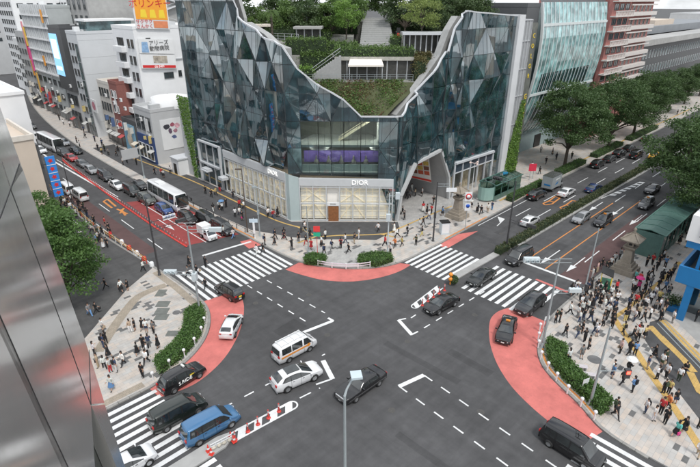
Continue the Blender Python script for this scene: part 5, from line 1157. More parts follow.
# ---------------------------------------------------------------- near building with polished metal panels, at the camera's left
n_w = Vector((math.cos(R(343.5))*math.cos(R(6)), math.sin(R(343.5))*math.cos(R(6)), math.sin(R(6)))); d_w = -2.0
def wp(x, y, d=0.0):
    a = (x-CX)/FPX; b = (y-CY)/FPX
    dv = Vector((_rx*a+_fx*(_c-b*_s), _ry*a+_fy*(_c-b*_s), -_s-b*_c)); return Vector((0, 0, CAM_H))+dv*((d_w)/dv.dot(n_w))-n_w*d
t = thing('metal_clad_building', 'near building with large polished grey metal panels at the left edge', 'building', (-3, 9, 0))
def metal_mat(name):
    m = bpy.data.materials.new(name); m.use_nodes = True; n = m.node_tree.nodes; l = m.node_tree.links; b = n['Principled BSDF']
    b.inputs['Base Color'].default_value = (0.56, 0.545, 0.52, 1); b.inputs['Metallic'].default_value = 0.78; b.inputs['Roughness'].default_value = 0.2
    g = n.new('ShaderNodeNewGeometry'); t_ = n.new('ShaderNodeTexNoise'); t_.inputs['Scale'].default_value = 0.55; t_.inputs['Detail'].default_value = 2; l.new(g.outputs['Position'], t_.inputs['Vector'])
    bp = n.new('ShaderNodeBump'); bp.inputs['Strength'].default_value = 0.035; bp.inputs['Distance'].default_value = 0.06; l.new(t_.outputs['Fac'], bp.inputs['Height']); l.new(bp.outputs[0], b.inputs['Normal'])
    t2 = n.new('ShaderNodeTexNoise'); t2.inputs['Scale'].default_value = 3; t2.inputs['Detail'].default_value = 6; l.new(g.outputs['Position'], t2.inputs['Vector'])
    r = n.new('ShaderNodeMapRange'); r.inputs[3].default_value = 0.10; r.inputs[4].default_value = 0.16; l.new(t2.outputs['Fac'], r.inputs[0]); l.new(r.outputs[0], b.inputs['Roughness'])
    return m
M_METAL = metal_mat('polished_metal')
E_ = [(0, 107), (23, 170), (52, 250), (85, 340), (125, 467), (150, 545)]
panels = [[(-1, 106), (0, 107), (23, 170), (19.3, 164), (10.6, 189), (2, 162), (-18, 106)],
          [(19.3, 164), (23, 170), (52, 250), (85, 340), (104.5, 403), (91, 404), (62, 325), (33, 248), (10.6, 189)],
          [(91.6, 406), (104.8, 404.5), (125, 467), (150, 545), (141, 545), (116.5, 467)],
          [(-60, 106), (-18, 106), (2, 162), (10.6, 189), (0, 218), (-60, 360)],
          [(0, 218), (10.6, 189), (33, 248), (62, 325), (91, 405), (95, 467), (100, 545), (101, 545), (68, 467), (41.5, 410), (0, 316), (-60, 200)],
          [(0, 316), (41.5, 410), (68, 467), (101, 545), (-60, 545), (-60, 400), (-60, 205)]]
panels[3] = [(-60, 106), (-18, 106), (2, 162), (10.6, 189), (0, 218), (-60, 199)]
panels[4] = [(-60, 200), (0, 219), (10.6, 190), (33, 249), (62, 326), (91, 406), (95, 467), (99, 545), (98, 545), (68.5, 467), (42, 410), (0.5, 316), (-60, 203)]
panels[5] = [(-60, 205), (0, 317), (41, 410.5), (67, 467), (96, 545), (-60, 545)]
for p_ in panels:
    c_ = (sum(a for a, _ in p_)/len(p_), sum(b for _, b in p_)/len(p_))
    def ins(a, b): return (a, b)
    V = [wp(*ins(a, b)) for a, b in p_]; cc = sum(V, Vector())/len(V)
    nn = len(V); area = sum((V[i]-V[0]).cross(V[(i+1) % nn]-V[0]).dot(n_w) for i in range(nn))
    if area < 0: V = V[::-1]
    W_ = [v-n_w*0.25 for v in V]
    bm = bmesh.new(); vv = [bm.verts.new(v-WL(t)) for v in V]; ww = [bm.verts.new(v-WL(t)) for v in W_]
    bm.faces.new(vv); bm.faces.new(ww[::-1])
    for i in range(nn): bm.faces.new((vv[i], ww[i], ww[(i+1) % nn], vv[(i+1) % nn]))
    bmesh.ops.triangulate(bm, faces=bm.faces[:])
    me = bpy.data.meshes.new('metal_panel'); bm.to_mesh(me); bm.free(); me.materials.append(M_METAL); link('metal_panel', me, t)
# dark open joint, seams
seam = MB()
for pl in ([(2, 162), (10.6, 189), (33, 248), (62, 325), (91, 405)], [(0, 316), (41.5, 410), (68, 467), (98, 545)], [(19.3, 164), (10.6, 189), (0, 218)], [(89, 350), (91, 405)], [(-60, 204), (0, 316)]):
    for a, b in zip(pl[:-1], pl[1:]): A, B = wp(*a, -0.003), wp(*b, -0.003); dd = (A-Vector((0, 0, CAM_H))).length; seam.beam(A, B, 0.0015*dd+0.006, 0.008, up=n_w)
seam.build('seam', M_BLACK, t, kind='stuff')
rc = MB(); rc.add([wp(85, 395, .26), wp(122, 470, .26), wp(160, 550, .26), wp(90, 550, .26)], [(0,1,2,3)]); rc.build('joint_lining', mat('joint_lining', (0.035, 0.042, 0.036), 0.5, 0.3, var=0.2), t)
MB().box(-45, -40, 0.12, -3.2, 11, 29.5).build('body', M_PGREY, t)
lb = MB(); lb.prism([(-45, 11.0), (-3.2, 11.0), (0.3, 10.6), (1.0, 12.6), (-8, 14.6), (-45, 14.6)], 0.12, 28.5); lb.build('lower_body', M_DKG, t)
windows(t, 'E', -3.2, -38, 8, 3, 28, 12, 6, 2.6, 2.6, M_DKG, 2, False)
# ================================================================ TREES AND HEDGES
L_TREE = leaf_mat('zelkova_leaf', (0.040, 0.085, 0.026), (0.105, 0.175, 0.058), 0.55)
L_BRIGHT = leaf_mat('bright_leaf', (0.10, 0.21, 0.03), (0.22, 0.36, 0.08), 0.6)
L_MID = leaf_mat('mid_leaf', (0.065, 0.13, 0.03), (0.15, 0.235, 0.065), 0.6)
L_DARK = leaf_mat('dark_leaf', (0.040, 0.078, 0.030), (0.10, 0.15, 0.055), 0.5)
L_HEDGE = leaf_mat('hedge_leaf', (0.055, 0.125, 0.028), (0.12, 0.22, 0.055), 1.2)
L_OLIVE = leaf_mat('dry_leaf', (0.09, 0.085, 0.03), (0.19, 0.17, 0.07), 0.9)
L_RUSSET = leaf_mat('russet_leaf', (0.10, 0.055, 0.03), (0.17, 0.10, 0.05), 0.9)
M_BARK = mat('bark', (0.085, 0.07, 0.055), 0.9, var=0.3, scale=6, bump=0.5, bscale=20)
def leaf_quad(V, F, c, size, rnd, upb=0.35):
    n = Vector((rnd.gauss(0, 1), rnd.gauss(0, 1), rnd.gauss(0, 1)+upb))
    if n.length < 1e-3: n = Vector((0, 0, 1))
    n.normalize(); a = n.cross(Vector((rnd.gauss(0, 1), rnd.gauss(0, 1), rnd.gauss(0, 1))))
    if a.length < 1e-3: return
    a.normalize(); b = n.cross(a); s = size*rnd.uniform(.6, 1.3); o = len(V)
    V += [c-a*s*.5, c+b*s*.3, c+a*s*.5, c-b*s*.3]; F.append((o, o+1, o+2, o+3))
def leaves(pts, size, rnd, m, name='crown', upb=0.35):
    V = []; F = []
    for p in pts: leaf_quad(V, F, p, size, rnd, upb)
    me = bpy.data.meshes.new(name); me.from_pydata([tuple(v) for v in V], [], F); me.materials.append(m); me.update(); return me
def crown_pts(rnd, clumps, per, rad, cz, rx, rz, flat=0.55):
    pts = []; C = []
    for k in range(clumps):
        th = rnd.uniform(0, 2*math.pi); ph = math.acos(rnd.uniform(-0.75, 1)); rr = rnd.uniform(.55, 1)
        C.append(Vector((rx*rr*math.sin(ph)*math.cos(th), rx*rr*math.sin(ph)*math.sin(th), cz+rz*rr*math.cos(ph))))
    for c in C:
        r0 = rad*rnd.uniform(.6, 1.3)
        for i in range(per):
            d = Vector((rnd.gauss(0, 1), rnd.gauss(0, 1), rnd.gauss(0, 1))).normalized()*(r0*rnd.random()**0.4); d.z *= flat; pts.append(c+d)
    return pts, C
def tree_meshes(seed, h, rx, rz, trunk_h, m, clumps=42, per=110, leaf=0.42, crad=1.35, tr=0.22):
    rnd = random.Random(seed); cz = trunk_h+rz*0.85
    pts, C = crown_pts(rnd, clumps, per, crad, cz, rx, rz)
    cm = leaves(pts, leaf, rnd, m)
    tb = MB(); tb.tube((0, 0, -0.1), (0.1, 0.05, trunk_h), tr, tr*.7, 8)
    for k, c in enumerate(C[:14]):
        mid = Vector((c.x*.35, c.y*.35, trunk_h+(c.z-trunk_h)*.45)); tb.tube((0.1, .05, trunk_h*rnd.uniform(.75, 1)), mid, tr*.5, tr*.3, 5, False); tb.tube(mid, c, tr*.3, tr*.08, 5, False)
    return tb.mesh('trunk', M_BARK), cm
def plant_tree(name, label, meshes, loc, rz=0.0, sc=1.0, group=None):
    t = thing(name, label, 'tree', loc, rz, group); t.scale = (sc, sc, sc)
    link('trunk', meshes[0], t); link('crown', meshes[1], t); return t
Z = [tree_meshes(100+k, 17, 6.5, 5.6, 3.6, L_TREE, 104, 250, 0.30, 1.5, 0.32) for k in range(3)]
zl = [(564.5, 166, 1.0), (608, 149, .97), (633, 136, .9), (651, 122, .80), (668, 112, .75), (684, 104, .70), (699, 96, .68)]
zlab = ['nearest leafy street tree in front of the curved glass building', 'second leafy street tree, right of the one by the curved glass', 'third leafy street tree along the avenue kerb', 'fourth leafy street tree below the brick flats', 'fifth leafy street tree along the far kerb', 'sixth leafy street tree along the far kerb', 'farthest leafy street tree of the kerb row']
for k, (a, b, s_) in enumerate(zl): p = gp(a, b, KW); plant_tree('street_tree', zlab[k], Z[k % 3], (p[0], max(p[1], 41.6), KW), k*1.3, s_*1.28, 'street trees along the avenue')
zr = [(99.0, 17.6, 1.05), (112.5, 16.5, .95), (128, 17.0, .85), (145, 16.8, .8), (90, 12.6, 0.85), (104, 11.0, .9), (162, 17, .75), (182, 17, .7)]
rlab = ['big dark street tree over the green canopy', 'second dark street tree behind the one over the green canopy', 'third dark tree down the right kerb', 'fourth dark tree down the right kerb', 'dark tree right of the green canopy at the picture edge', 'dark tree behind the green canopy at the right edge', 'far tree of the right kerb row', 'farthest tree of the right kerb row']
Z2 = [tree_meshes(110+k, 15, 6.2, 5.0, 3.2, L_TREE, 90, 250, 0.30, 1.5, 0.32) for k in range(2)]
for k, (x, y, s_) in enumerate(zr): plant_tree('street_tree', rlab[k], Z2[k % 2], (x, y, KW), 2+k*1.9, s_*1.28, 'street trees along the avenue')
LT = tree_meshes(77, 9, 3.5, 4.6, 1.3, leaf_mat('plane_leaf', (0.05, 0.115, 0.028), (0.13, 0.23, 0.06), 0.7), 70, 230, 0.26, 1.15, 0.2)
q = gp(58, 262, 6.0); plant_tree('street_tree', 'green street tree beside the metal clad building at left', LT, (q[0], q[1], KW), 0.4, 1.25)
q = gp(43, 222, 6.0); plant_tree('street_tree', 'smaller green street tree behind the left one, by the blue sign', LT, (q[0], q[1]+1.0, KW), 2.4, 1.0)
FT = tree_meshes(78, 8, 2.8, 2.4, 2.4, L_MID, 20, 70, 0.5, 1.1, 0.18)
for k, (X, Y) in enumerate(((24.5, 196), (27.5, 212), (31, 230))): plant_tree('street_tree', ['leafy tree at the far left edge of the side street', 'second leafy tree at the far left street edge', 'farthest leafy tree at the left street edge'][k], FT, (X, Y, KW), k, 1.2, 'trees far along the side street')
# shrubs, a broad bed of low plants under the street trees
def shrub(name, label, cat, loc, pts, size, m, rnd, group=None, core=None):
    t = thing(name, label, cat, loc, group=group); o = Vector(loc)
    me = leaves([Vector(p)-o for p in pts], size, rnd, m, 'foliage'); link('foliage', me, t)
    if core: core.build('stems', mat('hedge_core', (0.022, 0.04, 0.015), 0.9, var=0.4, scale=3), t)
    return t
def hedge_poly(name, label, poly, h, n, seed, m=None, group=None, z=KW, size=0.2, jit=.11):
    rnd = random.Random(seed); x0 = min(p[0] for p in poly); x1 = max(p[0] for p in poly); y0 = min(p[1] for p in poly); y1 = max(p[1] for p in poly); pts = []
    cx_ = sum(p[0] for p in poly)/len(poly); cy_ = sum(p[1] for p in poly)/len(poly)
    while len(pts) < n*0.6:
        p = (rnd.uniform(x0, x1), rnd.uniform(y0, y1))
        if inpoly(p, poly): pts.append((p[0], p[1], z+h+rnd.gauss(0, jit)))
    m_ = len(poly); per = sum(math.dist(poly[i], poly[(i+1) % m_]) for i in range(m_))
    for i in range(m_):
        a, b = poly[i], poly[(i+1) % m_]
        for k in range(int(n*0.4*math.dist(a, b)/per)):
            t_ = rnd.random(); pts.append((a[0]+(b[0]-a[0])*t_+rnd.gauss(0, jit*1.2), a[1]+(b[1]-a[1])*t_+rnd.gauss(0, jit*1.2), z+rnd.uniform(0.05, h)))
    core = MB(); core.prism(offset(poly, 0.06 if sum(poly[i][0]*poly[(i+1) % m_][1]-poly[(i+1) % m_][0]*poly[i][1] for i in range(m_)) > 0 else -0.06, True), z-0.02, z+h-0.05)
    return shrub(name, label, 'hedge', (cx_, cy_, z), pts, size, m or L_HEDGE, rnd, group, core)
H1 = cut(offset(K_NW, 0.75), lambda p: p[0] > 13.2 and p[1] < 48.4)
hedge_poly('hedge', 'curved clipped green hedge on the left corner of the junction', H1 + offset(H1, 1.9)[::-1][1:-1], 0.75, 9000, 1)
H3 = cut(offset(K_SE, 0.95), lambda p: p[0] < 45.8 and p[1] > 8.0)
hedge_poly('hedge', 'long curved clipped hedge on the right corner of the junction', H3 + offset(H3, 1.75)[::-1][1:-1], 0.75, 9000, 2)
hedge_poly('hedge', 'small clipped hedge left of the white guard rail', [gp(305, 264.5, KW), gp(322.5, 266, KW), gp(326, 259.5, KW), gp(313, 257, KW), gp(305.5, 259.5, KW)], 0.8, 2600, 3)
hedge_poly('hedge', 'small clipped hedge right of the white guard rail', [gp(358.5, 264.5, KW), gp(376, 267.5, KW), gp(393, 262, KW), gp(389, 257, KW), gp(373, 256, KW), gp(359, 259, KW)], 0.8, 3200, 4)
L_MED = leaf_mat('reserve_hedge_leaf', (0.05, 0.07, 0.028), (0.12, 0.13, 0.055), 0.8)
segs = [(59.2, 62.0), (62.4, 78), (78.5, 95), (95.5, 112), (112.5, 130), (130.5, 160)]
for k, (xa, xb) in enumerate(segs):
    yy = lambda x: 31.0-(x-62)*0.012 if x < 160 else 29.6
    hedge_poly('hedge', ['short clipped hedge block nearest the crossing on the central reserve', 'first long clipped hedge of the central reserve', 'second long clipped hedge of the central reserve', 'third clipped hedge of the central reserve', 'fourth clipped hedge of the central reserve', 'farthest clipped hedge of the central reserve'][k], [(xa, yy(xa)-.5), (xb, yy(xb)-.5), (xb, yy(xb)+.55), (xa, yy(xa)+.55)], 0.85, int(130*(xb-xa)), 20+k, L_MED, 'hedges of the central reserve', 0.16, 0.24)
hedge_poly('hedge', 'ivy green hedge bed beside the parked truck', [(79, 39.9), (92, 40.4), (92, 41.5), (79, 41.3)], 1.0, 2400, 31)
hedge_poly('hedge', 'low shrub bed under the first avenue tree', [(100, 40.6), (112, 40.6), (112, 42.4), (100, 42.4)], 0.9, 2400, 32)
hedge_poly('hedge', 'low shrub bed under the second avenue tree', [(118, 40.6), (134, 40.6), (134, 42.4), (118, 42.4)], 0.9, 2400, 33)
hedge_poly('hedge', 'low shrub bed along the kerb farther up the avenue', [(140, 40.6), (160, 40.6), (160, 42.4), (140, 42.4)], 0.9, 2400, 34)
# living walls
def wall_leaves(t, pts, m, rnd, size=0.3): o = WL(t); link('foliage', leaves([Vector(p)-o for p in pts], size, rnd, m, 'foliage'), t)
rl = random.Random(14); pts = []
while len(pts) < 5200:
    z = rl.uniform(0, 15); x = rl.uniform(90.6, 95.4)
    if z < (x-90.0)*3.4+1.2: pts.append((x, 48.6+rl.gauss(0, .12), z+KW))
wall_leaves(gwall, pts, L_BRIGHT, rl); MB().box(90.6, 48.68, 0.12, 95.4, 48.74, 1.2).build('trough', M_DKG, gwall)
pts = []
while len(pts) < 4200:
    z = rl.uniform(0, 16); y = rl.uniform(91.4, 96)
    if y-91.4 < 1.2+z*.22: pts.append((45.3+rl.gauss(0, .12), y, z+KW))
wall_leaves(gwall2, pts, L_BRIGHT, rl); MB().box(45.35, 91.6, 0.12, 45.8, 96, 15.5).build('backing_wall', M_GBLD, gwall2)
# ---------------------------------------------------------------- roof garden planting
def rpt(e, w, z): return tuple(rg(e, w, z))
rnd = random.Random(31)
bed = thing('planted_bed', 'sloping bed of mixed low green and russet plants behind the glass V', 'planting', rg(0, 3, 17)); 
for (m_, n_, nm) in ((L_MID, 5200, 'green_plants'), (L_OLIVE, 2200, 'dry_plants'), (L_RUSSET, 1100, 'russet_plants')):
    pts = []; cen = [(rnd.uniform(-9, 9), rnd.uniform(0, 1)) for _ in range(26)]
    while len(pts) < n_:
        c = rnd.choice(cen); t_ = min(1, max(0, c[1]+rnd.gauss(0, .10))); hw = 5.6+t_*6; e = max(-hw, min(hw, c[0]+rnd.gauss(0, .9)))
        pts.append(Vector(rpt(e-5.5, 0.5+6.5*t_, 17.0+4.3*t_+rnd.uniform(0, .3)))-WL(bed))
    o = link(nm, leaves(pts, 0.3, rnd, m_, nm), bed); o['kind'] = 'stuff'
def rhedge(label, e0, e1, w0, w1, z, h, n, m, seed):
    P = [rg(e, w, 0) for e, w in ((e0, w0), (e1, w0), (e1, w1), (e0, w1))]; hedge_poly('hedge', label, [(p.x, p.y) for p in P], h, n, seed, m, 'rooftop hedges', z, 0.28, .24)
rhedge('rooftop hedge along the top of the café front', -7, 5.8, 9.4, 10.9, 24.75, 1.1, 2600, L_MID, 41)
rhedge('rooftop hedge left of the stairs, behind the roof edge', -15.0, -8.4, 11.4, 13.4, 24.9, 2.2, 2200, L_MID, 42)
rhedge('low rooftop hedge by the lower left stair landing', -12.5, -10.4, 7.2, 8.6, 21.2, 1.9, 800, L_BRIGHT, 43)
rhedge('trailing hedge right of the café', 5.8, 7.6, 7.4, 9.1, 21.2, 3.2, 1500, L_OLIVE, 44)
rhedge('rooftop hedge below the round bright tree', -8.6, -3.2, 14.0, 16.5, 25.0, 1.3, 1500, L_MID, 45)
rhedge('rooftop hedge at the left of the deck foot', -7.0, 3.6, 12.6, 13.8, 25.0, 0.9, 1500, L_MID, 46)
rhedge('rooftop hedge at the foot of the palm', -19.5, -11, 17.5, 19.5, 26.6, 1.8, 1800, L_DARK, 47)
rhedge('small dark rooftop bush by the banner', 2.2, 4.0, 13.0, 14.4, 25.0, 2.3, 600, L_MID, 48)
rhedge('climbing plants on the terrace wall left of the café', -12.6, -7.4, 10.6, 10.95, 21.2, 3.7, 1600, L_MID, 51)
rhedge('climbing plants on the terrace wall right of the café', 5.9, 8.6, 9.2, 9.55, 21.2, 3.9, 1300, L_OLIVE, 52)
rhedge('shrub row along the upper left roof terrace', -20.5, -12.4, 19.8, 21.5, 26.6, 1.6, 1800, L_DARK, 53)
rhedge('shrub row along the foot of the roof trees', -18, -3.4, 28.6, 30.4, 27.0, 2.6, 3200, L_DARK, 54)
rhedge('shrub row right of the stepped deck top', 3.4, 16, 28.6, 30.4, 27.6, 2.2, 3000, L_DARK, 55)
rhedge('shrub mass left of the round bright tree', -12.2, -8.0, 18.6, 21.0, 26.0, 2.0, 1500, L_MID, 57)
RT = tree_meshes(201, 7, 2.4, 2.6, 1.6, L_BRIGHT, 30, 130, 0.26, 0.9, 0.14)
plant_tree('roof_tree', 'round bright green tree on the roof left of the stepped deck', RT, rpt(-5.2, 17.5, 26.8), 0.3, 1.0)
RT2 = tree_meshes(202, 8, 3.8, 2.6, 2.6, leaf_mat('lime_leaf', (0.13, 0.19, 0.04), (0.27, 0.33, 0.10), 0.6), 34, 110, 0.28, 1.1, 0.14)
plant_tree('roof_tree', 'spreading yellow green tree on the roof right of the banner', RT2, rpt(7.6, 15.4, 26.4), 1.0, 1.0)
RT3 = tree_meshes(203, 7, 2.6, 2.3, .6, L_MID, 30, 120, 0.30, 1.0, 0.12); RT4 = tree_meshes(204, 8, 3.2, 3.0, .6, L_DARK, 34, 120, 0.34, 1.15, 0.16)
spots = [(-26, 24, 26.6), (-22, 27, 26.6), (-17, 28, 28.5), (-14, 31, 29.4), (-10, 29, 28.6), (-6, 33, 29.4), (-2.5, 35, 29.6), (2.0, 35, 29.6), (5, 30, 28.6), (9, 27, 28.2), (13, 25, 28), (12, 31, 29.4), (16.5, 24, 28), (14.5, 30, 29), (19, 25, 28.2), (-8, 21, 27.2), (-12, 20, 27.0), (-16, 21, 26.6), (11, 21, 27.2), (18, 27, 28.2), (12, 33, 29.2), (-21, 23, 26.6), (-18, 25, 26.8), (9, 35, 29.2), (-9, 25, 27), (-4.5, 28, 27.6), (5.5, 25, 27.6), (-13, 26, 27)]
adj = ['dark', 'mid green']
order = [q_+' '*0 for q_ in ('first', 'second', 'third', 'fourth', 'fifth', 'sixth', 'seventh', 'eighth', 'ninth', 'tenth', 'eleventh', 'twelfth', 'thirteenth', 'fourteenth', 'fifteenth', 'sixteenth')]
srt = sorted(range(len(spots)), key=lambda k: px_of(*rg(*spots[k])[:2], spots[k][2])[0]); cnt = [0, 0]; lab_ = {}
for k in srt: lab_[k] = '%s %s tree from the left among the roof garden trees' % (order[cnt[k % 2]], adj[k % 2]); cnt[k % 2] += 1
for k, (e, w, z) in enumerate(spots): plant_tree('roof_tree', lab_[k], (RT4, RT3)[k % 2], rpt(e, w, z), k*1.7, rnd.uniform(.85, 1.35), 'roof garden trees')
pal = thing('palm_tree', 'palm with arching fronds above the left roof edge', 'tree', rpt(-17.6, 14.5, 26.6)); tb = MB(); tb.tube((0, 0, 0), (0.1, 0, 5.8), 0.26, 0.2, 8)
for k in range(9): tb.lathe((0.1*k/9, 0, 0.4+k*0.6), [(0.25, 0), (0.29, 0.15), (0.23, 0.3)], 8)
pal.scale = (.8, .8, .8); tb.build('trunk', M_BARK, pal, off=(0, 0, 0)); V = []; F = []
for k in range(26):
    th = k*2.4; el = rnd.uniform(-.1, 1.0); L = rnd.uniform(2.2, 3.0); prev = Vector((0.1, 0, 5.8))
    for s_ in range(1, 9):
        t_ = s_/8; p = Vector((0.1+math.cos(th)*L*t_*math.cos(el*.6), math.sin(th)*L*t_*math.cos(el*.6), 5.8+L*(math.sin(el)*t_-1.0*t_*t_)))
        d = (p-prev).normalized(); sd_ = d.cross(Vector((0, 0, 1))).normalized()
        for sgn in (-1, 1):
            for q_ in range(2):
                b0 = prev.lerp(p, q_*.5); o_ = len(V); tip = b0+sd_*sgn*0.55*(1-t_*.5)+d*.3-Vector((0, 0, .18)); V += [b0, b0+d*.09, tip]; F.append((o_, o_+1, o_+2))
        prev = p
me = bpy.data.meshes.new('fronds'); me.from_pydata([tuple(v) for v in V], [], F); me.materials.append(L_MID); link('fronds', me, pal)
# ================================================================ VEHICLES
M_PAINT = mat('car_paint', objcol=True, rough=0.28, var=0.04, scale=2, coat=0.9, metal=0.15)
M_CARGLASS = facade_glass('car_glass', (0.022, 0.027, 0.028), 0.04, 1.75, 0.7, 0.0)
M_HEAD = mat('headlamp', (0.62, 0.64, 0.66), 0.15, 0.2, var=0.1, scale=8); M_TAIL = mat('tail_lamp', (0.45, 0.015, 0.015), 0.2, var=0.1, scale=8)
M_PLATE = mat('number_plate', (0.65, 0.66, 0.64), 0.5, var=0.05); M_PLATEG = mat('green_plate', (0.08, 0.2, 0.1), 0.5, var=0.05)
M_CHROME = mat('chrome', (0.6, 0.6, 0.6), 0.2, 0.9, var=0.05)
def lerp_list(P, x):
    if x <= P[0][0]: return P[0][1]
    for (a, za), (b, zb) in zip(P[:-1], P[1:]):
        if x <= b: return za+(zb-za)*(x-a)/(b-a)
    return P[-1][1]
KINDS = {
 'sedan': dict(L=4.75, W=1.82, H=1.45, belt=[(-2.37, .86), (-2.1, .97), (-1.2, .95), (1.1, .93), (1.5, .90), (2.2, .76), (2.37, .66)], g=(-1.95, -1.05, .30, 1.25), k=.42, wb=1.38, R=.33, sw=[(-1.15, -.12, -.92, -.08), (-.02, .98, .02, .36)], box=.0),
 'limo': dict(L=5.3, W=1.92, H=1.5, belt=[(-2.65, .92), (-2.5, 1.0), (1.1, .98), (1.7, .97), (2.5, .90), (2.65, .78)], g=(-1.75, -1.35, .30, 1.05), k=.36, wb=1.52, R=.34, sw=[(-1.45, -.30, -1.25, -.26), (-.2, .86, -.16, .36)], box=.6),
 'suv': dict(L=4.85, W=1.9, H=1.72, belt=[(-2.42, .98), (-2.3, 1.18), (-1.2, 1.15), (1.0, 1.08), (1.4, 1.07), (2.0, 1.0), (2.3, .90), (2.42, .76)], g=(-2.36, -1.62, .15, 1.38), k=.42, wb=1.41, R=.38, sw=[(-1.78, -1.02, -1.42, -.99), (-.96, .0, -.93, .02), (.05, 1.0, .07, .28)], box=.15),
 'hatch': dict(L=4.1, W=1.74, H=1.52, belt=[(-2.05, .92), (-1.95, 1.06), (1.0, .97), (1.3, .95), (1.75, .86), (1.95, .76), (2.05, .64)], g=(-2.0, -1.5, .15, 1.36), k=.44, wb=1.27, R=.33, sw=[(-1.55, -.78, -1.22, -.75), (-.72, .12, -.70, .14), (.17, 1.02, .19, .30)], box=.05),
 'minivan': dict(L=4.85, W=1.84, H=1.9, belt=[(-2.42, 1.0), (-2.3, 1.10), (1.3, 1.06), (1.75, 1.04), (2.25, .92), (2.42, .70)], g=(-2.36, -2.12, .85, 1.72), k=.16, wb=1.46, R=.33, sw=[(-2.0, -1.15, -1.9, -1.12), (-1.02, .02, -1.0, .04), (.14, 1.36, .16, .92)], box=.5),
 'jtaxi': dict(L=4.4, W=1.7, H=1.74, belt=[(-2.2, .92), (-2.1, 1.03), (1.0, 1.0), (1.35, .99), (2.0, .88), (2.2, .68)], g=(-2.12, -1.72, .40, 1.22), k=.25, wb=1.36, R=.32, sw=[(-1.75, -.95, -1.6, -.92), (-.82, .1, -.8, .12), (.2, .98, .22, .5)], box=.3),
 'van': dict(L=4.7, W=1.72, H=2.0, belt=[(-2.35, 1.05), (-2.3, 1.15), (1.7, 1.08), (2.1, 1.05), (2.3, .92), (2.35, .70)], g=(-2.33, -2.22, 1.10, 2.02), k=.10, wb=1.30, R=.32, sw=[(-2.05, -.95, -2.02, -.93), (-.85, .42, -.83, .44), (.62, 1.62, .64, 1.12)], box=.7),
 'bus': dict(L=11.6, W=2.5, H=3.35, belt=[(-5.8, 1.5), (5.4, 1.5), (5.75, 1.35), (5.8, 1.0)], g=(-5.79, -5.6, 5.3, 5.72), k=.05, wb=3.0, R=.5, sw=[(-5.2, -3.2, -5.2, -3.2), (-3.1, -1.1, -3.1, -1.1), (-1.0, 1.0, -1.0, 1.0), (1.1, 3.1, 1.1, 3.1), (3.2, 4.9, 3.2, 4.9)], box=.9),
 'cab': dict(L=1.7, W=1.6, H=1.8, belt=[(-.85, 1.0), (.4, .98), (.75, .92), (.85, .65)], g=(-.84, -.8, .10, .62), k=.14, wb=.1, R=.29, sw=[(-.6, .38, -.58, .08)], box=.8),
}
def car_section(K, x):
    L, W, H = K['L'], K['W'], K['H']; u = abs(x)/(L/2); ex = 4+6*K['box']; RB = .10-.08*K['box']
    w = W/2*(1-(.17-.08*K['box'])*u**ex-.03*u*u*(1-K['box'])); zb = lerp_list(K['belt'], x); a, b, c, d = K['g']
    if x <= a or x >= d: zr = zb
    elif x < b: t = (x-a)/(b-a); zr = zb+(H-RB-zb)*(t*(1.18-.18*t))
    elif x <= c: m = (b+c)/2; zr = H-RB*((x-m)/(c-b)*2)**2
    else: t = (d-x)/(d-c); zr = zb+(H-RB-zb)*t
    zr = max(zr, zb); h = zr-zb; z0 = .20+.10*max(0, u-.82)/.18
    y5 = w*.93-K['k']*h
    return [(w*.86, z0), (w*.965, z0+.10), (w, z0+.50*(zb-z0)), (w*.985, zb-.14*(zb-z0)), (w*.95, zb), (y5, zb+max(h-.09, h*.5)), (y5-.11, zb+h+.004), (max(y5-.11, .1)*.5, zb+h+.028), (0, zb+h+.035)]
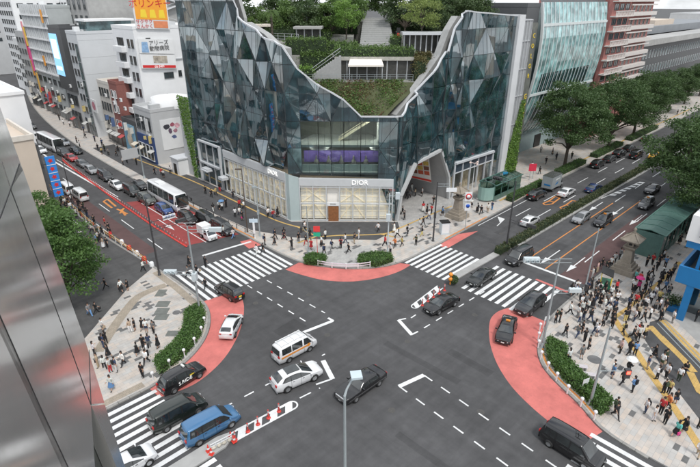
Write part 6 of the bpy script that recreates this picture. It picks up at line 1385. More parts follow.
def car_meshes(kind):
    K = KINDS[kind]; L, W, H = K['L'], K['W'], K['H']; a, b, c, d = K['g']; out = []
    xs = sorted(set([round(-L/2+L*i/26, 3) for i in range(27)]+[a, b, c, d, (a+b)/2, (c+d)/2, b+.12, c-.15, -L/2+.05, L/2-.05]))
    xs = [x for x in xs if -L/2 <= x <= L/2]
    mb = MB(); V = []; n = 17
    for x in xs:
        s = car_section(K, x); V += [(x, y, z) for y, z in s]+[(x, -y, z) for y, z in reversed(s[:-1])]
    F = [(i*n+j, i*n+j+1, (i+1)*n+j+1, (i+1)*n+j) for i in range(len(xs)-1) for j in range(n-1)]
    mb.add(V, F, True); k = (len(xs)-1)*n
    mb.add(V[:n], [tuple(range(n))]); mb.add(V[k:], [tuple(reversed(range(n)))])
    mb.add([V[0], V[n-1], V[k+n-1], V[k]], [(0,1,2,3)])
    # bulge end caps into bumpers
    for s in (-1, 1):
        x = s*L/2; w = W/2*.88; zb = lerp_list(K['belt'], x)
        mb.add([(x, -w, .28), (x, w, .28), (x+s*.07, w*.9, .34), (x+s*.07, -w*.9, .34), (x+s*.07, w*.9, zb-.22), (x+s*.07, -w*.9, zb-.22), (x, w, zb-.12), (x, -w, zb-.12)],
               [(0,1,2,3), (3,2,4,5), (5,4,6,7), (1,6,4,2), (0,3,5,7)], True)
    me = mb.mesh('body', M_PAINT)
    out.append(('body', me, (0, 0, 0), True, []))
    def top_patch(x0, x1, nn, dx, mrg=.05):
        P = []
        for i in range(nn+1):
            x = x0+(x1-x0)*i/nn; s = car_section(K, x); ys = [(s[6][0]+.02, s[6][1]-.0), s[7], s[8], (-s[7][0], s[7][1]), (-(s[6][0]+.02), s[6][1])]
            P += [(x+dx, y, z+.016) for y, z in ys]
        return MB().add(P, [(i*5+j, i*5+j+1, (i+1)*5+j+1, (i+1)*5+j) for i in range(nn) for j in range(4)], True)
    ml = .07
    out.append(('windscreen', top_patch(c+(d-c)*.10, d-(d-c)*.06, 4, .014).mesh('windscreen', M_CARGLASS), (0, 0, 0), False, []))
    if b-a > .3 or kind in ('minivan', 'van', 'jtaxi', 'bus'):
        if b-a > .3: out.append(('rear_window', top_patch(b-(b-a)*.10, a+(b-a)*.14, 4, -.014).mesh('rear_window', M_CARGLASS), (0, 0, 0), False, []))
        else:
            zb = lerp_list(K['belt'], a); w = W/2*.80; z1 = H-.22
            out.append(('rear_window', MB().add([(a-.03, -w, zb+.06), (a-.03, w, zb+.06), (b-.04-(b-a)*.1, w*.9, z1), (b-.04-(b-a)*.1, -w*.9, z1)], [(0,1,2,3)]).mesh('rear_window', M_CARGLASS), (0, 0, 0), False, []))
    for (xa, xb, ta, tb) in K['sw']:
        for s in (1, -1):
            P = []
            for (x, t) in ((xa, 0), (xb, 0), (tb, 1), (ta, 1)):
                sec = car_section(K, x); full = K['H']-lerp_list(K['belt'], x); zb = lerp_list(K['belt'], x); w = sec[4][0]/.95
                z = zb+.035 if t == 0 else max(sec[5][1]-.03, zb+.1); tt = (z-zb)/max(full, .1); y = w*.95+(w*.93-K['k']*full-w*.95)*tt+.016; P.append((x, y*s, z))
            out.append(('side_window', MB().add(P, [(0,1,2,3)]).mesh('side_window', M_CARGLASS), (0, 0, 0), False, []))
    gp_ = MB(); cl_ = MB()
    if kind not in ('bus', 'cab', 'van', 'limo'):
        for s in (1, -1):
            P = []; xa, ta, xb, tb = K['sw'][0][0]-.12, K['sw'][0][2]-.10, K['sw'][-1][1]+.16, K['sw'][-1][3]+.05
            for i in range(9):
                for (x0_, x1_, tt_) in ((xa, xb, 0), (ta, tb, 1)):
                    x = x0_+(x1_-x0_)*i/8; sec = car_section(K, x); full = H-lerp_list(K['belt'], x); zb = lerp_list(K['belt'], x); w = sec[4][0]/.95
                    z = zb+.015 if tt_ == 0 else max(sec[5][1]-.012, zb+.03); P.append((x, s*(w*.95+(w*.93-K['k']*full-w*.95)*(z-zb)/max(full, .1)+.008), z))
            out.append(('window_band', MB().add(P, [(2*i, 2*i+2, 2*i+3, 2*i+1) for i in range(8)]).mesh('window_band', M_BLACK), (0, 0, 0), False, []))
    for s in (1, -1):
        for (xa, xb, ta, tb) in K['sw'][-2:] if kind not in ('bus', 'cab') else []:
            for x in (xa-.04, xb+.03 if xb > .5 else xa-.04):
                sec = car_section(K, x); prev = None
                for y, z in sec[1:5]:
                    p_ = Vector((x, s*(y+.004), z))
                    if prev is not None: gp_.beam(prev, p_, .018, .018)
                    prev = p_
            sec = car_section(K, xa+.18); gp_.obox((xa+.2, s*(sec[3][0]+.012), sec[3][1]+.02), (.2, .03, .035))
        for i in range(8):
            xa_, xb_ = -K['wb']+.42+(2*K['wb']-.84)*i/8, -K['wb']+.42+(2*K['wb']-.84)*(i+1)/8; sa_, sb_ = car_section(K, xa_), car_section(K, xb_)
            cl_.add([(xa_, s*(sa_[0][0]+.03), sa_[0][1]), (xb_, s*(sb_[0][0]+.03), sb_[0][1]), (xb_, s*(sb_[1][0]+.012), sb_[1][1]+.06), (xa_, s*(sa_[1][0]+.012), sa_[1][1]+.06)], [(0,1,2,3)])
    if gp_.v: out.append(('door_gaps', gp_.mesh('door_gaps', M_BLACK), (0, 0, 0), False, []))
    if kind != 'cab': out.append(('sill', cl_.mesh('sill', M_BLACK), (0, 0, 0), False, []))
    R_ = K['R']; ty = MB(); ty.lathe((0, 0, 0), [(R_*.62, .11), (R_*.95, .11), (R_, .07), (R_, -.07), (R_*.95, -.11), (R_*.62, -.11)], 18)
    ri = MB(); ri.lathe((0, 0, 0), [(0, .075), (R_*.2, .085), (R_*.62, .10)], 10); ri.lathe((0, 0, 0), [(0, -.075), (R_*.62, -.10)], 10)
    def rotx(mbx): mbx.v = [(x, z, y) for x, y, z in mbx.v]; return mbx
    tm = rotx(ty).mesh('tyre', M_RUBBER); rm = rotx(ri).mesh('rim', M_RIM)
    wxs = [K['wb'], -K['wb']] if kind != 'bus' else [4.0, -2.6]
    if kind != 'cab':
        for x in wxs:
            for s in (1, -1):
                arch = MB(); arch.lathe((0, 0, 0), [(0, .02), (R_+.06, .02), (R_+.06, -.06)], 16); 
                if s < 0: arch.v = [(p, q, -r) for p, q, r in arch.v]
                arch.v = [(p, r, max(q, .20-R_)) for p, q, r in arch.v]
                sec = car_section(K, x); yw = sec[2][0]
                out.append(('wheel_arch', arch.mesh('wheel_arch', M_BLACK), (x, s*(yw-.018), R_), False, []))
                out.append(('wheel', None, (x, s*(yw-.070), R_), False, [('tyre', tm), ('rim', rm)]))
    for s in (1, -1):
        xf = L/2; sec = car_section(K, xf-.12); zb = lerp_list(K['belt'], xf-.15); w = sec[3][0]
        hl = MB(); hl.add([(xf-.02, s*w*.55, zb-.22), (xf-.06, s*w*.92, zb-.22), (xf-.34, s*(w+.015), zb-.12), (xf-.36, s*(w+.005), zb-.01), (xf-.12, s*w*.9, zb-.05), (xf+.01, s*w*.58, zb-.09)], [(0,1,4,5), (1,2,3,4)])
        hl.v = [(x+.05, y, z) for x, y, z in hl.v]
        out.append(('headlight', hl.mesh('headlight', M_HEAD), (0, 0, 0), False, []))
        xr_ = -L/2; zb = lerp_list(K['belt'], xr_+.1); hh = .28 if kind in ('minivan', 'jtaxi', 'van', 'suv') else .14
        tl = MB(); tl.box(xr_-.075, min(s*w*.62, s*w*.94), zb-.18-.02, xr_+.02, max(s*w*.62, s*w*.94), zb-.18+hh*.6); out.append(('tail_light', tl.mesh('tail_light', M_TAIL), (0, 0, 0), False, []))
        if kind != 'cab':
            xm = d-.35; sec = car_section(K, xm); zb = lerp_list(K['belt'], xm); mr = MB(); y = sec[4][0]
            mr.obox((xm, s*(y+.13), zb+.08), (.10, .2, .14)); mr.beam((xm, s*(y-.02), zb+.03), (xm, s*(y+.1), zb+.05), .04); out.append(('mirror', mr.mesh('mirror', M_PAINT), (0, 0, 0), True, []))
    for s in (1, -1):
        pl = MB(); x = s*(L/2+.08); pl.box(min(x, x+s*.015), -.17, .42, max(x, x+s*.015), .17, .57); out.append(('number_plate', pl.mesh('number_plate', M_PLATE), (0, 0, 0), False, []))
    gr = MB(); zb = lerp_list(K['belt'], L/2-.05); gr.box(L/2+.03, -W*.24, zb-.34, L/2+.085, W*.24, zb-.20); out.append(('grille', gr.mesh('grille', M_BLACK), (0, 0, 0), False, []))
    return out
_cars = {}
def car(kind, x, y, hd, colr, label, cat='car', group=None, name=None, z=0.0):
    if kind not in _cars: _cars[kind] = car_meshes(kind)
    t = thing(name or {'minivan': 'minivan', 'van': 'van', 'bus': 'bus', 'jtaxi': 'taxi', 'cab': 'truck'}.get(kind, 'car'), label, cat, (x, y, z), hd, group)
    for nm, me, loc, pc, subs in _cars[kind]:
        o = link(nm, me, t, loc, color=colr if pc else None, kind='stuff' if nm in ('door_gaps', 'sill') else None)
        for sn, sm in subs: link(sn, sm, o)
    return t
def car_w(kind, rear, front, colr, label, dx=0.0, **kw):
    a, b = gp(*rear), gp(*front); hd = math.atan2(b[1]-a[1], b[0]-a[0]); m = Vector(((a[0]+b[0])/2, (a[1]+b[1])/2)); n = Vector((-math.sin(hd), math.cos(hd)))
    if m.dot(n) < 0: n = -n
    m += n*(KINDS[kind]['W']/2-.05)+Vector((math.cos(hd), math.sin(hd)))*dx
    return car(kind, m.x, m.y, hd, colr, label, **kw)
def part(t, name, mb, m, kind=None): return mb.build(name, m, t, off=(0, 0, 0), kind=kind)
BLK = (0.012, 0.012, 0.013); CHAR = (0.028, 0.029, 0.031); WHT = (0.76, 0.77, 0.78); SIL = (0.30, 0.31, 0.32); DGN = (0.013, 0.019, 0.016); BLU = (0.05, 0.16, 0.32); NAV = (0.02, 0.045, 0.13); GRY = (0.12, 0.125, 0.13)
def roof_sign(t, h, m=M_ORANGEP, x=0.2, txt=None):
    mb = MB(); mb.box(x-.09, -.22, h, x+.09, .22, h+.15); return part(t, 'roof_sign', mb, m)
t = car_w('jtaxi', (173.8, 394.3), (201, 377.5), BLK, 'black tall taxi with white side lettering on the left red corner', cat='taxi')
o_ = link('lettering', text_mesh('S.RIDE', .52, M_LETTER, .004), t, (-.15, -.875, .78)); o_.rotation_euler = (math.pi/2, 0, 0)
mb = MB(); mb.box(.35, -.872, 1.0, .85, -.868, 1.12); part(t, 'yellow_patch', mb, M_YEL); roof_sign(t, 1.74, M_PLATE, .25)
car_w('minivan', (166.3, 432.7), (200, 413.5), DGN, 'dark green black minivan on the lower left zebra crossing', cat='minivan')
t = car_w('minivan', (200, 445.8), (231.9, 427.6), BLU, 'bright blue minivan beside the traffic cones', cat='minivan')
q = gp(139, 470); car('hatch', q[0]-.5, q[1]+.6, 0.0, WHT, 'white car cut off by the bottom edge on the left zebra crossing')
t = car_w('van', (288.9, 362.7), (310.3, 351), WHT, 'white van with orange stripe in the middle of the junction', cat='van')
for s in (1, -1):
    mb = MB(); mb.box(-2.2, s*.885-.004, .88, 1.0, s*.885+.004, 1.06); part(t, 'orange_stripe', mb, M_ORANGEP); mb = MB(); mb.add([(1.15+.22*math.cos(a), s*.892, 1.0+.2*math.sin(a)) for a in [i*.63 for i in range(10)]], [tuple(range(10))]); part(t, 'orange_emblem', mb, M_ORANGEP)
rl_ = MB()
for y in (-.5, .5): rl_.beam((-2.0, y, 2.12), (1.0, y, 2.12), .05)
for x in (-1.9, -1.1, -.3, .5, .95): rl_.beam((x, -.6, 2.1), (x, .6, 2.1), .05); rl_.beam((x, -.55, 2.0), (x, -.55, 2.1), .04); rl_.beam((x, .55, 2.0), (x, .55, 2.1), .04)
part(t, 'roof_rack', rl_, M_WHITEP)
t = car_w('suv', (286.5, 393.3), (316.2, 380.4), WHT, 'white crossover with dark roof panel below the white van')
mb = MB(); mb.box(-1.2, -.5, 1.735, .1, .5, 1.772); part(t, 'dark_roof_panel', mb, M_CARGLASS)
t = car_w('limo', (378.8, 386.2), (356.5, 402), BLK, 'long black chrome trimmed sedan behind the street lamp at bottom centre')
for s in (1, -1): mb = MB(); mb.box(-2.5, s*.965-.004, .60, 2.4, s*.965+.004, .64); part(t, 'chrome_strip', mb, M_CHROME)
mb = MB(); mb.box(2.66, -.5, .52, 2.76, .5, .86); part(t, 'chrome_grille', mb, M_CHROME)
mb = MB(); mb.tube((-1.0, .1, 1.5), (-1.15, .1, 1.75), .02); part(t, 'antenna', mb, M_BLACK)
car_w('hatch', (235.8, 337.3), (242.5, 323), WHT, 'white hatchback turning on the left red corner')
q = gp(231, 296); t = car('jtaxi', q[0], q[1]+.3, R(93), BLK, 'black tall taxi seen from behind on the left zebra crossing', cat='taxi'); roof_sign(t, 1.74, M_PLATE)
mb = MB(); mb.box(-2.32, -.2, .72, -2.29, .2, .9); part(t, 'yellow_sticker', mb, M_YEL)
car_w('sedan', (455.8, 306), (437.8, 315.8), BLK, 'black sedan passing the red posts of the striped island')
car_w('sedan', (494, 278.3), (479.5, 288), (.016, .018, .017), 'black sedan with dark green tint on the upper right zebra crossing')
t = car_w('minivan', (531, 259), (517.5, 267), BLK, 'dark minivan waiting beside the central reserve hedge end', cat='minivan')
car_w('suv', (542.7, 306.5), (530.6, 316.2), CHAR, 'black crossover on the zebra crossing above the right red corner')
a, b = gp(509.5, 322), gp(502, 346); hd = math.atan2(b[1]-a[1], b[0]-a[0]); t = car('sedan', (a[0]+b[0])/2, (a[1]+b[1])/2, hd, BLK, 'black sedan taxi with orange roof sign on the right red corner', cat='taxi', name='taxi'); roof_sign(t, 1.47, M_ORANGEP, -.3)
a, b = gp(546.5, 443), gp(572, 465); m_ = Vector(((a[0]+b[0])/2, (a[1]+b[1])/2)); t = car('minivan', m_.x+.85, m_.y-.55, R(-92), BLK, 'big black minivan with roof antenna at the bottom right', cat='minivan')
mb = MB(); mb.tube((.3, 0, 1.93), (.25, 0, 2.3), .025); mb.beam((.05, 0, 2.1), (.5, 0, 2.1), .04); part(t, 'roof_antenna', mb, M_BLACK)
# avenue to the right
def pcar(kind, px_, py_, hd, colr, label, dz=.35, **kw): q = gp(px_, py_, dz); return car(kind, q[0], q[1], hd, colr, label, **kw)
pcar('hatch', 530, 222, 0.02, WHT, 'white hatchback beside the start of the reserve hedge')
pcar('suv', 536.5, 196, 0.0, BLK, 'black crossover at the kerb behind the grey truck')
pcar('sedan', 566.5, 193, 0.0, WHT, 'white sedan passing the grey truck')
pcar('sedan', 593.5, 189, 0.0, NAV, 'dark blue sedan ahead of the white sedan on the avenue')
pcar('minivan', 636, 156, 0.0, BLK, 'black minivan far up the avenue beside the tree row', cat='minivan')
for k, (a, b) in enumerate(((597.5, 165), (609.5, 159.5), (619, 154.5), (628.5, 149))): pcar('sedan' if k % 2 else 'suv', a, b, 0.0, BLK if k != 1 else CHAR, ['nearest of the dark cars parked under the avenue trees', 'second of the dark cars parked under the avenue trees', 'third of the dark cars parked under the avenue trees', 'farthest of the dark cars parked under the avenue trees'][k], group='dark cars parked under the trees')
pcar('sedan', 647, 139, 0.0, CHAR, 'dark sedan at the kerb far up the avenue')
t = pcar('sedan', 655, 156, math.pi, (.72, .38, .02), 'yellow taxi half hidden by the right tree', cat='taxi', name='taxi'); roof_sign(t, 1.47)
pcar('hatch', 581, 219, math.pi, SIL, 'silver hatchback beside the reserve hedge')
t = pcar('jtaxi', 603, 222, math.pi, BLK, 'black tall taxi right of the silver hatchback', cat='taxi'); roof_sign(t, 1.74, M_ORANGEP, -.1)
t = pcar('jtaxi', 646, 205, math.pi, GRY, 'grey tall taxi with orange roof sign near the right tree', cat='taxi'); roof_sign(t, 1.74, M_ORANGEP, -.1)
pcar('sedan', 652, 190, math.pi, BLK, 'dark sedan behind the grey taxi under the right tree')
def truck(x, y, hd, label, cabc, boxc, L, W, H, group=None, marks=True):
    t = car('cab', x, y, hd, cabc, label, cat='truck', name='truck')
    for ch in t.children: ch.location.x += L/2-.85
    bm = mat('cargo_'+str(round(boxc[0], 2)), boxc, .5, .1, var=.06, scale=1); mb = MB(); mb.box(-L/2, -W/2, .75, L/2-1.75, W/2, H); part(t, 'cargo_box', mb, bm)
    tr = MB(); tr.box(-L/2-.02, -W/2-.02, H-.06, L/2-1.73, W/2+.02, H+.02); tr.box(-L/2-.03, -W/2-.02, .7, -L/2+.05, W/2+.02, .82); part(t, 'box_trim', tr, M_CHROME if marks else M_WHITEP, 'stuff')
    ch = MB(); ch.box(-L/2+.1, -.4, .45, L/2-.4, .4, .75); part(t, 'chassis', ch, M_BLACK)
    if 'jtaxi' not in _cars: _cars['jtaxi'] = car_meshes('jtaxi')
    wm = [p for p in _cars['jtaxi'] if p[0] == 'wheel'][0][4]
    for x_ in (L/2-.9, -L/2+1.0):
        for s in (1, -1):
            w_ = link('wheel', None, t, (x_, s*(W/2-.14), .32))
            for sn, sm in wm: link(sn, sm, w_)
    if marks:
        mb = MB(); mb.add([(-1.6, -W/2-.01, 1.3), (-.4, -W/2-.01, 1.4), (-.2, -W/2-.01, 1.9), (-1.1, -W/2-.01, 1.6)], [(0,1,2,3)]); part(t, 'blue_swoosh', mb, M_BLUEP); mb = MB(); mb.add([(-1.6, -W/2-.01, 2.2), (.2, -W/2-.01, 2.3), (.3, -W/2-.01, 2.5), (-1.2, -W/2-.01, 2.5)], [(0,1,2,3)]); part(t, 'white_swoosh', mb, M_WHITEP)
        mb = MB(); mb.box(-L/2-.03, -.7, 1.3, -L/2-.005, .5, 1.6); part(t, 'blue_mark', mb, M_BLUEP)
    return t
q = gp(556, 189, 0); truck(q[0]-.3, q[1]+.6, 0, 'grey box truck with blue and white swoosh parked at the avenue kerb', SIL, (.33, .36, .37), 5.6, 2.0, 3.1)
q = gp(209.5, 239, 0); truck(q[0], q[1]+.5, -math.pi/2, 'small white box truck waiting on the red lanes', WHT, (.76, .77, .77), 3.5, 1.5, 2.05, marks=False)
# side street queue
N = -math.pi/2
pcar('jtaxi', 187.5, 219.5, N, BLK, 'black tall taxi on the red lanes behind the white truck', cat='taxi')
pcar('minivan', 207, 221.5, N, BLK, 'black minivan at the kerb behind the foremost one', cat='minivan')
pcar('minivan', 222.5, 229.5, N, CHAR, 'foremost black minivan at the kerb by the left stop line', cat='minivan')
pcar('hatch', 164, 210, N, (.03, .08, .24), 'small blue hatchback in front of the white coach')
pcar('suv', 146.5, 200.5, N, (.09, .10, .09), 'olive grey crossover left of the white coach')
t = pcar('bus', 167.5, 197.5, N, WHT, 'big white coach in the queue on the side street', cat='bus', dz=1.2)
mb = MB(); mb.box(5.84, -1.05, 1.25, 5.9, 1.05, 2.9); part(t, 'front_glass', mb, M_CARGLASS); mb = MB(); mb.box(-3.4, -.6, 3.36, -1.4, .6, 3.55); part(t, 'roof_unit', mb, M_WHITEP)
for s in (1, -1): mb = MB(); mb.beam((5.8, s*1.2, 2.6), (6.2, s*1.4, 2.5), .06); mb.obox((6.25, s*1.42, 2.2), (.12, .22, .5)); part(t, 'wing_mirror', mb, M_BLACK)
pcar('minivan', 131.5, 192, N, (.02, .024, .022), 'dark minivan behind the olive crossover', cat='minivan')
pcar('sedan', 140, 186, N, CHAR, 'dark car behind the white coach', cat='car')
pcar('sedan', 117, 186, N, WHT, 'white sedan in the side street queue')
pcar('minivan', 105.5, 177.5, N, (.03, .032, .035), 'black minivan behind the white sedan', cat='minivan')
pcar('hatch', 91.5, 171, N, SIL, 'silver hatchback in the side street queue')
pcar('sedan', 82.5, 164.5, N, GRY, 'grey sedan behind the silver hatchback')
pcar('sedan', 71.5, 158.5, N+.02, (.4, .02, .02), 'red taxi car in the side street queue')
pcar('minivan', 63.5, 154, N+.03, CHAR, 'dark van behind the red car', cat='van')
pcar('sedan', 76, 151.5, N+.03, BLK, 'black sedan at the kerb right of the far bus')
pcar('hatch', 64, 143.5, N+.05, SIL, 'silver car at the kerb beside the far bus')
t = pcar('bus', 50.5, 143.5, N+.06, WHT, 'white bus farther up the side street', cat='bus', dz=1.2); mb = MB(); mb.box(5.84, -1.05, 1.25, 5.9, 1.05, 2.9); part(t, 'front_glass', mb, M_CARGLASS)
pcar('van', 34, 137.5, math.pi/2-.03, WHT, 'white van left of the far bus', cat='van')
pcar('sedan', 31, 127, N+.1, GRY, 'grey car on the far bend of the side street'); pcar('hatch', 26.5, 122, N+.1, WHT, 'white car on the far bend behind the grey one')
pcar('van', 67.5, 190.5, math.pi/2, WHT, 'white van at the left kerb beside the waiting crowd', cat='van')
pcar('van', 80.5, 197, math.pi/2, (.72, .73, .73), 'white van nearest the crowd on the left kerb', cat='van')
pcar('hatch', 41, 151, N+.06, WHT, 'small white car beside the front of the far bus')
# ================================================================ STREET FURNITURE
def zat(X, Y, py):
    lo, hi = -2.0, 40.0
    for _ in range(50):
        m_ = (lo+hi)/2
        if px_of(X, Y, m_)[1] > py: lo = m_
        else: hi = m_
    return lo
M_LAMPB = mat('pale_lamp_box', (0.52, 0.58, 0.60), 0.45, var=0.05); M_SIGW = mat('sign_white', (0.75, 0.77, 0.78), 0.4, var=0.04); M_REDLIT = mat('red_signal', (0.9, 0.03, 0.02), 0.3, var=0, emit=5, emrgb=(1, .05, .03)); M_GREENLIT = mat('green_signal', (0.05, 0.7, 0.5), 0.3, var=0, emit=2, emrgb=(.1, .9, .7))
def pole(label, px_, py_, top, r=.10, m=M_STEEL, name='street_pole', cat='pole', base=KW, group=None):
    x, y = gp(px_, py_, base); h = zat(x, y, top)-base
    t = thing(name, label, cat, (x, y, base), group=group)
    mb = MB(); mb.tube((0, 0, 0), (0, 0, h), r, r*.62, 10); mb.build('pole', m, t, off=(0, 0, 0))
    b = MB(); b.lathe((0, 0, 0), [(r*1.9, 0), (r*1.9, .05), (r*1.3, .12), (r*1.3, .5), (r, .55)], 10); b.build('base', m, t, off=(0, 0, 0))
    return t, h
def arm(t, z, vec, box=None, m=M_STEEL, bm=None, w=.05, twin=True, bname='signal_box'):
    v = Vector((vec[0], vec[1], 0)); mb = MB(); mb.beam((0, 0, z), Vector((0, 0, z))+v, w)
    if twin: mb.beam((0, 0, z-.35), Vector((0, 0, z-.35))+v, w); mb.beam(Vector((0, 0, z))+v*.5, Vector((0, 0, z-.35))+v*.5, w)
    mb.build('arm', m, t, off=(0, 0, 0))
    if box:
        c = v+Vector((0, 0, z)); u = v.normalized(); a = math.atan2(u.y, u.x); b = MB(); b.obox(c+u*box[0]*.45, box, a); o = b.build(bname, bm or M_LAMPB, t, off=(0, 0, 0))
        hd = MB()
        for k in (-1, 0, 1):
            q = c+u*box[0]*(.45+.3*k); hd.tube(q+Vector((-u.y, u.x, 0))*(box[1]/2), q+Vector((-u.y, u.x, 0))*(box[1]/2+.18), .15, .15, 8, False)
        hd.build('visor', bm or M_LAMPB, o, off=(0, 0, 0))
        return o
LEFT = Vector((-0.7193, 0.6947, 0)); RIGHT = -LEFT     # across the picture
t, h = pole('tall pale signal pole at the left corner hedge', 200, 312, 226, .13, group='signal poles')
arm(t, h-.4, RIGHT*2.4, (1.3, .35, .45)); arm(t, h-5.6, LEFT*2.0, (1.4, .35, .45)); c_ = MB(); c_.obox((0, 0, h-6.2), (.7, .5, .9), .8); c_.build('control_box', M_LAMPB, t, off=(0, 0, 0)); q_ = MB(); q_.beam(LEFT*.9+Vector((0, 0, h)), RIGHT*.9+Vector((0, 0, h)), .05); q_.beam(LEFT*.9+Vector((0, 0, h+.35)), RIGHT*.9+Vector((0, 0, h+.35)), .05); q_.build('top_bracket', M_STEEL, t, off=(0, 0, 0))
t, h = pole('pale street lamp post rising at the bottom centre', 345.5, 540, 396, .12, name='street_lamp', cat='street lamp')
a_ = MB(); tip = RIGHT*.55+Vector((0, 0, h+1.5)); a_.tube((0, 0, h), RIGHT*.12+Vector((0, 0, h+.5)), .075, .06, 8); a_.tube(RIGHT*.12+Vector((0, 0, h+.5)), tip, .06, .045, 8); a_.build('arm', M_LAMPB, t, off=(0, 0, 0)); hd = MB(); hd.obox(tip+RIGHT*.1, (.62, .62, .14), math.atan2(RIGHT.y, RIGHT.x)+.15); hd.build('lamp_head', mat('lamp_head', (.50, .58, .62), .35, var=.05), t, off=(0, 0, 0))
t, h = pole('pale signal pole standing in the right corner hedge', 542, 347, 258, .13, group='signal poles')
arm(t, h-.2, LEFT*2.0, (1.5, .4, .5)); arm(t, h-3.6, RIGHT*1.6, (1.2, .35, .4)); q_ = MB(); q_.beam(LEFT*.4+Vector((0, 0, h-.1)), RIGHT*1.2+Vector((0, 0, h-.1)), .05); q_.beam(LEFT*.4+Vector((0, 0, h-.5)), RIGHT*1.2+Vector((0, 0, h-.5)), .05); q_.build('top_bracket', M_STEEL, t, off=(0, 0, 0))
t, h = pole('grey leaning signal pole with pedestrian light at the tip of the right hedge', 590, 404, 327, .13, M_STEEL, group='signal poles')
a_ = MB(); a_.beam((0, 0, h*.45), RIGHT*2.3+Vector((0, 0, h*.45)), .06); a_.build('arm', M_STEEL, t, off=(0, 0, 0)); b_ = MB(); b_.obox(RIGHT*2.5+Vector((0, 0, h*.45-.25)), (.5, .35, .9), -.77); o_ = b_.build('pedestrian_signal', M_DARKSTEEL, t, off=(0, 0, 0)); l_ = MB(); l_.obox(RIGHT*2.5+Vector((-.13, -.13, h*.45-.05)), (.3, .04, .3), -.77); l_.v = [(x-.02, y-.02, z) for x, y, z in l_.v]; l_.build('red_light', M_REDLIT, o_, off=(0, 0, 0))
t, h = pole('grey pole behind the crowd at the right stop line', 581, 306, 228, .10, group='signal poles')
c_ = MB(); c_.obox((0, -.1, 2.6), (.3, .3, .8), 0); c_.build('control_box', M_DARKSTEEL, t, off=(0, 0, 0))
t, h = pole('dark signal pole at the end of the central reserve', 506, 249, 181, .13, M_DARKSTEEL, base=.16, group='signal poles')
arm(t, h-.3, Vector((0, 2.2, 0)), (1.3, .35, .45), M_DARKSTEEL, M_DARKSTEEL); arm(t, h*.45, Vector((0, -2.6, 0)), (1.3, .35, .45), M_DARKSTEEL, M_DARKSTEEL)
t, h = pole('dark signal pole at the left kerb before the zebra crossing', 159.5, 275, 199, .13, M_DARKSTEEL, group='signal poles')
arm(t, h*.62, Vector((3.4, 0, 0)), (1.3, .35, .45), M_DARKSTEEL, M_DARKSTEEL); b_ = MB(); b_.obox((2.6, .1, h*.62+.9), (1.7, .08, .6), 0); b_.build('name_sign', M_SIGW, t, off=(0, 0, 0)); q_ = MB(); q_.beam((0, 0, h*.62+.9), (3.4, 0, h*.62+.9), .06); q_.build('sign_arm', M_DARKSTEEL, t, off=(0, 0, 0)); o_ = link('lettering', text_mesh('神宮前', .42, mat('sign_blue_ink', (.03, .1, .35), .5, var=0), .004), t, (2.6, .05, h*.62+.9)); o_.rotation_euler = (math.pi/2, 0, 0)
t, h = pole('grey gantry pole with large road sign over the side street kerb', 144.5, 178, 146, .16, group='signal poles'); sg_ = MB(); sg_.box(-3.6, -.06, h-2.2, -.4, .06, h-.2); sg_.build('sign_back', M_GBLD, t, off=(0, 0, 0)); q_ = MB(); q_.beam((0, .12, h-.5), (-3.6, .12, h-.5), .1); q_.beam((0, .12, h-1.7), (-3.6, .12, h-1.7), .1); q_.build('sign_arm', M_STEEL, t, off=(0, 0, 0))
t, h = pole('dark signal pole at the kerb before the entrance cave', 433, 241, 182, .13, M_DARKSTEEL, group='signal poles'); arm(t, h-.3, RIGHT*2.0, None, M_STEEL); b_ = MB(); b_.obox(RIGHT*2.1+Vector((0, 0, h-1.2)), (1.5, .08, .6), math.atan2(RIGHT.y, RIGHT.x)); b_.build('name_sign', M_SIGW, t, off=(0, 0, 0)); c_ = MB(); c_.obox((0, 0, h*.45), (.35, .35, .8), .7); c_.build('control_box', M_DARKSTEEL, t, off=(0, 0, 0))
t, h = pole('pale slender signal pole between right small hedge and shop corner', 387.5, 253, 193, .11, M_LAMPB, group='signal poles'); arm(t, h-.4, Vector((.6, -.6, 0)), (.6, .4, .9), M_LAMPB, M_LAMPB, twin=False); c_ = MB(); c_.obox((-.3, -.2, h*.62), (.6, .45, 1.0), -.77); c_.build('pedestrian_signal', M_LAMPB, t, off=(0, 0, 0))
t, h = pole('grey blue slender pole with curved bracket by the left small hedge', 308.5, 253, 206, .10, M_STEEL, group='signal poles'); q_ = MB(); q_.tube((0, 0, h*.42), LEFT*.7+Vector((0, 0, h*.55)), .05, .05, 6); q_.build('bracket', M_STEEL, t, off=(0, 0, 0)); b_ = MB(); b_.obox(LEFT*.9+Vector((0, 0, h*.5)), (.4, .3, .8), .7); b_.build('pedestrian_signal', M_DARKSTEEL, t, off=(0, 0, 0))
M_BROWNP = mat('brown_lamp_post', (0.10, 0.075, 0.06), .5, .2, var=.1)
t, h = pole('slender brown lamp post on the walkway by the lattice windows', 247.5, 232, 169, .09, M_BROWNP, 'street_lamp', 'street lamp'); b_ = MB(); b_.obox((-.4, .2, h), (1.0, .4, .14), 2.4); b_.build('lamp_head', M_BROWNP, t, off=(0, 0, 0))
t, h = pole('grey blue lamp post right of the brown one', 260, 236, 187, .11, M_STEEL, 'street_lamp', 'street lamp'); b_ = MB(); b_.obox((-.2, .1, h), (.7, .35, .25), 2.4); b_.build('lamp_head', M_STEEL, t, off=(0, 0, 0)); c_ = MB(); c_.obox((0, -.05, h*.5), (.35, .3, .7), .7); c_.build('control_box', M_STEEL, t, off=(0, 0, 0))
t, h = pole('slim lamp post with curled pale lamps beside the second lantern', 471, 199, 163, .07, M_SIGW, 'street_lamp', 'street lamp')
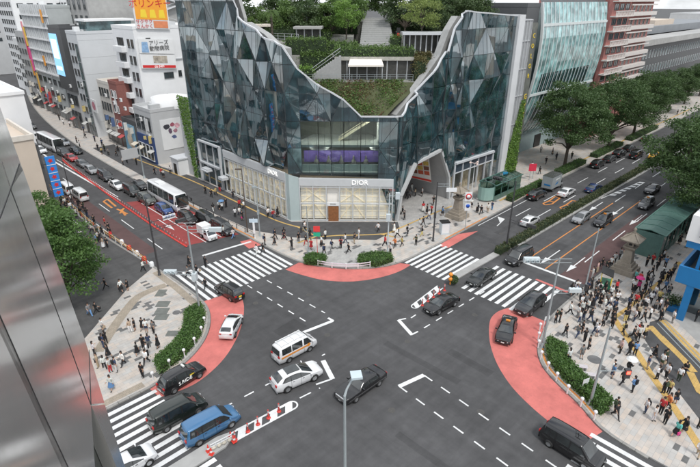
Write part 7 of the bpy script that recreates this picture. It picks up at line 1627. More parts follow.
for k in range(3): b_ = MB(); a_ = k*2.1; b_.tube((0, 0, h-.1), (math.cos(a_)*.8, math.sin(a_)*.8, h+.1), .05, .04, 6); b_.ico((math.cos(a_)*.8, math.sin(a_)*.8, h), .22); b_.build('lamp', mat('lamp_pinkish', (.7, .55, .5), .4), t, off=(0, 0, 0))
for k, (a, b, tp) in enumerate(((63, 197, 154), (73, 203, 161))): t, h = pole(['thin dark pole at the left kerb behind the blue sign', 'thin dark pole at the left kerb, right of the other'][k], a, b, tp, .09, M_DARKSTEEL, group='thin dark kerb poles')
def sign_post(label, px_, py_, top, panels, m=M_STEEL, base=KW, fs=-.77):
    t, h = pole(label, px_, py_, top, .05, m, 'road_sign', 'road sign', base)
    for (nm, z, w, hh, mm, rnd_) in panels:
        b = MB()
        if rnd_: b.lathe((0, 0, 0), [(0, .03), (w/2, .03), (w/2, -.03), (0, -.03)], 18); b.v = [(x*math.cos(fs)+z_*math.sin(fs), x*math.sin(fs)-z_*math.cos(fs), y+h+z) for x, y, z_ in b.v]
        else: b.obox((0, 0, h+z), (w, .06, hh), fs)
        sh = Vector((-.0496, -.0512, 0))*(1.2+.6*panels.index((nm, z, w, hh, mm, rnd_))); b.v = [(x+sh.x, y+sh.y, zz_) for x, y, zz_ in b.v]
        b.build(nm, mm, t, off=(0, 0, 0))
    return t
M_SBLUE = mat('road_sign_blue', (.02, .10, .5), .4, var=.02)
sign_post('red ringed round road sign with blue one below on white board', 465, 229, 192, [('board', -.7, 1.1, 1.4, M_SIGW, False), ('red_ring', -.7, .95, 0, M_SIGNRED, True), ('white_disc', -.7, .6, 0, M_SIGW, True), ('white_plate', -2.4, .9, 1.2, M_SIGW, False), ('blue_disc', -2.2, .6, 0, M_SBLUE, True)])
sign_post('red post with red and green signs at the left small hedge', 317.5, 256, 226, [('red_panel', -.4, .9, .8, mat('sign_bright_red', (.75, .06, .06), .5, var=.03), False), ('green_panel', -1.25, .95, .55, mat('sign_green', (.03, .42, .25), .5, var=.03), False)], M_REDP)
sign_post('white post with pale blue direction sign at the kerb', 255, 238, 218, [('panel', -.4, 1.3, .6, mat('pale_blue_sign', (.55, .66, .74), .4, var=.03), False), ('panel', -1.6, .3, 1.8, M_SIGW, False)], M_SIGW)
sign_post('small blue sign on a post above the green glass shelter', 503, 190, 172, [('panel', -.3, .9, .7, mat('sign_cyan', (.03, .25, .45), .5), False)])
sign_post('small cyan sign post behind the long green canopy', 655, 228, 212, [('panel', -.3, 1.0, .7, mat('sign_cyan', (.03, .25, .45), .5), False)])
for k, (a, b) in enumerate(((529, 180), (532.5, 178.5))):
    t = sign_post(['red banner flag on a post by the avenue kerb, left one', 'red banner flag on a post by the avenue kerb, right one'][k], a, b, 163, [('banner', -.9, .8, 1.5, mat('banner_red', (.65, .04, .08), .6, var=.1), False)]); t['group'] = 'red banner flags'
# ---------------------------------------------------------------- barriers
M_REDB = mat('barrier_red', (.55, .05, .04), .5, var=.12); M_YELF = mat('fence_orange', (.62, .33, .07), .5, var=.15)
pm_ = MB(); pm_.tube((0, 0, 0), (0, 0, .8), .055, .045, 8); pm_.lathe((0, 0, 0), [(.16, 0), (.14, .06), (.06, .1)], 8); pm_.mi = 1; pm_.tube((0, 0, .55), (0, 0, .62), .06, .06, 8, False); pm_.tube((0, 0, .68), (0, 0, .74), .058, .058, 8, False); POST = pm_.mesh('post', [M_REDB, M_SIGW])
bt = thing('lane_divider', 'long row of red posts and low red kerb dividing the side street', 'lane divider', (28.4, 64.5, 0)); path = resample([(28.5, 64.2), (28.2, 74), (28.3, 90), (28.7, 104), (29.0, 118), (29.3+bend(122), 124)], .95)
for i, p in enumerate(path): link('post', POST, bt, Vector((p[0], p[1], .10))-WL(bt))
sgm = MB(); sgm.box(-.42, -.14, 0, .42, .14, .11); SG = sgm.mesh('kerb_block', M_REDB)
for p, q in zip(path[:-1], path[1:]): link('kerb_block', SG, bt, Vector(((p[0]+q[0])/2, (p[1]+q[1])/2, 0))-WL(bt), math.atan2(q[1]-p[1], q[0]-p[0]))
def island_posts(labs, pts, grp):
    for k, (a, b) in enumerate(pts): t = thing('marker_post', labs % ['first', 'second', 'third', 'fourth', 'fifth', 'sixth'][k], 'marker post', (*gp(a, b), .011), group=grp); link('post', POST, t).scale = (1.3, 1.3, 1.15)
island_posts('%s red marker post on the left striped island, from the hedge-less end', [(235.3, 440), (248, 431.5), (258, 424.5), (268.6, 418), (279, 411.5)], 'marker posts on the left island')
island_posts('%s red marker post on the right striped island, from its tip', [(422.3, 305.5), (427.8, 301.5), (433.5, 297.3), (439, 293.7), (444.4, 290.5)], 'marker posts on the right island')
cn = MB(); cn.box(-.19, -.19, 0, .19, .19, .03); cn.lathe((0, 0, 0), [(.15, .03), (.035, .68), (0, .7)], 10); cn.mi = 1; cn.lathe((0, 0, 0), [(.117, .24), (.09, .4)], 10); cn.v = [(x*(1.03 if i > 50 else 1), y*(1.03 if i > 50 else 1), z) for i, (x, y, z) in enumerate(cn.v)]; CONE = cn.mesh('cone', [M_REDP, M_SIGW])
for k, (a, b) in enumerate(((208.5, 451), (211.5, 454), (231, 437.5), (234.3, 441.5))): t = thing('traffic_cone', ['red traffic cone left of the low barrier frame', 'red traffic cone in front of the left barrier end', 'pale topped traffic cone right of the low barrier frame', 'red traffic cone at the start of the striped island'][k], 'traffic cone', (*gp(a, b, .16), .16), k*.5, 'traffic cones on the reserve end'); link('cone', CONE, t)
t = thing('low_barrier', 'low wire barrier frame between the traffic cones on the reserve end', 'barrier', (*gp(220, 447, .16), .16)); a, b = Vector((*gp(211, 450, .16), .16)), Vector((*gp(232, 439, .16), .16)); mb = MB()
for z in (.3, .55): mb.beam(a+Vector((0, 0, z)), b+Vector((0, 0, z)), .05)
for k in range(5): q_ = a.lerp(b, k/4); mb.beam(q_, q_+Vector((0, 0, .6)), .05)
mb.build('frame', M_SIGW, t); 
for k in range(4): q_ = a.lerp(b, (k+.5)/4); s_ = MB(); s_.ico(q_+Vector((0, 0, .12)), .22, 1, (1.2, 1, .6), .2); s_.build('sandbag', mat('sandbag', (.5, .47, .4), .9, var=.2), t)
t = thing('keep_left_post', 'orange double disc marker post on the right island tip', 'marker post', (*gp(450, 284.5, .16), .16)); mb = MB(); mb.tube((0, 0, 0), (0, 0, 1.7), .07, .07, 8); mb.build('post', M_ORANGEP, t, off=(0, 0, 0))
for z in (.8, 1.45): b = MB(); b.ico((0, 0, z), .27, 2, (1, 1, 1.1)); b.build('lamp', M_ORANGEP, t, off=(0, 0, 0))
tb_ = thing('clipped_bush', 'small round dark bush beside the orange marker post', 'bush', (*gp(453.5, 283.5, .16), .16)); rr_ = random.Random(2); link('foliage', leaves([Vector((rr_.gauss(0, 1), rr_.gauss(0, 1), rr_.gauss(0, 1))).normalized()*.55+Vector((0, 0, .6)) for _ in range(500)], .2, rr_, L_DARK, 'foliage'), tb_); b = MB(); b.ico((0, 0, .55), .5, 2); b.build('stems', mat('hedge_core', (0, 0, 0)), tb_, off=(0, 0, 0))
# left kerb pedestrian fence
ft_ = thing('guard_fence', 'low orange and white guard fence along the left kerb by the crowd', 'fence', (21.6, 66, KW)); path = resample([(22.0, 63), (21.6, 72), (21.1, 80), (21.3, 92), (21.6, 106)], 2.0)
for i, (p, q) in enumerate(zip(path[:-1], path[1:])):
    mb = MB(); a, b = Vector((*p, KW)), Vector((*q, KW)); U = Vector((0, 0, 1)); mb.tube(a, a+U*.9, .06, .06, 6); mb.build('post', M_SIGW if i % 3 else M_REDB, ft_); mb = MB(); mb.beam(a+U*.8, b+U*.8, .06); mb.beam(a+U*.45, b+U*.45, .05); mb.build('rail', M_YELF, ft_)
t = thing('planter_barrels', 'red and white barrier blocks at the fence end by the left paving', 'barrier', (*gp(152, 262, KW), KW))
for k in range(5): b = MB(); p = gp(122+k*7.5, 243.5+k*5.6, KW); b.lathe((p[0], p[1], KW), [(.32, 0), (.3, .5), (.22, .62), (0, .62)], 10); b.build('barrel', M_REDB if k % 2 else M_SIGW, t)
gr_ = thing('guard_rail', 'white low guard rail between the two small hedges', 'guard rail', (*gp(346, 267, KW), KW)); P = [Vector((*gp(a, b, KW), KW)) for a, b in ((318, 265.5), (332, 268), (346, 269), (358, 268.5), (370, 267))]
for a, b in zip(P[:-1], P[1:]):
    mb = MB(); mb.beam(a+Vector((0, 0, .72)), b+Vector((0, 0, .72)), .08, .12); mb.beam(a+Vector((0, 0, .4)), b+Vector((0, 0, .4)), .06, .1); mb.build('rail', mat('rail_lilac_white', (.62, .58, .64), .5, var=.05), gr_)
for a in P: mb = MB(); mb.tube(a, a+Vector((0, 0, .85)), .07, .07, 8); mb.build('post', M_SIGW, gr_)
rk_ = thing('guard_rail', 'dark kerb railing with posts along the walkway edge by the queue', 'guard rail', (37.3, 66, KW)); path = resample([(37.5, 60), (37.1, 68), (36.9, 80)], 2.2)
for p, q in zip(path[:-1], path[1:]): mb = MB(); mb.tube((*p, KW), (*p, KW+.85), .06, .06, 6); mb.build('post', M_DARKSTEEL, rk_); mb = MB(); mb.beam((*p, KW+.75), (*q, KW+.75), .04); mb.build('rail', M_DARKSTEEL, rk_)
for pts_ in ([(37.25, 59.5), (36.95, 68), (36.75, 80)],): MB().strip(pts_, -.12, .12, KW+.03).build('orange_kerb_line', M_ORANGE, kind='structure')
MB().strip([(58, 39.25), (64, 39.35), (70, 39.5)], -.12, .12, KW+.03).build('orange_kerb_line', M_ORANGE, kind='structure')
MB().strip(cut(offset(K_SE, .55), lambda p: p[0] < 44.5 and p[1] > 8.2), -.10, .10, KW+.02).build('orange_kerb_line', M_ORANGE, kind='structure')
# white marker heads in the hedges
wb_ = MB(); wb_.tube((0, 0, 0), (0, 0, .82), .06, .06, 8); wb_.lathe((0, 0, .82), [(.13, 0), (.14, .12), (.1, .2), (0, .24)], 10); WBM = wb_.mesh('post', mat('marker_white', (.72, .73, .74), .4, var=.04))
nth = ['first', 'second', 'third', 'fourth', 'fifth', 'sixth', 'seventh', 'eighth', 'ninth']
for k, (a, b) in enumerate(((540.7, 324), (539.3, 333), (539.3, 341), (542, 352), (548.7, 363), (557.6, 373.5), (568.7, 386), (582.4, 398.7), (595.8, 412))): t = thing('white_marker', '%s white marker post from the top in the right hedge' % nth[k], 'marker post', (*gp(a, b, 1.0), KW), group='white markers in the right hedge'); link('post', WBM, t).scale = (1.2, 1.2, 1.0)
for k, (a, b) in enumerate(((204, 318), (201, 327.5), (194, 338.5), (183.6, 350), (168.7, 360.5), (152, 373))): t = thing('white_marker', '%s white marker post from the top in the left hedge' % nth[k], 'marker post', (*gp(a, b, 1.0), KW), group='white markers in the left hedge'); link('post', WBM, t).scale = (1.2, 1.2, 1.0)
# benches behind the right hedge
for k, (a, b, rz) in enumerate(((577, 369, R(-58)), (585, 377, R(-58)))):
    t = thing('bench', ['pale slatted bench behind the right hedge, upper one', 'pale slatted bench behind the right hedge, lower one'][k], 'bench', (*gp(a, b, KW), KW), rz, 'benches behind the right hedge')
    for i in range(4): mb = MB(); mb.box(-.9, -.24+i*.13, .42, .9, -.14+i*.13, .46); mb.build('slat', mat('bench_slat', (.55, .52, .54), .6, var=.1), t, off=(0, 0, 0))
    for x in (-.75, .75): mb = MB(); mb.box(x-.04, -.22, 0, x+.04, .24, .42); mb.build('leg', M_STEEL, t, off=(0, 0, 0))
for k, (a, b) in enumerate(((583, 392), (545, 328))):
    t = thing('notice_board', ['small white notice boards on posts in the right hedge', 'thin white notice post at the top of the right hedge'][k], 'notice board', (*gp(a, b, KW), KW), -.4)
    for x in (-.25, .25): mb = MB(); mb.tube((x, 0, 0), (x, 0, 1.5), .04, .04, 6); mb.build('post', M_SIGW, t, off=(0, 0, 0))
    mb = MB(); mb.box(-.35, -.05, 1.1, .35, -.03, 1.6); mb.build('board', M_SIGW, t, off=(0, 0, 0))
# ---------------------------------------------------------------- stone lanterns
M_STONE = mat('lantern_stone', (.27, .235, .19), .85, var=.22, scale=1.6, bump=.4, bscale=10)
def lantern(label, px_, py_, top, rz=.0, k=1.0):
    x, y = gp(px_, py_, KW); h = (zat(x, y, top)-KW); t = thing('stone_lantern', label, 'stone lantern', (x, y, KW), rz); s = h/7.0*k
    def sq(nm, prof): # square lathe
        mb = MB(); P = []
        for r, z in prof: P += [(a*r*s, b*r*s, z*h/7.0) for a, b in ((-1, -1), (1, -1), (1, 1), (-1, 1))]
        mb.add(P, [(j*4+i, j*4+(i+1) % 4, (j+1)*4+(i+1) % 4, (j+1)*4+i) for j in range(len(prof)-1) for i in range(4)]); mb.add(P[-4:], [(0,1,2,3)]); mb.build(nm, M_STONE, t, off=(0, 0, 0))
    sq('plinth', [(1.95, 0), (1.85, .75), (1.75, .75)]); sq('step', [(1.5, .75), (1.45, 1.2), (1.3, 1.2)]); sq('step', [(1.15, 1.2), (1.05, 1.65), (.85, 1.65)])
    sq('shaft', [(.82, 1.65), (.62, 3.6), (.55, 3.6)]); sq('platform', [(.7, 3.6), (1.0, 3.95), (1.0, 4.15), (.7, 4.15)]); sq('fire_box', [(.52, 4.15), (.5, 5.0), (.5, 5.05)])
    for a in range(4):
        mb = MB(); mb.obox((math.cos(a*math.pi/2)*.53*s, math.sin(a*math.pi/2)*.53*s, 4.6*h/7), (.04, .5*s, .5), a*math.pi/2); mb.build('window', M_BLACK, t, off=(0, 0, 0))
    sq('roof', [(.6, 5.0), (1.5, 5.02), (1.58, 5.22), (1.1, 5.5), (.6, 5.85), (.25, 6.15)])
    for a, b in ((-1, -1), (1, -1), (1, 1), (-1, 1)): mb = MB(); mb.beam((a*1.5*s, b*1.5*s, 5.25*h/7), (a*.3*s, b*.3*s, 6.1*h/7), .16); mb.ico((a*1.5*s, b*1.5*s, 5.3*h/7), .14*s); mb.build('roof_ridge', M_STONE, t, off=(0, 0, 0))
    mb = MB(); mb.lathe((0, 0, 0), [(.25*s, 6.1*h/7), (.32*s, 6.3*h/7), (.16*s, 6.45*h/7), (.3*s, 6.65*h/7), (.2*s, 6.85*h/7), (0, h)], 10); mb.build('finial', M_STONE, t, off=(0, 0, 0))
    return t
lantern('big stone lantern on a stepped plinth amid the right crowd', 624.5, 271, 227.5, .0, .82)
lantern('second stone lantern on its plinth in front of the right shop windows', 457, 217, 182, .0, .85)
# ---------------------------------------------------------------- green glass entrance shelters
M_GGLASS = glass_mat('green_shelter_glass', (.58, .72, .67), .05, .8); M_GFRAME = mat('green_frame', (.10, .20, .17), .5, .2, var=.1); M_GPANEL = mat('teal_panel', (.085, .16, .14), .35, var=.2, scale=1.5)
def shelter(label, x0, y0, x1, y1, h, round_=False, roof=M_GPANEL):
    t = thing('entrance_shelter', label, 'subway entrance', (x0, y0, KW), group=None); n = max(3, int((x1-x0)/2.2))
    for i in range(n):
        a, b = x0+(x1-x0)*i/n, x0+(x1-x0)*(i+1)/n
        for y in (y0, y1): mb = MB(); mb.box(a+.05, y-.02, KW+.9, b-.05, y+.02, KW+h-.1); mb.build('side_pane', M_GGLASS, t); mb = MB(); mb.box(a+.02, y-.06, KW, b-.02, y+.06, KW+.9); mb.build('side_panel', M_GPANEL, t); mb = MB(); mb.box(a-.06, y-.09, KW, a+.06, y+.09, KW+h); mb.build('post', M_GFRAME, t)
        m_ = (y0+y1)/2
        for (ya, yb, za, zb) in ((y0-.25, m_, h, h+.35), (m_, y1+.25, h+.35, h)): mb = MB(); mb.add([(a+.04, ya, KW+za), (b-.04, ya, KW+za), (b-.04, yb, KW+zb), (a+.04, yb, KW+zb), (a+.04, ya, KW+za-.08), (b-.04, ya, KW+za-.08), (b-.04, yb, KW+zb-.08), (a+.04, yb, KW+zb-.08)], [(0,1,2,3), (7,6,5,4), (0,4,5,1), (1,5,6,2), (2,6,7,3), (3,7,4,0)]); mb.build('roof_panel', roof, t)
        mb = MB(); mb.beam((a, y0-.25, KW+h+.03), (a, m_, KW+h+.38), .1); mb.beam((a, m_, KW+h+.38), (a, y1+.25, KW+h+.03), .1); mb.build('rafter', M_GFRAME, t)
    mb = MB(); mb.beam((x0, y0-.25, KW+h), (x1, y0-.25, KW+h), .16); mb.beam((x0, y1+.25, KW+h), (x1, y1+.25, KW+h), .16); mb.build('gutter', M_GFRAME, t)
    if round_:
        k = 8; m_ = (y0+y1)/2; r = (y1-y0)/2
        for i in range(k):
            a, b = math.pi/2+math.pi*i/k, math.pi/2+math.pi*(i+1)/k; p, q = (x0+1.2*r*math.cos(a), m_+r*math.sin(a)), (x0+1.2*r*math.cos(b), m_+r*math.sin(b)); mb = MB(); mb.add([(*p, KW+.3), (*q, KW+.3), (*q, KW+h-.3), (*p, KW+h-.3)], [(0,1,2,3)]); mb.build('curved_pane', mat('milky_green_glass', (.26, .40, .36), .2, var=.06), t)
    else:
        mb = MB(); mb.box(x0-.04, y0, KW, x0+.04, y1, KW+h); mb.build('end_wall', M_GPANEL, t)
    mb = MB(); mb.box(x0+.5, y0+.4, KW, x1-.4, y1-.4, KW+.05); mb.build('stair_well', M_BLACK, t)
    return t
shelter('long green glass canopy over the subway entrance behind the big lantern', 73.6, 14.6, 92.5, 18.0, 3.7)
shelter('rounded green glass shelter at the kerb beside the second lantern', 77.0, 42.6, 86.5, 45.6, 3.0, True, M_GGLASS)
t = thing('flower_cart', 'green and yellow framed stall cart with white panel beside the big lantern', 'cart', (*gp(604, 288, KW), KW), .3); mb = MB(); mb.box(-.9, -.6, .35, .9, .6, 1.0); mb.build('body', mat('cart_green', (.03, .18, .1), .5), t, off=(0, 0, 0)); mb = MB(); mb.box(-.95, -.65, 1.0, .0, -.55, 2.2); mb.build('frame', M_YEL, t, off=(0, 0, 0)); mb = MB(); mb.box(-.85, -.67, 1.1, -.1, -.652, 2.1); mb.build('panel', M_SIGW, t, off=(0, 0, 0)); mb = MB(); mb.add([(-1, -.7, 2.2), (1, -.7, 2.2), (1, .7, 2.6), (-1, .7, 2.6), (-1, -.7, 2.12), (1, -.7, 2.12), (1, .7, 2.5), (-1, .7, 2.5)], [(0,1,2,3), (7,6,5,4), (0,4,5,1), (1,5,6,2), (2,6,7,3), (3,7,4,0)]); mb.build('roof', M_BLACK, t, off=(0, 0, 0))
for x in (-.6, .6):
    for y in (-.62, .62): mb = MB(); mb.lathe((0, 0, 0), [(0, .04), (.34, .04), (.34, -.04), (0, -.04)], 14); mb.v = [(a+x, c+y, b+.35) for a, b, c in mb.v]; mb.build('wheel', M_RUBBER, t, off=(0, 0, 0))
for x in (-.85, .85): mb = MB(); mb.tube((x, .55, 1.0), (x, .6, 2.5), .04, .04, 6); mb.build('post', M_YEL, t, off=(0, 0, 0))
t = thing('wrapped_box', 'tall pale wrapped cabinet on the kerb before the second lantern', 'cabinet', (*gp(444, 233, KW), KW), -.6); mb = MB(); mb.box(-.65, -.55, 0, .65, .55, 1.9); mb.build('cabinet', mat('pale_wrap', (.58, .64, .68), .5, var=.1, scale=2), t, off=(0, 0, 0)); mb = MB(); mb.box(-.7, -.6, 1.9, .7, .6, 2.02); mb.build('lid', M_BLACK, t, off=(0, 0, 0)); mb = MB(); mb.box(-.55, -.565, .2, .55, -.552, 1.7); mb.build('door', M_SIGW, t, off=(0, 0, 0))
t = thing('planter', 'bright blue square planter with shrub beside the blue building', 'planter', (*gp(671, 309, KW), KW), .2); mb = MB(); mb.box(-.7, -.7, 0, .7, .7, .75); mb.build('box', M_BLUEP, t, off=(0, 0, 0)); rr_ = random.Random(6); link('foliage', leaves([Vector((rr_.gauss(0, .45), rr_.gauss(0, .45), 1.2+rr_.gauss(0, .3))) for _ in range(500)], .24, rr_, L_DARK, 'foliage'), t)
# ================================================================ PEOPLE
M_SKIN = mat('skin', (0.50, 0.31, 0.22), 0.6, var=0.06, scale=6); M_CLOTH = mat('cloth', objcol=True, rough=0.85, var=0.14, scale=9); M_HAIR = mat('hair', (0.018, 0.013, 0.011), 0.6, var=0.3, scale=20)
M_SHOE = mat('shoe', (0.05, 0.05, 0.05), 0.6, var=0.2)
def figure(pose, seed):
    """one continuous skinned body in the given pose, with clothing cut from its surface; returns meshes by part"""
    rnd = random.Random(seed)
    st, arm_l, arm_r, lean = pose['stride'], pose['al'], pose['ar'], pose.get('lean', 0.0)
    J = {}; E = []
    def j(n, p, r, par=None):
        J[n] = (Vector(p), r)
        if par: E.append((par, n))
    lx = lean
    j('pel', (0, 0, .95), (.145, .115)); j('waist', (lx*.3, 0, 1.10), (.135, .10), 'pel'); j('chest', (lx*.7, 0, 1.30), (.165, .115), 'waist'); j('neckb', (lx, 0, 1.44), (.075, .07), 'chest'); j('neck', (lx*1.1, 0, 1.50), (.055, .055), 'neckb')
    j('head1', (lx*1.2+.015, 0, 1.585), (.080, .088), 'neck'); j('head2', (lx*1.25+.02, 0, 1.68), (.075, .085), 'head1')
    for s, nm, ph in ((1, 'l', st), (-1, 'r', -st)):
        hp = Vector((0, .095*s, .90)); kn = hp+Vector((math.sin(ph)*.43, .0, -math.cos(ph)*.43)); bend_ = max(0, -ph)*.9+pose.get('knee', 0); a2 = ph-bend_; an = kn+Vector((math.sin(a2)*.40, 0, -math.cos(a2)*.40))
        j('hip'+nm, hp, (.105, .105), 'pel'); j('knee'+nm, kn, (.062, .065), 'hip'+nm); j('ank'+nm, an, (.042, .045), 'knee'+nm); j('toe'+nm, an+Vector((.15, .01*s, -.045)), (.036, .038), 'ank'+nm)
        a = arm_l if s > 0 else arm_r; sh = Vector((lx*.95, .185*s, 1.40)); el = sh+Vector((math.sin(a[0])*.28, .045*s, -math.cos(a[0])*.28)); wr = el+Vector((math.sin(a[0]+a[1])*.25, -.05*s*(1 if a[1] > .8 else 0), -math.cos(a[0]+a[1])*.25)); hd = wr+(wr-el).normalized()*.08
        j('sh'+nm, sh, (.062, .065), 'chest'); j('elb'+nm, el, (.043, .045), 'sh'+nm); j('wri'+nm, wr, (.030, .032), 'elb'+nm); j('hand'+nm, hd, (.030, .036), 'wri'+nm)
    names = list(J); idx = {n: i for i, n in enumerate(names)}
    zmin = min(J['toel'][0].z, J['toer'][0].z, J['ankl'][0].z-.045, J['ankr'][0].z-.045)-.038
    me = bpy.data.meshes.new('sk'); me.from_pydata([tuple(J[n][0]-Vector((0, 0, zmin))) for n in names], [(idx[a], idx[b]) for a, b in E], [])
    ob = bpy.data.objects.new('sk', me); col.objects.link(ob)
    ob.modifiers.new('s', 'SKIN'); 
    for i, n in enumerate(names): me.skin_vertices[0].data[i].radius = J[n][1]
    for v in me.skin_vertices[0].data: v.use_root = False
    me.skin_vertices[0].data[0].use_root = True
    sb = ob.modifiers.new('ss', 'SUBSURF'); sb.levels = 1; sb.render_levels = 1
    dg = bpy.context.evaluated_depsgraph_get(); dg.update(); body = bpy.data.meshes.new_from_object(ob.evaluated_get(dg)); bpy.data.objects.remove(ob); body.name = 'body'
    body.materials.clear(); body.materials.append(M_SKIN)
    for p in body.polygons: p.use_smooth = True; p.material_index = 0
    segs = [(idx[a], idx[b], J[a][0]-Vector((0, 0, zmin)), J[b][0]-Vector((0, 0, zmin)), b) for a, b in E]
    region = []
    for p in body.polygons:
        c = p.center; best = None
        for _, _, A, B, nm in segs:
            d = B-A; t = max(0, min(1, (c-A).dot(d)/d.length_squared)); q = (c-(A+d*t)).length
            if best is None or q < best[0]: best = (q, nm, t)
        region.append((best[1], best[2]))
    vn = [v.normal.copy() for v in body.vertices]
    def shell(name, test, infl, m):
        F = [list(p.vertices) for p, r in zip(body.polygons, region) if test(r[0], r[1], p.center)]; used = sorted({v for f in F for v in f}); mp = {v: i for i, v in enumerate(used)}
        me2 = bpy.data.meshes.new(name); me2.from_pydata([tuple(body.vertices[v].co+vn[v]*infl) for v in used], [], [[mp[v] for v in f] for f in F]); me2.materials.append(m)
        for p in me2.polygons: p.use_smooth = True
        me2.update(); return me2
    slv = pose.get('sleeve', 1.0); off = -zmin
    top = lambda n, t, c: n in ('waist', 'chest', 'neckb', 'shl', 'shr') and c.z < 1.475+off and c.z > .93+off or n in ('elbl', 'elbr') or (slv > 1 and n in ('wril', 'wrir') and t < .85) or (n in ('hipl', 'hipr') and c.z > .92+off)
    topm = shell('top', top, .022, M_CLOTH)
    shorts = pose.get('shorts', False)
    bot = lambda n, t, c: (n in ('hipl', 'hipr', 'waist') and c.z <= 1.0+off) or (n in ('kneel', 'kneer') and (not shorts or t < .8)) or (n in ('ankl', 'ankr') and not shorts and t < .92)
    botm = shell('trousers', bot, .018, M_CLOTH)
    shoe = shell('shoes', lambda n, t, c: n in ('toel', 'toer') or (n in ('ankl', 'ankr') and t > .9), .010, M_SHOE)
    hair_len = pose.get('hair', 0)
    hp = J['head2'][0]+Vector((0, 0, off)); hm = MB(); hm.ico(hp+Vector((-.018, 0, .03)), .112, 2, (1.0, .92, .98))
    hm.v = [(x, y, max(z, hp.z-.03 if x > hp.x+.03 else hp.z-.10)) for x, y, z in hm.v]
    if hair_len: hm.ico(hp+Vector((-.075, 0, -.12)), .10, 1, (.6, 1.0, 1.8 if hair_len > 1 else 1.2))
    hair = hm.mesh('hair', M_HAIR)
    # face, ears and fingers added to the body surface
    fb = MB(); fb.add([tuple(hp+Vector(v)) for v in ((.085, -.012, -.055), (.085, .012, -.055), (.115, 0, -.06), (.084, 0, -.015))], [(0,2,3), (2,1,3), (0,1,2)])
    fb.mi = 1
    for s in (1, -1): fb.ico(hp+Vector((.076, .030*s, -.02)), .011, 1)
    fb.mi = 2; fb.add([tuple(hp+Vector(v)) for v in ((.082, -.022, -.088), (.082, .022, -.088), (.086, .016, -.097), (.086, -.016, -.097))], [(0,1,2,3)]); fb.mi = 0
    for s in (1, -1): fb.ico(hp+Vector((0, .083*s, -.045)), .022, 1, (.7, .4, 1.2))
    for nm, s in (('l', 1), ('r', -1)):
        h = J['hand'+nm][0]+Vector((0, 0, off)); w = J['wri'+nm][0]+Vector((0, 0, off)); d = (h-w).normalized(); f = Vector((1, 0, 0)); f = (f-d*f.dot(d)).normalized()
        for k, ln in enumerate((.058, .07, .066, .05)):
            b0 = h+f*(.026-.017*k)+d*.01; m1 = b0+d*ln*.55; e1 = m1+(d*.8+Vector((0, -s*.5, 0))).normalized()*ln*.5; fb.tube(b0, m1, .0095, .009, 5); fb.tube(m1, e1, .009, .006, 5)
        tb0 = w+d*.03+f*.03; tm = tb0+(f+d*.8).normalized()*.04; fb.tube(tb0, tm, .012, .010, 5); fb.tube(tm, tm+d*.03, .010, .007, 5)
    extra = fb.mesh('features', [M_SKIN, M_BLACK, mat('lips', (.35, .12, .1), .6)])
    bm = bmesh.new(); bm.from_mesh(body); bm.from_mesh(extra); body.materials.append(M_BLACK); body.materials.append(mat('lips', (0, 0, 0))); bm.to_mesh(body); bm.free()
    P = dict(body=body, top=topm, trousers=botm, shoes=shoe, hair=hair, chest=J['chest'][0]+Vector((0, 0, off)), hand=J['handr'][0]+Vector((0, 0, off)), handl=J['handl'][0]+Vector((0, 0, off)))
    sk = MB(); n = 14; hz = .98+off
    for (r, z) in ((.165, hz+.06), (.20, hz-.12), (.25, hz-.32), (.29, hz-.50 if not pose.get('long') else hz-.72)):
        sk.v += [(r*math.cos(2*math.pi*i/n)*(.85+abs(math.sin(st))*.35), r*math.sin(2*math.pi*i/n), z) for i in range(n)]
    for jx in range(3):
        for i in range(n): sk.f.append([jx*n+i, jx*n+(i+1) % n, (jx+1)*n+(i+1) % n, (jx+1)*n+i]); sk.m.append(0); sk.sm.append(True)
    P['skirt'] = sk.mesh('skirt', M_CLOTH); return P
POSES = [dict(stride=.42, al=(-.4, .3), ar=(.45, .4), hair=0, what='walking'), dict(stride=-.38, al=(.4, .35), ar=(-.35, .3), hair=1, what='walking'),
         dict(stride=.05, al=(.05, .25), ar=(-.02, .2), hair=0, what='standing'), dict(stride=.08, al=(.25, 1.6), ar=(.1, .3), hair=2, what='standing with one forearm raised'),
         dict(stride=-.06, al=(.3, 1.7), ar=(.35, 1.8), hair=1, lean=.03, what='standing looking at hands'), dict(stride=.30, al=(-.2, .4), ar=(.3, 1.3), hair=2, sleeve=2, what='strolling'),
         dict(stride=.04, al=(0, .15), ar=(.05, .2), hair=0, shorts=True, what='standing in shorts'), dict(stride=-.46, al=(.5, .6), ar=(-.5, .4), hair=0, lean=.05, sleeve=2, what='striding'),
         dict(stride=.10, al=(.1, .3), ar=(.5, 1.9), hair=1, what='standing with a raised hand'), dict(stride=.06, al=(.02, .2), ar=(0, .25), hair=2, long=True, what='standing')]
FIG = [figure(p, i) for i, p in enumerate(POSES)]
CL = dict(k=((.016, .016, .018), 'black'), w=((.70, .70, .69), 'white'), n=((.035, .055, .11), 'navy'), b=((.12, .25, .45), 'blue'), g=((.17, .17, .17), 'grey'), r=((.50, .035, .04), 'red'), m=((.62, .05, .22), 'pink'), y=((.55, .44, .16), 'yellow'), e=((.42, .33, .23), 'beige'), o=((.62, .20, .06), 'orange'), t=((.12, .42, .38), 'teal'), v=((.045, .065, .035), 'olive'), p=((.58, .38, .36), 'pale pink'))
bgm = MB(); bgm.obox((-.0, 0, 0), (.16, .30, .42), 0); bgm.v = [(x*(1.0 if abs(z) < .2 else .8), y*(1 if z < .1 else .85), z) for x, y, z in bgm.v]; bgm.beam((.1, .1, .2), (.22, .1, .1), .03); bgm.beam((.1, -.1, .2), (.22, -.1, .1), .03); BACKPACK = bgm.mesh('backpack', M_CLOTH)
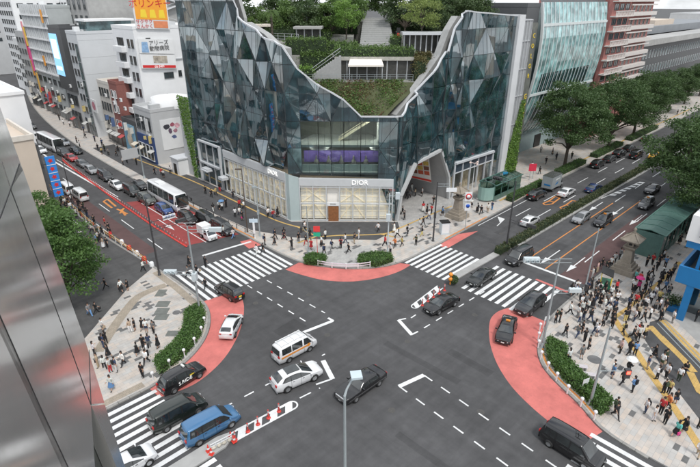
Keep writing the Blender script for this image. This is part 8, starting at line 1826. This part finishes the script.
tbm = MB(); tbm.obox((0, 0, -.16), (.30, .10, .28), 0); tbm.beam((-.08, 0, -.02), (0, 0, .06), .015); tbm.beam((.08, 0, -.02), (0, 0, .06), .015); TOTE = tbm.mesh('bag', M_CLOTH)
pam = MB(); n_ = 12; PV = [(0, 0, .32)]+[(.32*math.cos(2*math.pi*i/n_), .32*math.sin(2*math.pi*i/n_), .24) for i in range(n_)]+[(.52*math.cos(2*math.pi*i/n_), .52*math.sin(2*math.pi*i/n_), .06) for i in range(n_)]
pam.add(PV, [(0, 1+i, 1+(i+1) % n_) for i in range(n_)]+[(1+i, 1+n_+i, 1+n_+(i+1) % n_, 1+(i+1) % n_) for i in range(n_)]); CANOPY = pam.mesh('canopy', M_CLOTH)
shm = MB(); shm.tube((0, 0, -.75), (0, 0, .36), .012, .012, 6); SHAFT = shm.mesh('shaft', M_DARKSTEEL)
# places in the photograph (feet), as read off window by window: x, y in the enlarged window, top colour, lower colour
def Wn(ox, oy, k, s):
    out = []
    for q in s.split():
        a = q.split(','); out.append((ox+float(a[0])*k, oy+float(a[1])*k, a[2], a[3] if len(a) > 3 else 'k', a[4] if len(a) > 4 else ''))
    return out
PP_ = []
PP_ += Wn(550, 265, .1286, '40,450,k 72,445,k 150,385,w 160,235,k 197,235,w 200,205,w,b 325,105,w,w 315,190,k 265,270,k 285,215,n 340,260,k 355,290,k,n 380,225,w 400,270,w 385,320,k 415,345,w,w 460,330,w,n 470,250,w 510,210,r 505,260,k 515,300,w 495,360,n 490,420,k 325,335,k 270,330,g 240,330,w 290,360,w 210,410,w,g 225,445,w,n 255,430,k,n 310,440,k,n,B 480,455,k 410,450,k 620,300,k 610,340,k 600,400,k 580,440,k,y 660,310,r 650,440,w,n 665,380,k 640,190,w 680,210,m,k,Pm 440,45,k 470,20,w 400,20,k 365,60,p,e 440,300,g 360,200,k,g 300,300,k 230,280,g 245,385,w 420,225,k,n 445,400,w,k')
PP_ += Wn(610, 225, .1286, '30,300,w 70,270,g 280,320,k 325,310,r 320,400,k 380,310,k 410,270,w,k,B 425,330,b 410,400,w 490,380,g 535,150,k 610,110,w 530,30,w 475,100,k 570,70,k 360,350,k 440,440,k 460,430,k 395,440,k 630,60,k 555,45,k')
PP_ += Wn(610, 265, .1286, '190,130,t 225,150,r 180,210,w 150,350,k 195,320,r 265,220,k 280,140,k 310,170,g,n 370,190,k 425,200,b 450,240,k,n 310,300,w,k 375,290,y 270,340,w 240,350,k 380,350,w 420,370,k 305,420,w 255,440,k 130,430,k 180,450,n,n 200,390,k 380,440,k 480,450,w,g 400,410,e 30,420,k 15,460,k 660,440,k 690,300,k 340,360,g 230,280,k 290,250,k,n 345,250,w,n 215,410,e,k')
PP_ += Wn(550, 315, .1286, '115,165,k 210,170,g,n,B 245,145,k 265,210,k 340,140,w,n 360,165,w,n 295,265,k,k,T 410,90,g 480,100,k 565,150,y 240,340,g,g 140,370,w 540,300,p,k,T 610,310,k 655,310,b,k,B 640,190,k 680,170,r 600,460,k,k,Pw 480,465,w,n')
PP_ += Wn(610, 315, .1286, '215,190,w 265,180,y 340,335,k 285,420,n,e')
PP_ += Wn(610, 355, .1286, '15,180,b,n 90,230,k 170,290,b,k,B 360,190,w,k,B 430,180,w,k,B 395,90,w,v 420,60,v 410,300,k 450,300,y 500,380,k,n,T 440,420,o 530,200,w,v 570,160,k 270,450,w,n,B 35,450,k')
PP_ += Wn(600, 405, .1429, '105,90,k,k 370,110,w,w 450,130,k,k,B 525,220,t,k,Tm 580,190,k 685,160,k 680,360,w,e 420,60,r')
PP_ += Wn(80, 300, .1286, '80,125,g,b 130,105,k 180,245,w,g,T 185,370,n,n 205,340,k 115,430,w 225,450,k 395,250,e,w 430,240,k 490,230,k,k,T 520,250,w,n 575,260,g,k,B 450,425,w,k,B 495,375,k,k 540,370,n,g 610,375,k,k,D 530,440,w,k,B')
PP_ += Wn(80, 345, .1286, '145,175,e,e 195,185,w 240,210,w,r 285,210,n,w,B 340,160,w 250,350,w,b,D 520,150,w 490,250,k 475,235,g')
PP_ += Wn(80, 260, .1929, '215,165,w 250,160,k 135,150,k 330,60,w')
PP_ += Wn(60, 190, .1286, '10,150,k 45,130,w 65,120,k 95,100,w 150,140,k 165,200,k 130,215,w 215,215,k,n 210,310,w 270,270,k 290,340,g,v 330,350,k 355,285,r 385,330,k 240,440,k 200,450,n 285,420,b 300,400,w 340,450,e,w 370,450,k 170,390,w 150,320,w 110,280,w,w 60,170,k 90,160,w,n 185,165,k 20,110,k 250,330,w,k 315,405,k 395,360,k,r')
PP_ += Wn(290, 205, .1286, '122,120,n 210,155,w 230,130,k 258,170,y 310,190,k 345,160,k,e 335,245,k 355,220,w 380,225,k 425,220,k 395,340,r,k,B 430,300,w,n 445,250,w 455,375,k 480,270,k 500,300,k,e 535,265,w,w 490,230,k 560,140,k,n 605,165,k,g 635,165,m,k,D 670,170,k 690,60,k 685,210,w 325,345,k,g 265,385,k,k,B 245,320,w 275,270,w 115,205,w,k,B 125,310,k,r 155,260,k 165,345,r,r 68,285,k 15,345,k 410,240,r,k 300,160,w')
PP_ += Wn(360, 195, .1286, '15,200,k 140,160,k 175,230,k 205,220,k 260,205,w 285,110,b,w 305,150,w,e 330,155,k 345,195,k 135,290,w 160,290,k 265,295,w,w,D 290,330,w 195,400,r 270,410,o 325,400,y 370,310,w 390,310,k 435,390,v 460,260,w,w 490,240,k 480,320,k,y 490,130,r,w,D 520,150,k 555,145,r 535,190,w,n 640,160,b 570,80,k 235,460,w')
PP_ += Wn(380, 140, .1714, '155,345,k 172,340,g 205,330,e 185,300,w,w 245,330,w 170,275,r 210,270,w 100,390,w,n 112,420,w,k')
PP_ += Wn(425, 170, .1286, '405,330,w 435,345,k 485,330,w,e 520,310,n,b 360,290,w')
PP_ += Wn(200, 180, .1286, '45,110,k 90,135,k 125,120,y 155,90,k,r 260,140,k 105,245,k,w 150,230,w 175,240,w,k,Pb 205,215,k 275,290,w,k 310,280,w,n 330,315,k,k,Tm 345,230,w 310,220,r 560,240,k 530,290,w 570,300,r,n 605,285,k 585,460,k 655,455,k,r 185,430,w 260,450,w,b')
PP_ += Wn(240, 195, .1286, '270,390,k 345,350,k 400,425,k 455,355,k 195,390,k 180,450,k 130,460,w,w')
PP_ += Wn(170, 235, .1929, '100,160,k 140,205,k 95,215,g 185,165,k 185,275,k')
PP_ += Wn(50, 140, .1929, '250,55,k 270,75,y 285,60,k 380,130,w 400,120,w 450,130,k 545,180,k 580,185,r 625,175,w 590,195,w 420,100,k 305,80,g 140,15,k 155,35,w')
PP_ += Wn(520, 110, .2571, '45,230,w 75,250,k 100,210,k 140,195,n 200,190,k 80,165,w 125,175,k 480,70,k 520,40,w 610,20,k')
rp_ = random.Random(77)
for k in range(16): y = 118+k*6.5+rp_.uniform(-2, 2); x = 37.5+bend(y)+rp_.uniform(1, 4); q = px_of(x, y, 0); PP_.append((q[0], q[1], rp_.choice('kkwgn'), 'k', ''))
LAND = [((65, 16), 'by the big stone lantern'), ((42, 13), 'beside the right corner hedge'), ((52, 8), 'near the right escalator tracks'), ((45, 4), 'on paving at lower right'), ((56, 13), 'in the right crowd'), ((53.5, 18.2), 'at the right kerb'), ((80, 12), 'beside the long green canopy'), ((62, 9), 'by the blue planter'), ((14, 47), 'on the left corner paving'), ((11, 41.5), 'by the lower left zebra'), ((17, 60), 'behind the left tree'), ((20.6, 78), 'at the left kerb fence'), ((21, 95), 'at the fence far end'), ((28, 54), 'on the left zebra crossing'), ((43, 56), 'before the shop door'), ((47, 47), 'right of the shop door'), ((42, 47), 'behind the white guard rail'), ((42, 72), 'beside the lattice windows'), ((40, 92), 'left of the glass building'), ((60, 45), 'in front of the entrance cave'), ((66, 52), 'inside the entrance cave'), ((54, 42), 'by the right small hedge'), ((38.5, 57), 'at the left stop line'), ((39, 112), 'by the navy shop'), ((42, 150), 'far up the side street'), ((78, 41), 'beside the rounded green shelter'), ((100, 46), 'by the curved glass'), ((140, 44), 'far up the avenue'), ((47, 11), 'between hedge and tactile line'), ((60, 14), 'between lantern and tactile line')]
seen = []; recs = []
for (a, b, tc_, bc_, ex) in PP_:
    x, y = gp(a, b, KW); zf = KW
    if any(math.dist((x, y), q) < .42 for q in seen): continue
    # keep people off hedges, out of walls and vehicles
    if 23.2 < x < 36.6 and (y > 39 or y < 18): zf = .012
    if x > 45.1 and y > 50 and x < 57 and y > 106.2-x: continue
    if 45 < x < 90 and 42 < x-0*y and y > 48.8 and not (59.5 < x < 71.5): continue
    seen.append((x, y)); recs.append((a, b, x, y, zf, tc_, bc_, ex))
rq = random.Random(4); labs = {}; objs = []
for (a, b, x, y, zf, tc_, bc_, ex) in recs:
    skirt = 'D' in ex or (rq.random() < .16 and bc_ != 'n'); pi = rq.choice((0, 1, 5, 7, 0, 2, 3, 4, 8)) if (y > 38 and x > 36) or 23 < x < 36 else rq.choice((2, 2, 3, 4, 6, 8, 9, 1, 0, 5))
    if skirt: pi = rq.choice((1, 3, 4, 5, 9, 8))
    f = FIG[pi]; hd = rq.uniform(0, 2*math.pi)
    if 45 < x < 57 and y > 40 and y < 60: hd = rq.choice((R(-40), R(140)))+rq.gauss(0, .4)
    if 38 < x < 45 and y > 58: hd = rq.choice((R(90), R(-90)))+rq.gauss(0, .25)
    if 23 < x < 36.6 and y > 45: hd = rq.choice((0, math.pi))+rq.gauss(0, .2)
    sc = rq.gauss(1.0, .045)
    t = thing('person', None, 'person', (x, y, zf), hd, 'pedestrians around the junction'); t.scale = (sc, sc, sc)
    link('body', f['body'], t); link('hair', f['hair'], t); link('shoes', f['shoes'], t)
    jit = lambda c: (lambda k_: tuple(min(.85, max(.008, v*k_*rq.uniform(.97, 1.03))) for v in c))(rq.uniform(.75, 1.2))
    link('top', f['top'], t, color=jit(CL[tc_][0]))
    if skirt: link('skirt', f['skirt'], t, color=jit(CL[bc_][0]))
    else: link('trousers', f['trousers'], t, color=jit(CL[bc_][0]))
    extra = ''
    if 'B' in ex or (not ex and rq.random() < .13):
        link('backpack', BACKPACK, t, f['chest']+Vector((-.2, 0, -.05)), color=jit(CL['k' if tc_ != 'k' else rq.choice('gnv')][0])); extra = ' with backpack'
    elif 'T' in ex or (not ex and rq.random() < .15):
        cc = ex[1] if len(ex) > 1 and ex[0] == 'T' else rq.choice('kke'); bgo = thing('handbag', None, 'handbag', (0, 0, 0), 0, 'bags carried by pedestrians')
        hv = Matrix.Rotation(hd, 3, 'Z') @ (f['hand']*sc); bgo.location = (x+hv.x, y+hv.y, zf+hv.z-.02); bgo.rotation_euler.z = hd; link('bag', TOTE, bgo, color=CL[cc][0]); extra = ' with %s bag' % CL[cc][1]; objs.append(('bag', bgo, a, b, '%s handbag, held by person in %s' % (CL[cc][1], CL[tc_][1]), x, y))
    elif 'P' in ex:
        cc = ex[1]; po = thing('parasol', None, 'parasol', (0, 0, 0), 0); hv = Matrix.Rotation(hd, 3, 'Z') @ (Vector((.12, 0, 1.75))*sc); po.location = (x+hv.x, y+hv.y, zf+hv.z); link('canopy', CANOPY, po, color=CL[cc][0]); link('shaft', SHAFT, po); extra = ' under a %s parasol' % CL[cc][1]; objs.append(('parasol', po, a, b, '%s parasol over a person in %s' % (CL[cc][1], CL[tc_][1]), x, y))
    place = min(LAND, key=lambda L_: math.dist(L_[0], (x, y)))[1]
    objs.append(('person', t, a, b, 'person in %s top, %s %s%s' % (CL[tc_][1], CL[bc_][1], 'skirt' if skirt else 'trousers', extra or ', '+POSES[pi]['what'].split(' ')[0]), x, y, place))
# every label singles out one thing: add the place, then the order from the left
by = {}
for o in objs:
    base = o[4]; pl = min(LAND, key=lambda L_: math.dist(L_[0], (o[5], o[6])))[1]; by.setdefault(base+' '+pl, []).append(o)
ordn = ['first', 'second', 'third', 'fourth', 'fifth', 'sixth', 'seventh', 'eighth', 'ninth', 'tenth', 'eleventh', 'twelfth']
for lb, L_ in by.items():
    L_.sort(key=lambda o: o[2])
    for k, o in enumerate(L_):
        if len(lb.split()) > 13: lb = lb.replace(' top,', ',').replace('the ', '')
        o[1]['label'] = lb if len(L_) == 1 else lb+' (%s)' % (ordn[k]+' from left') if len(lb.split()) < 14 else lb.replace(', standing', '').replace(', walking', '').replace(', strolling', '').replace(', striding', '').replace(' the ', ' ')+', %s from left' % ordn[k]
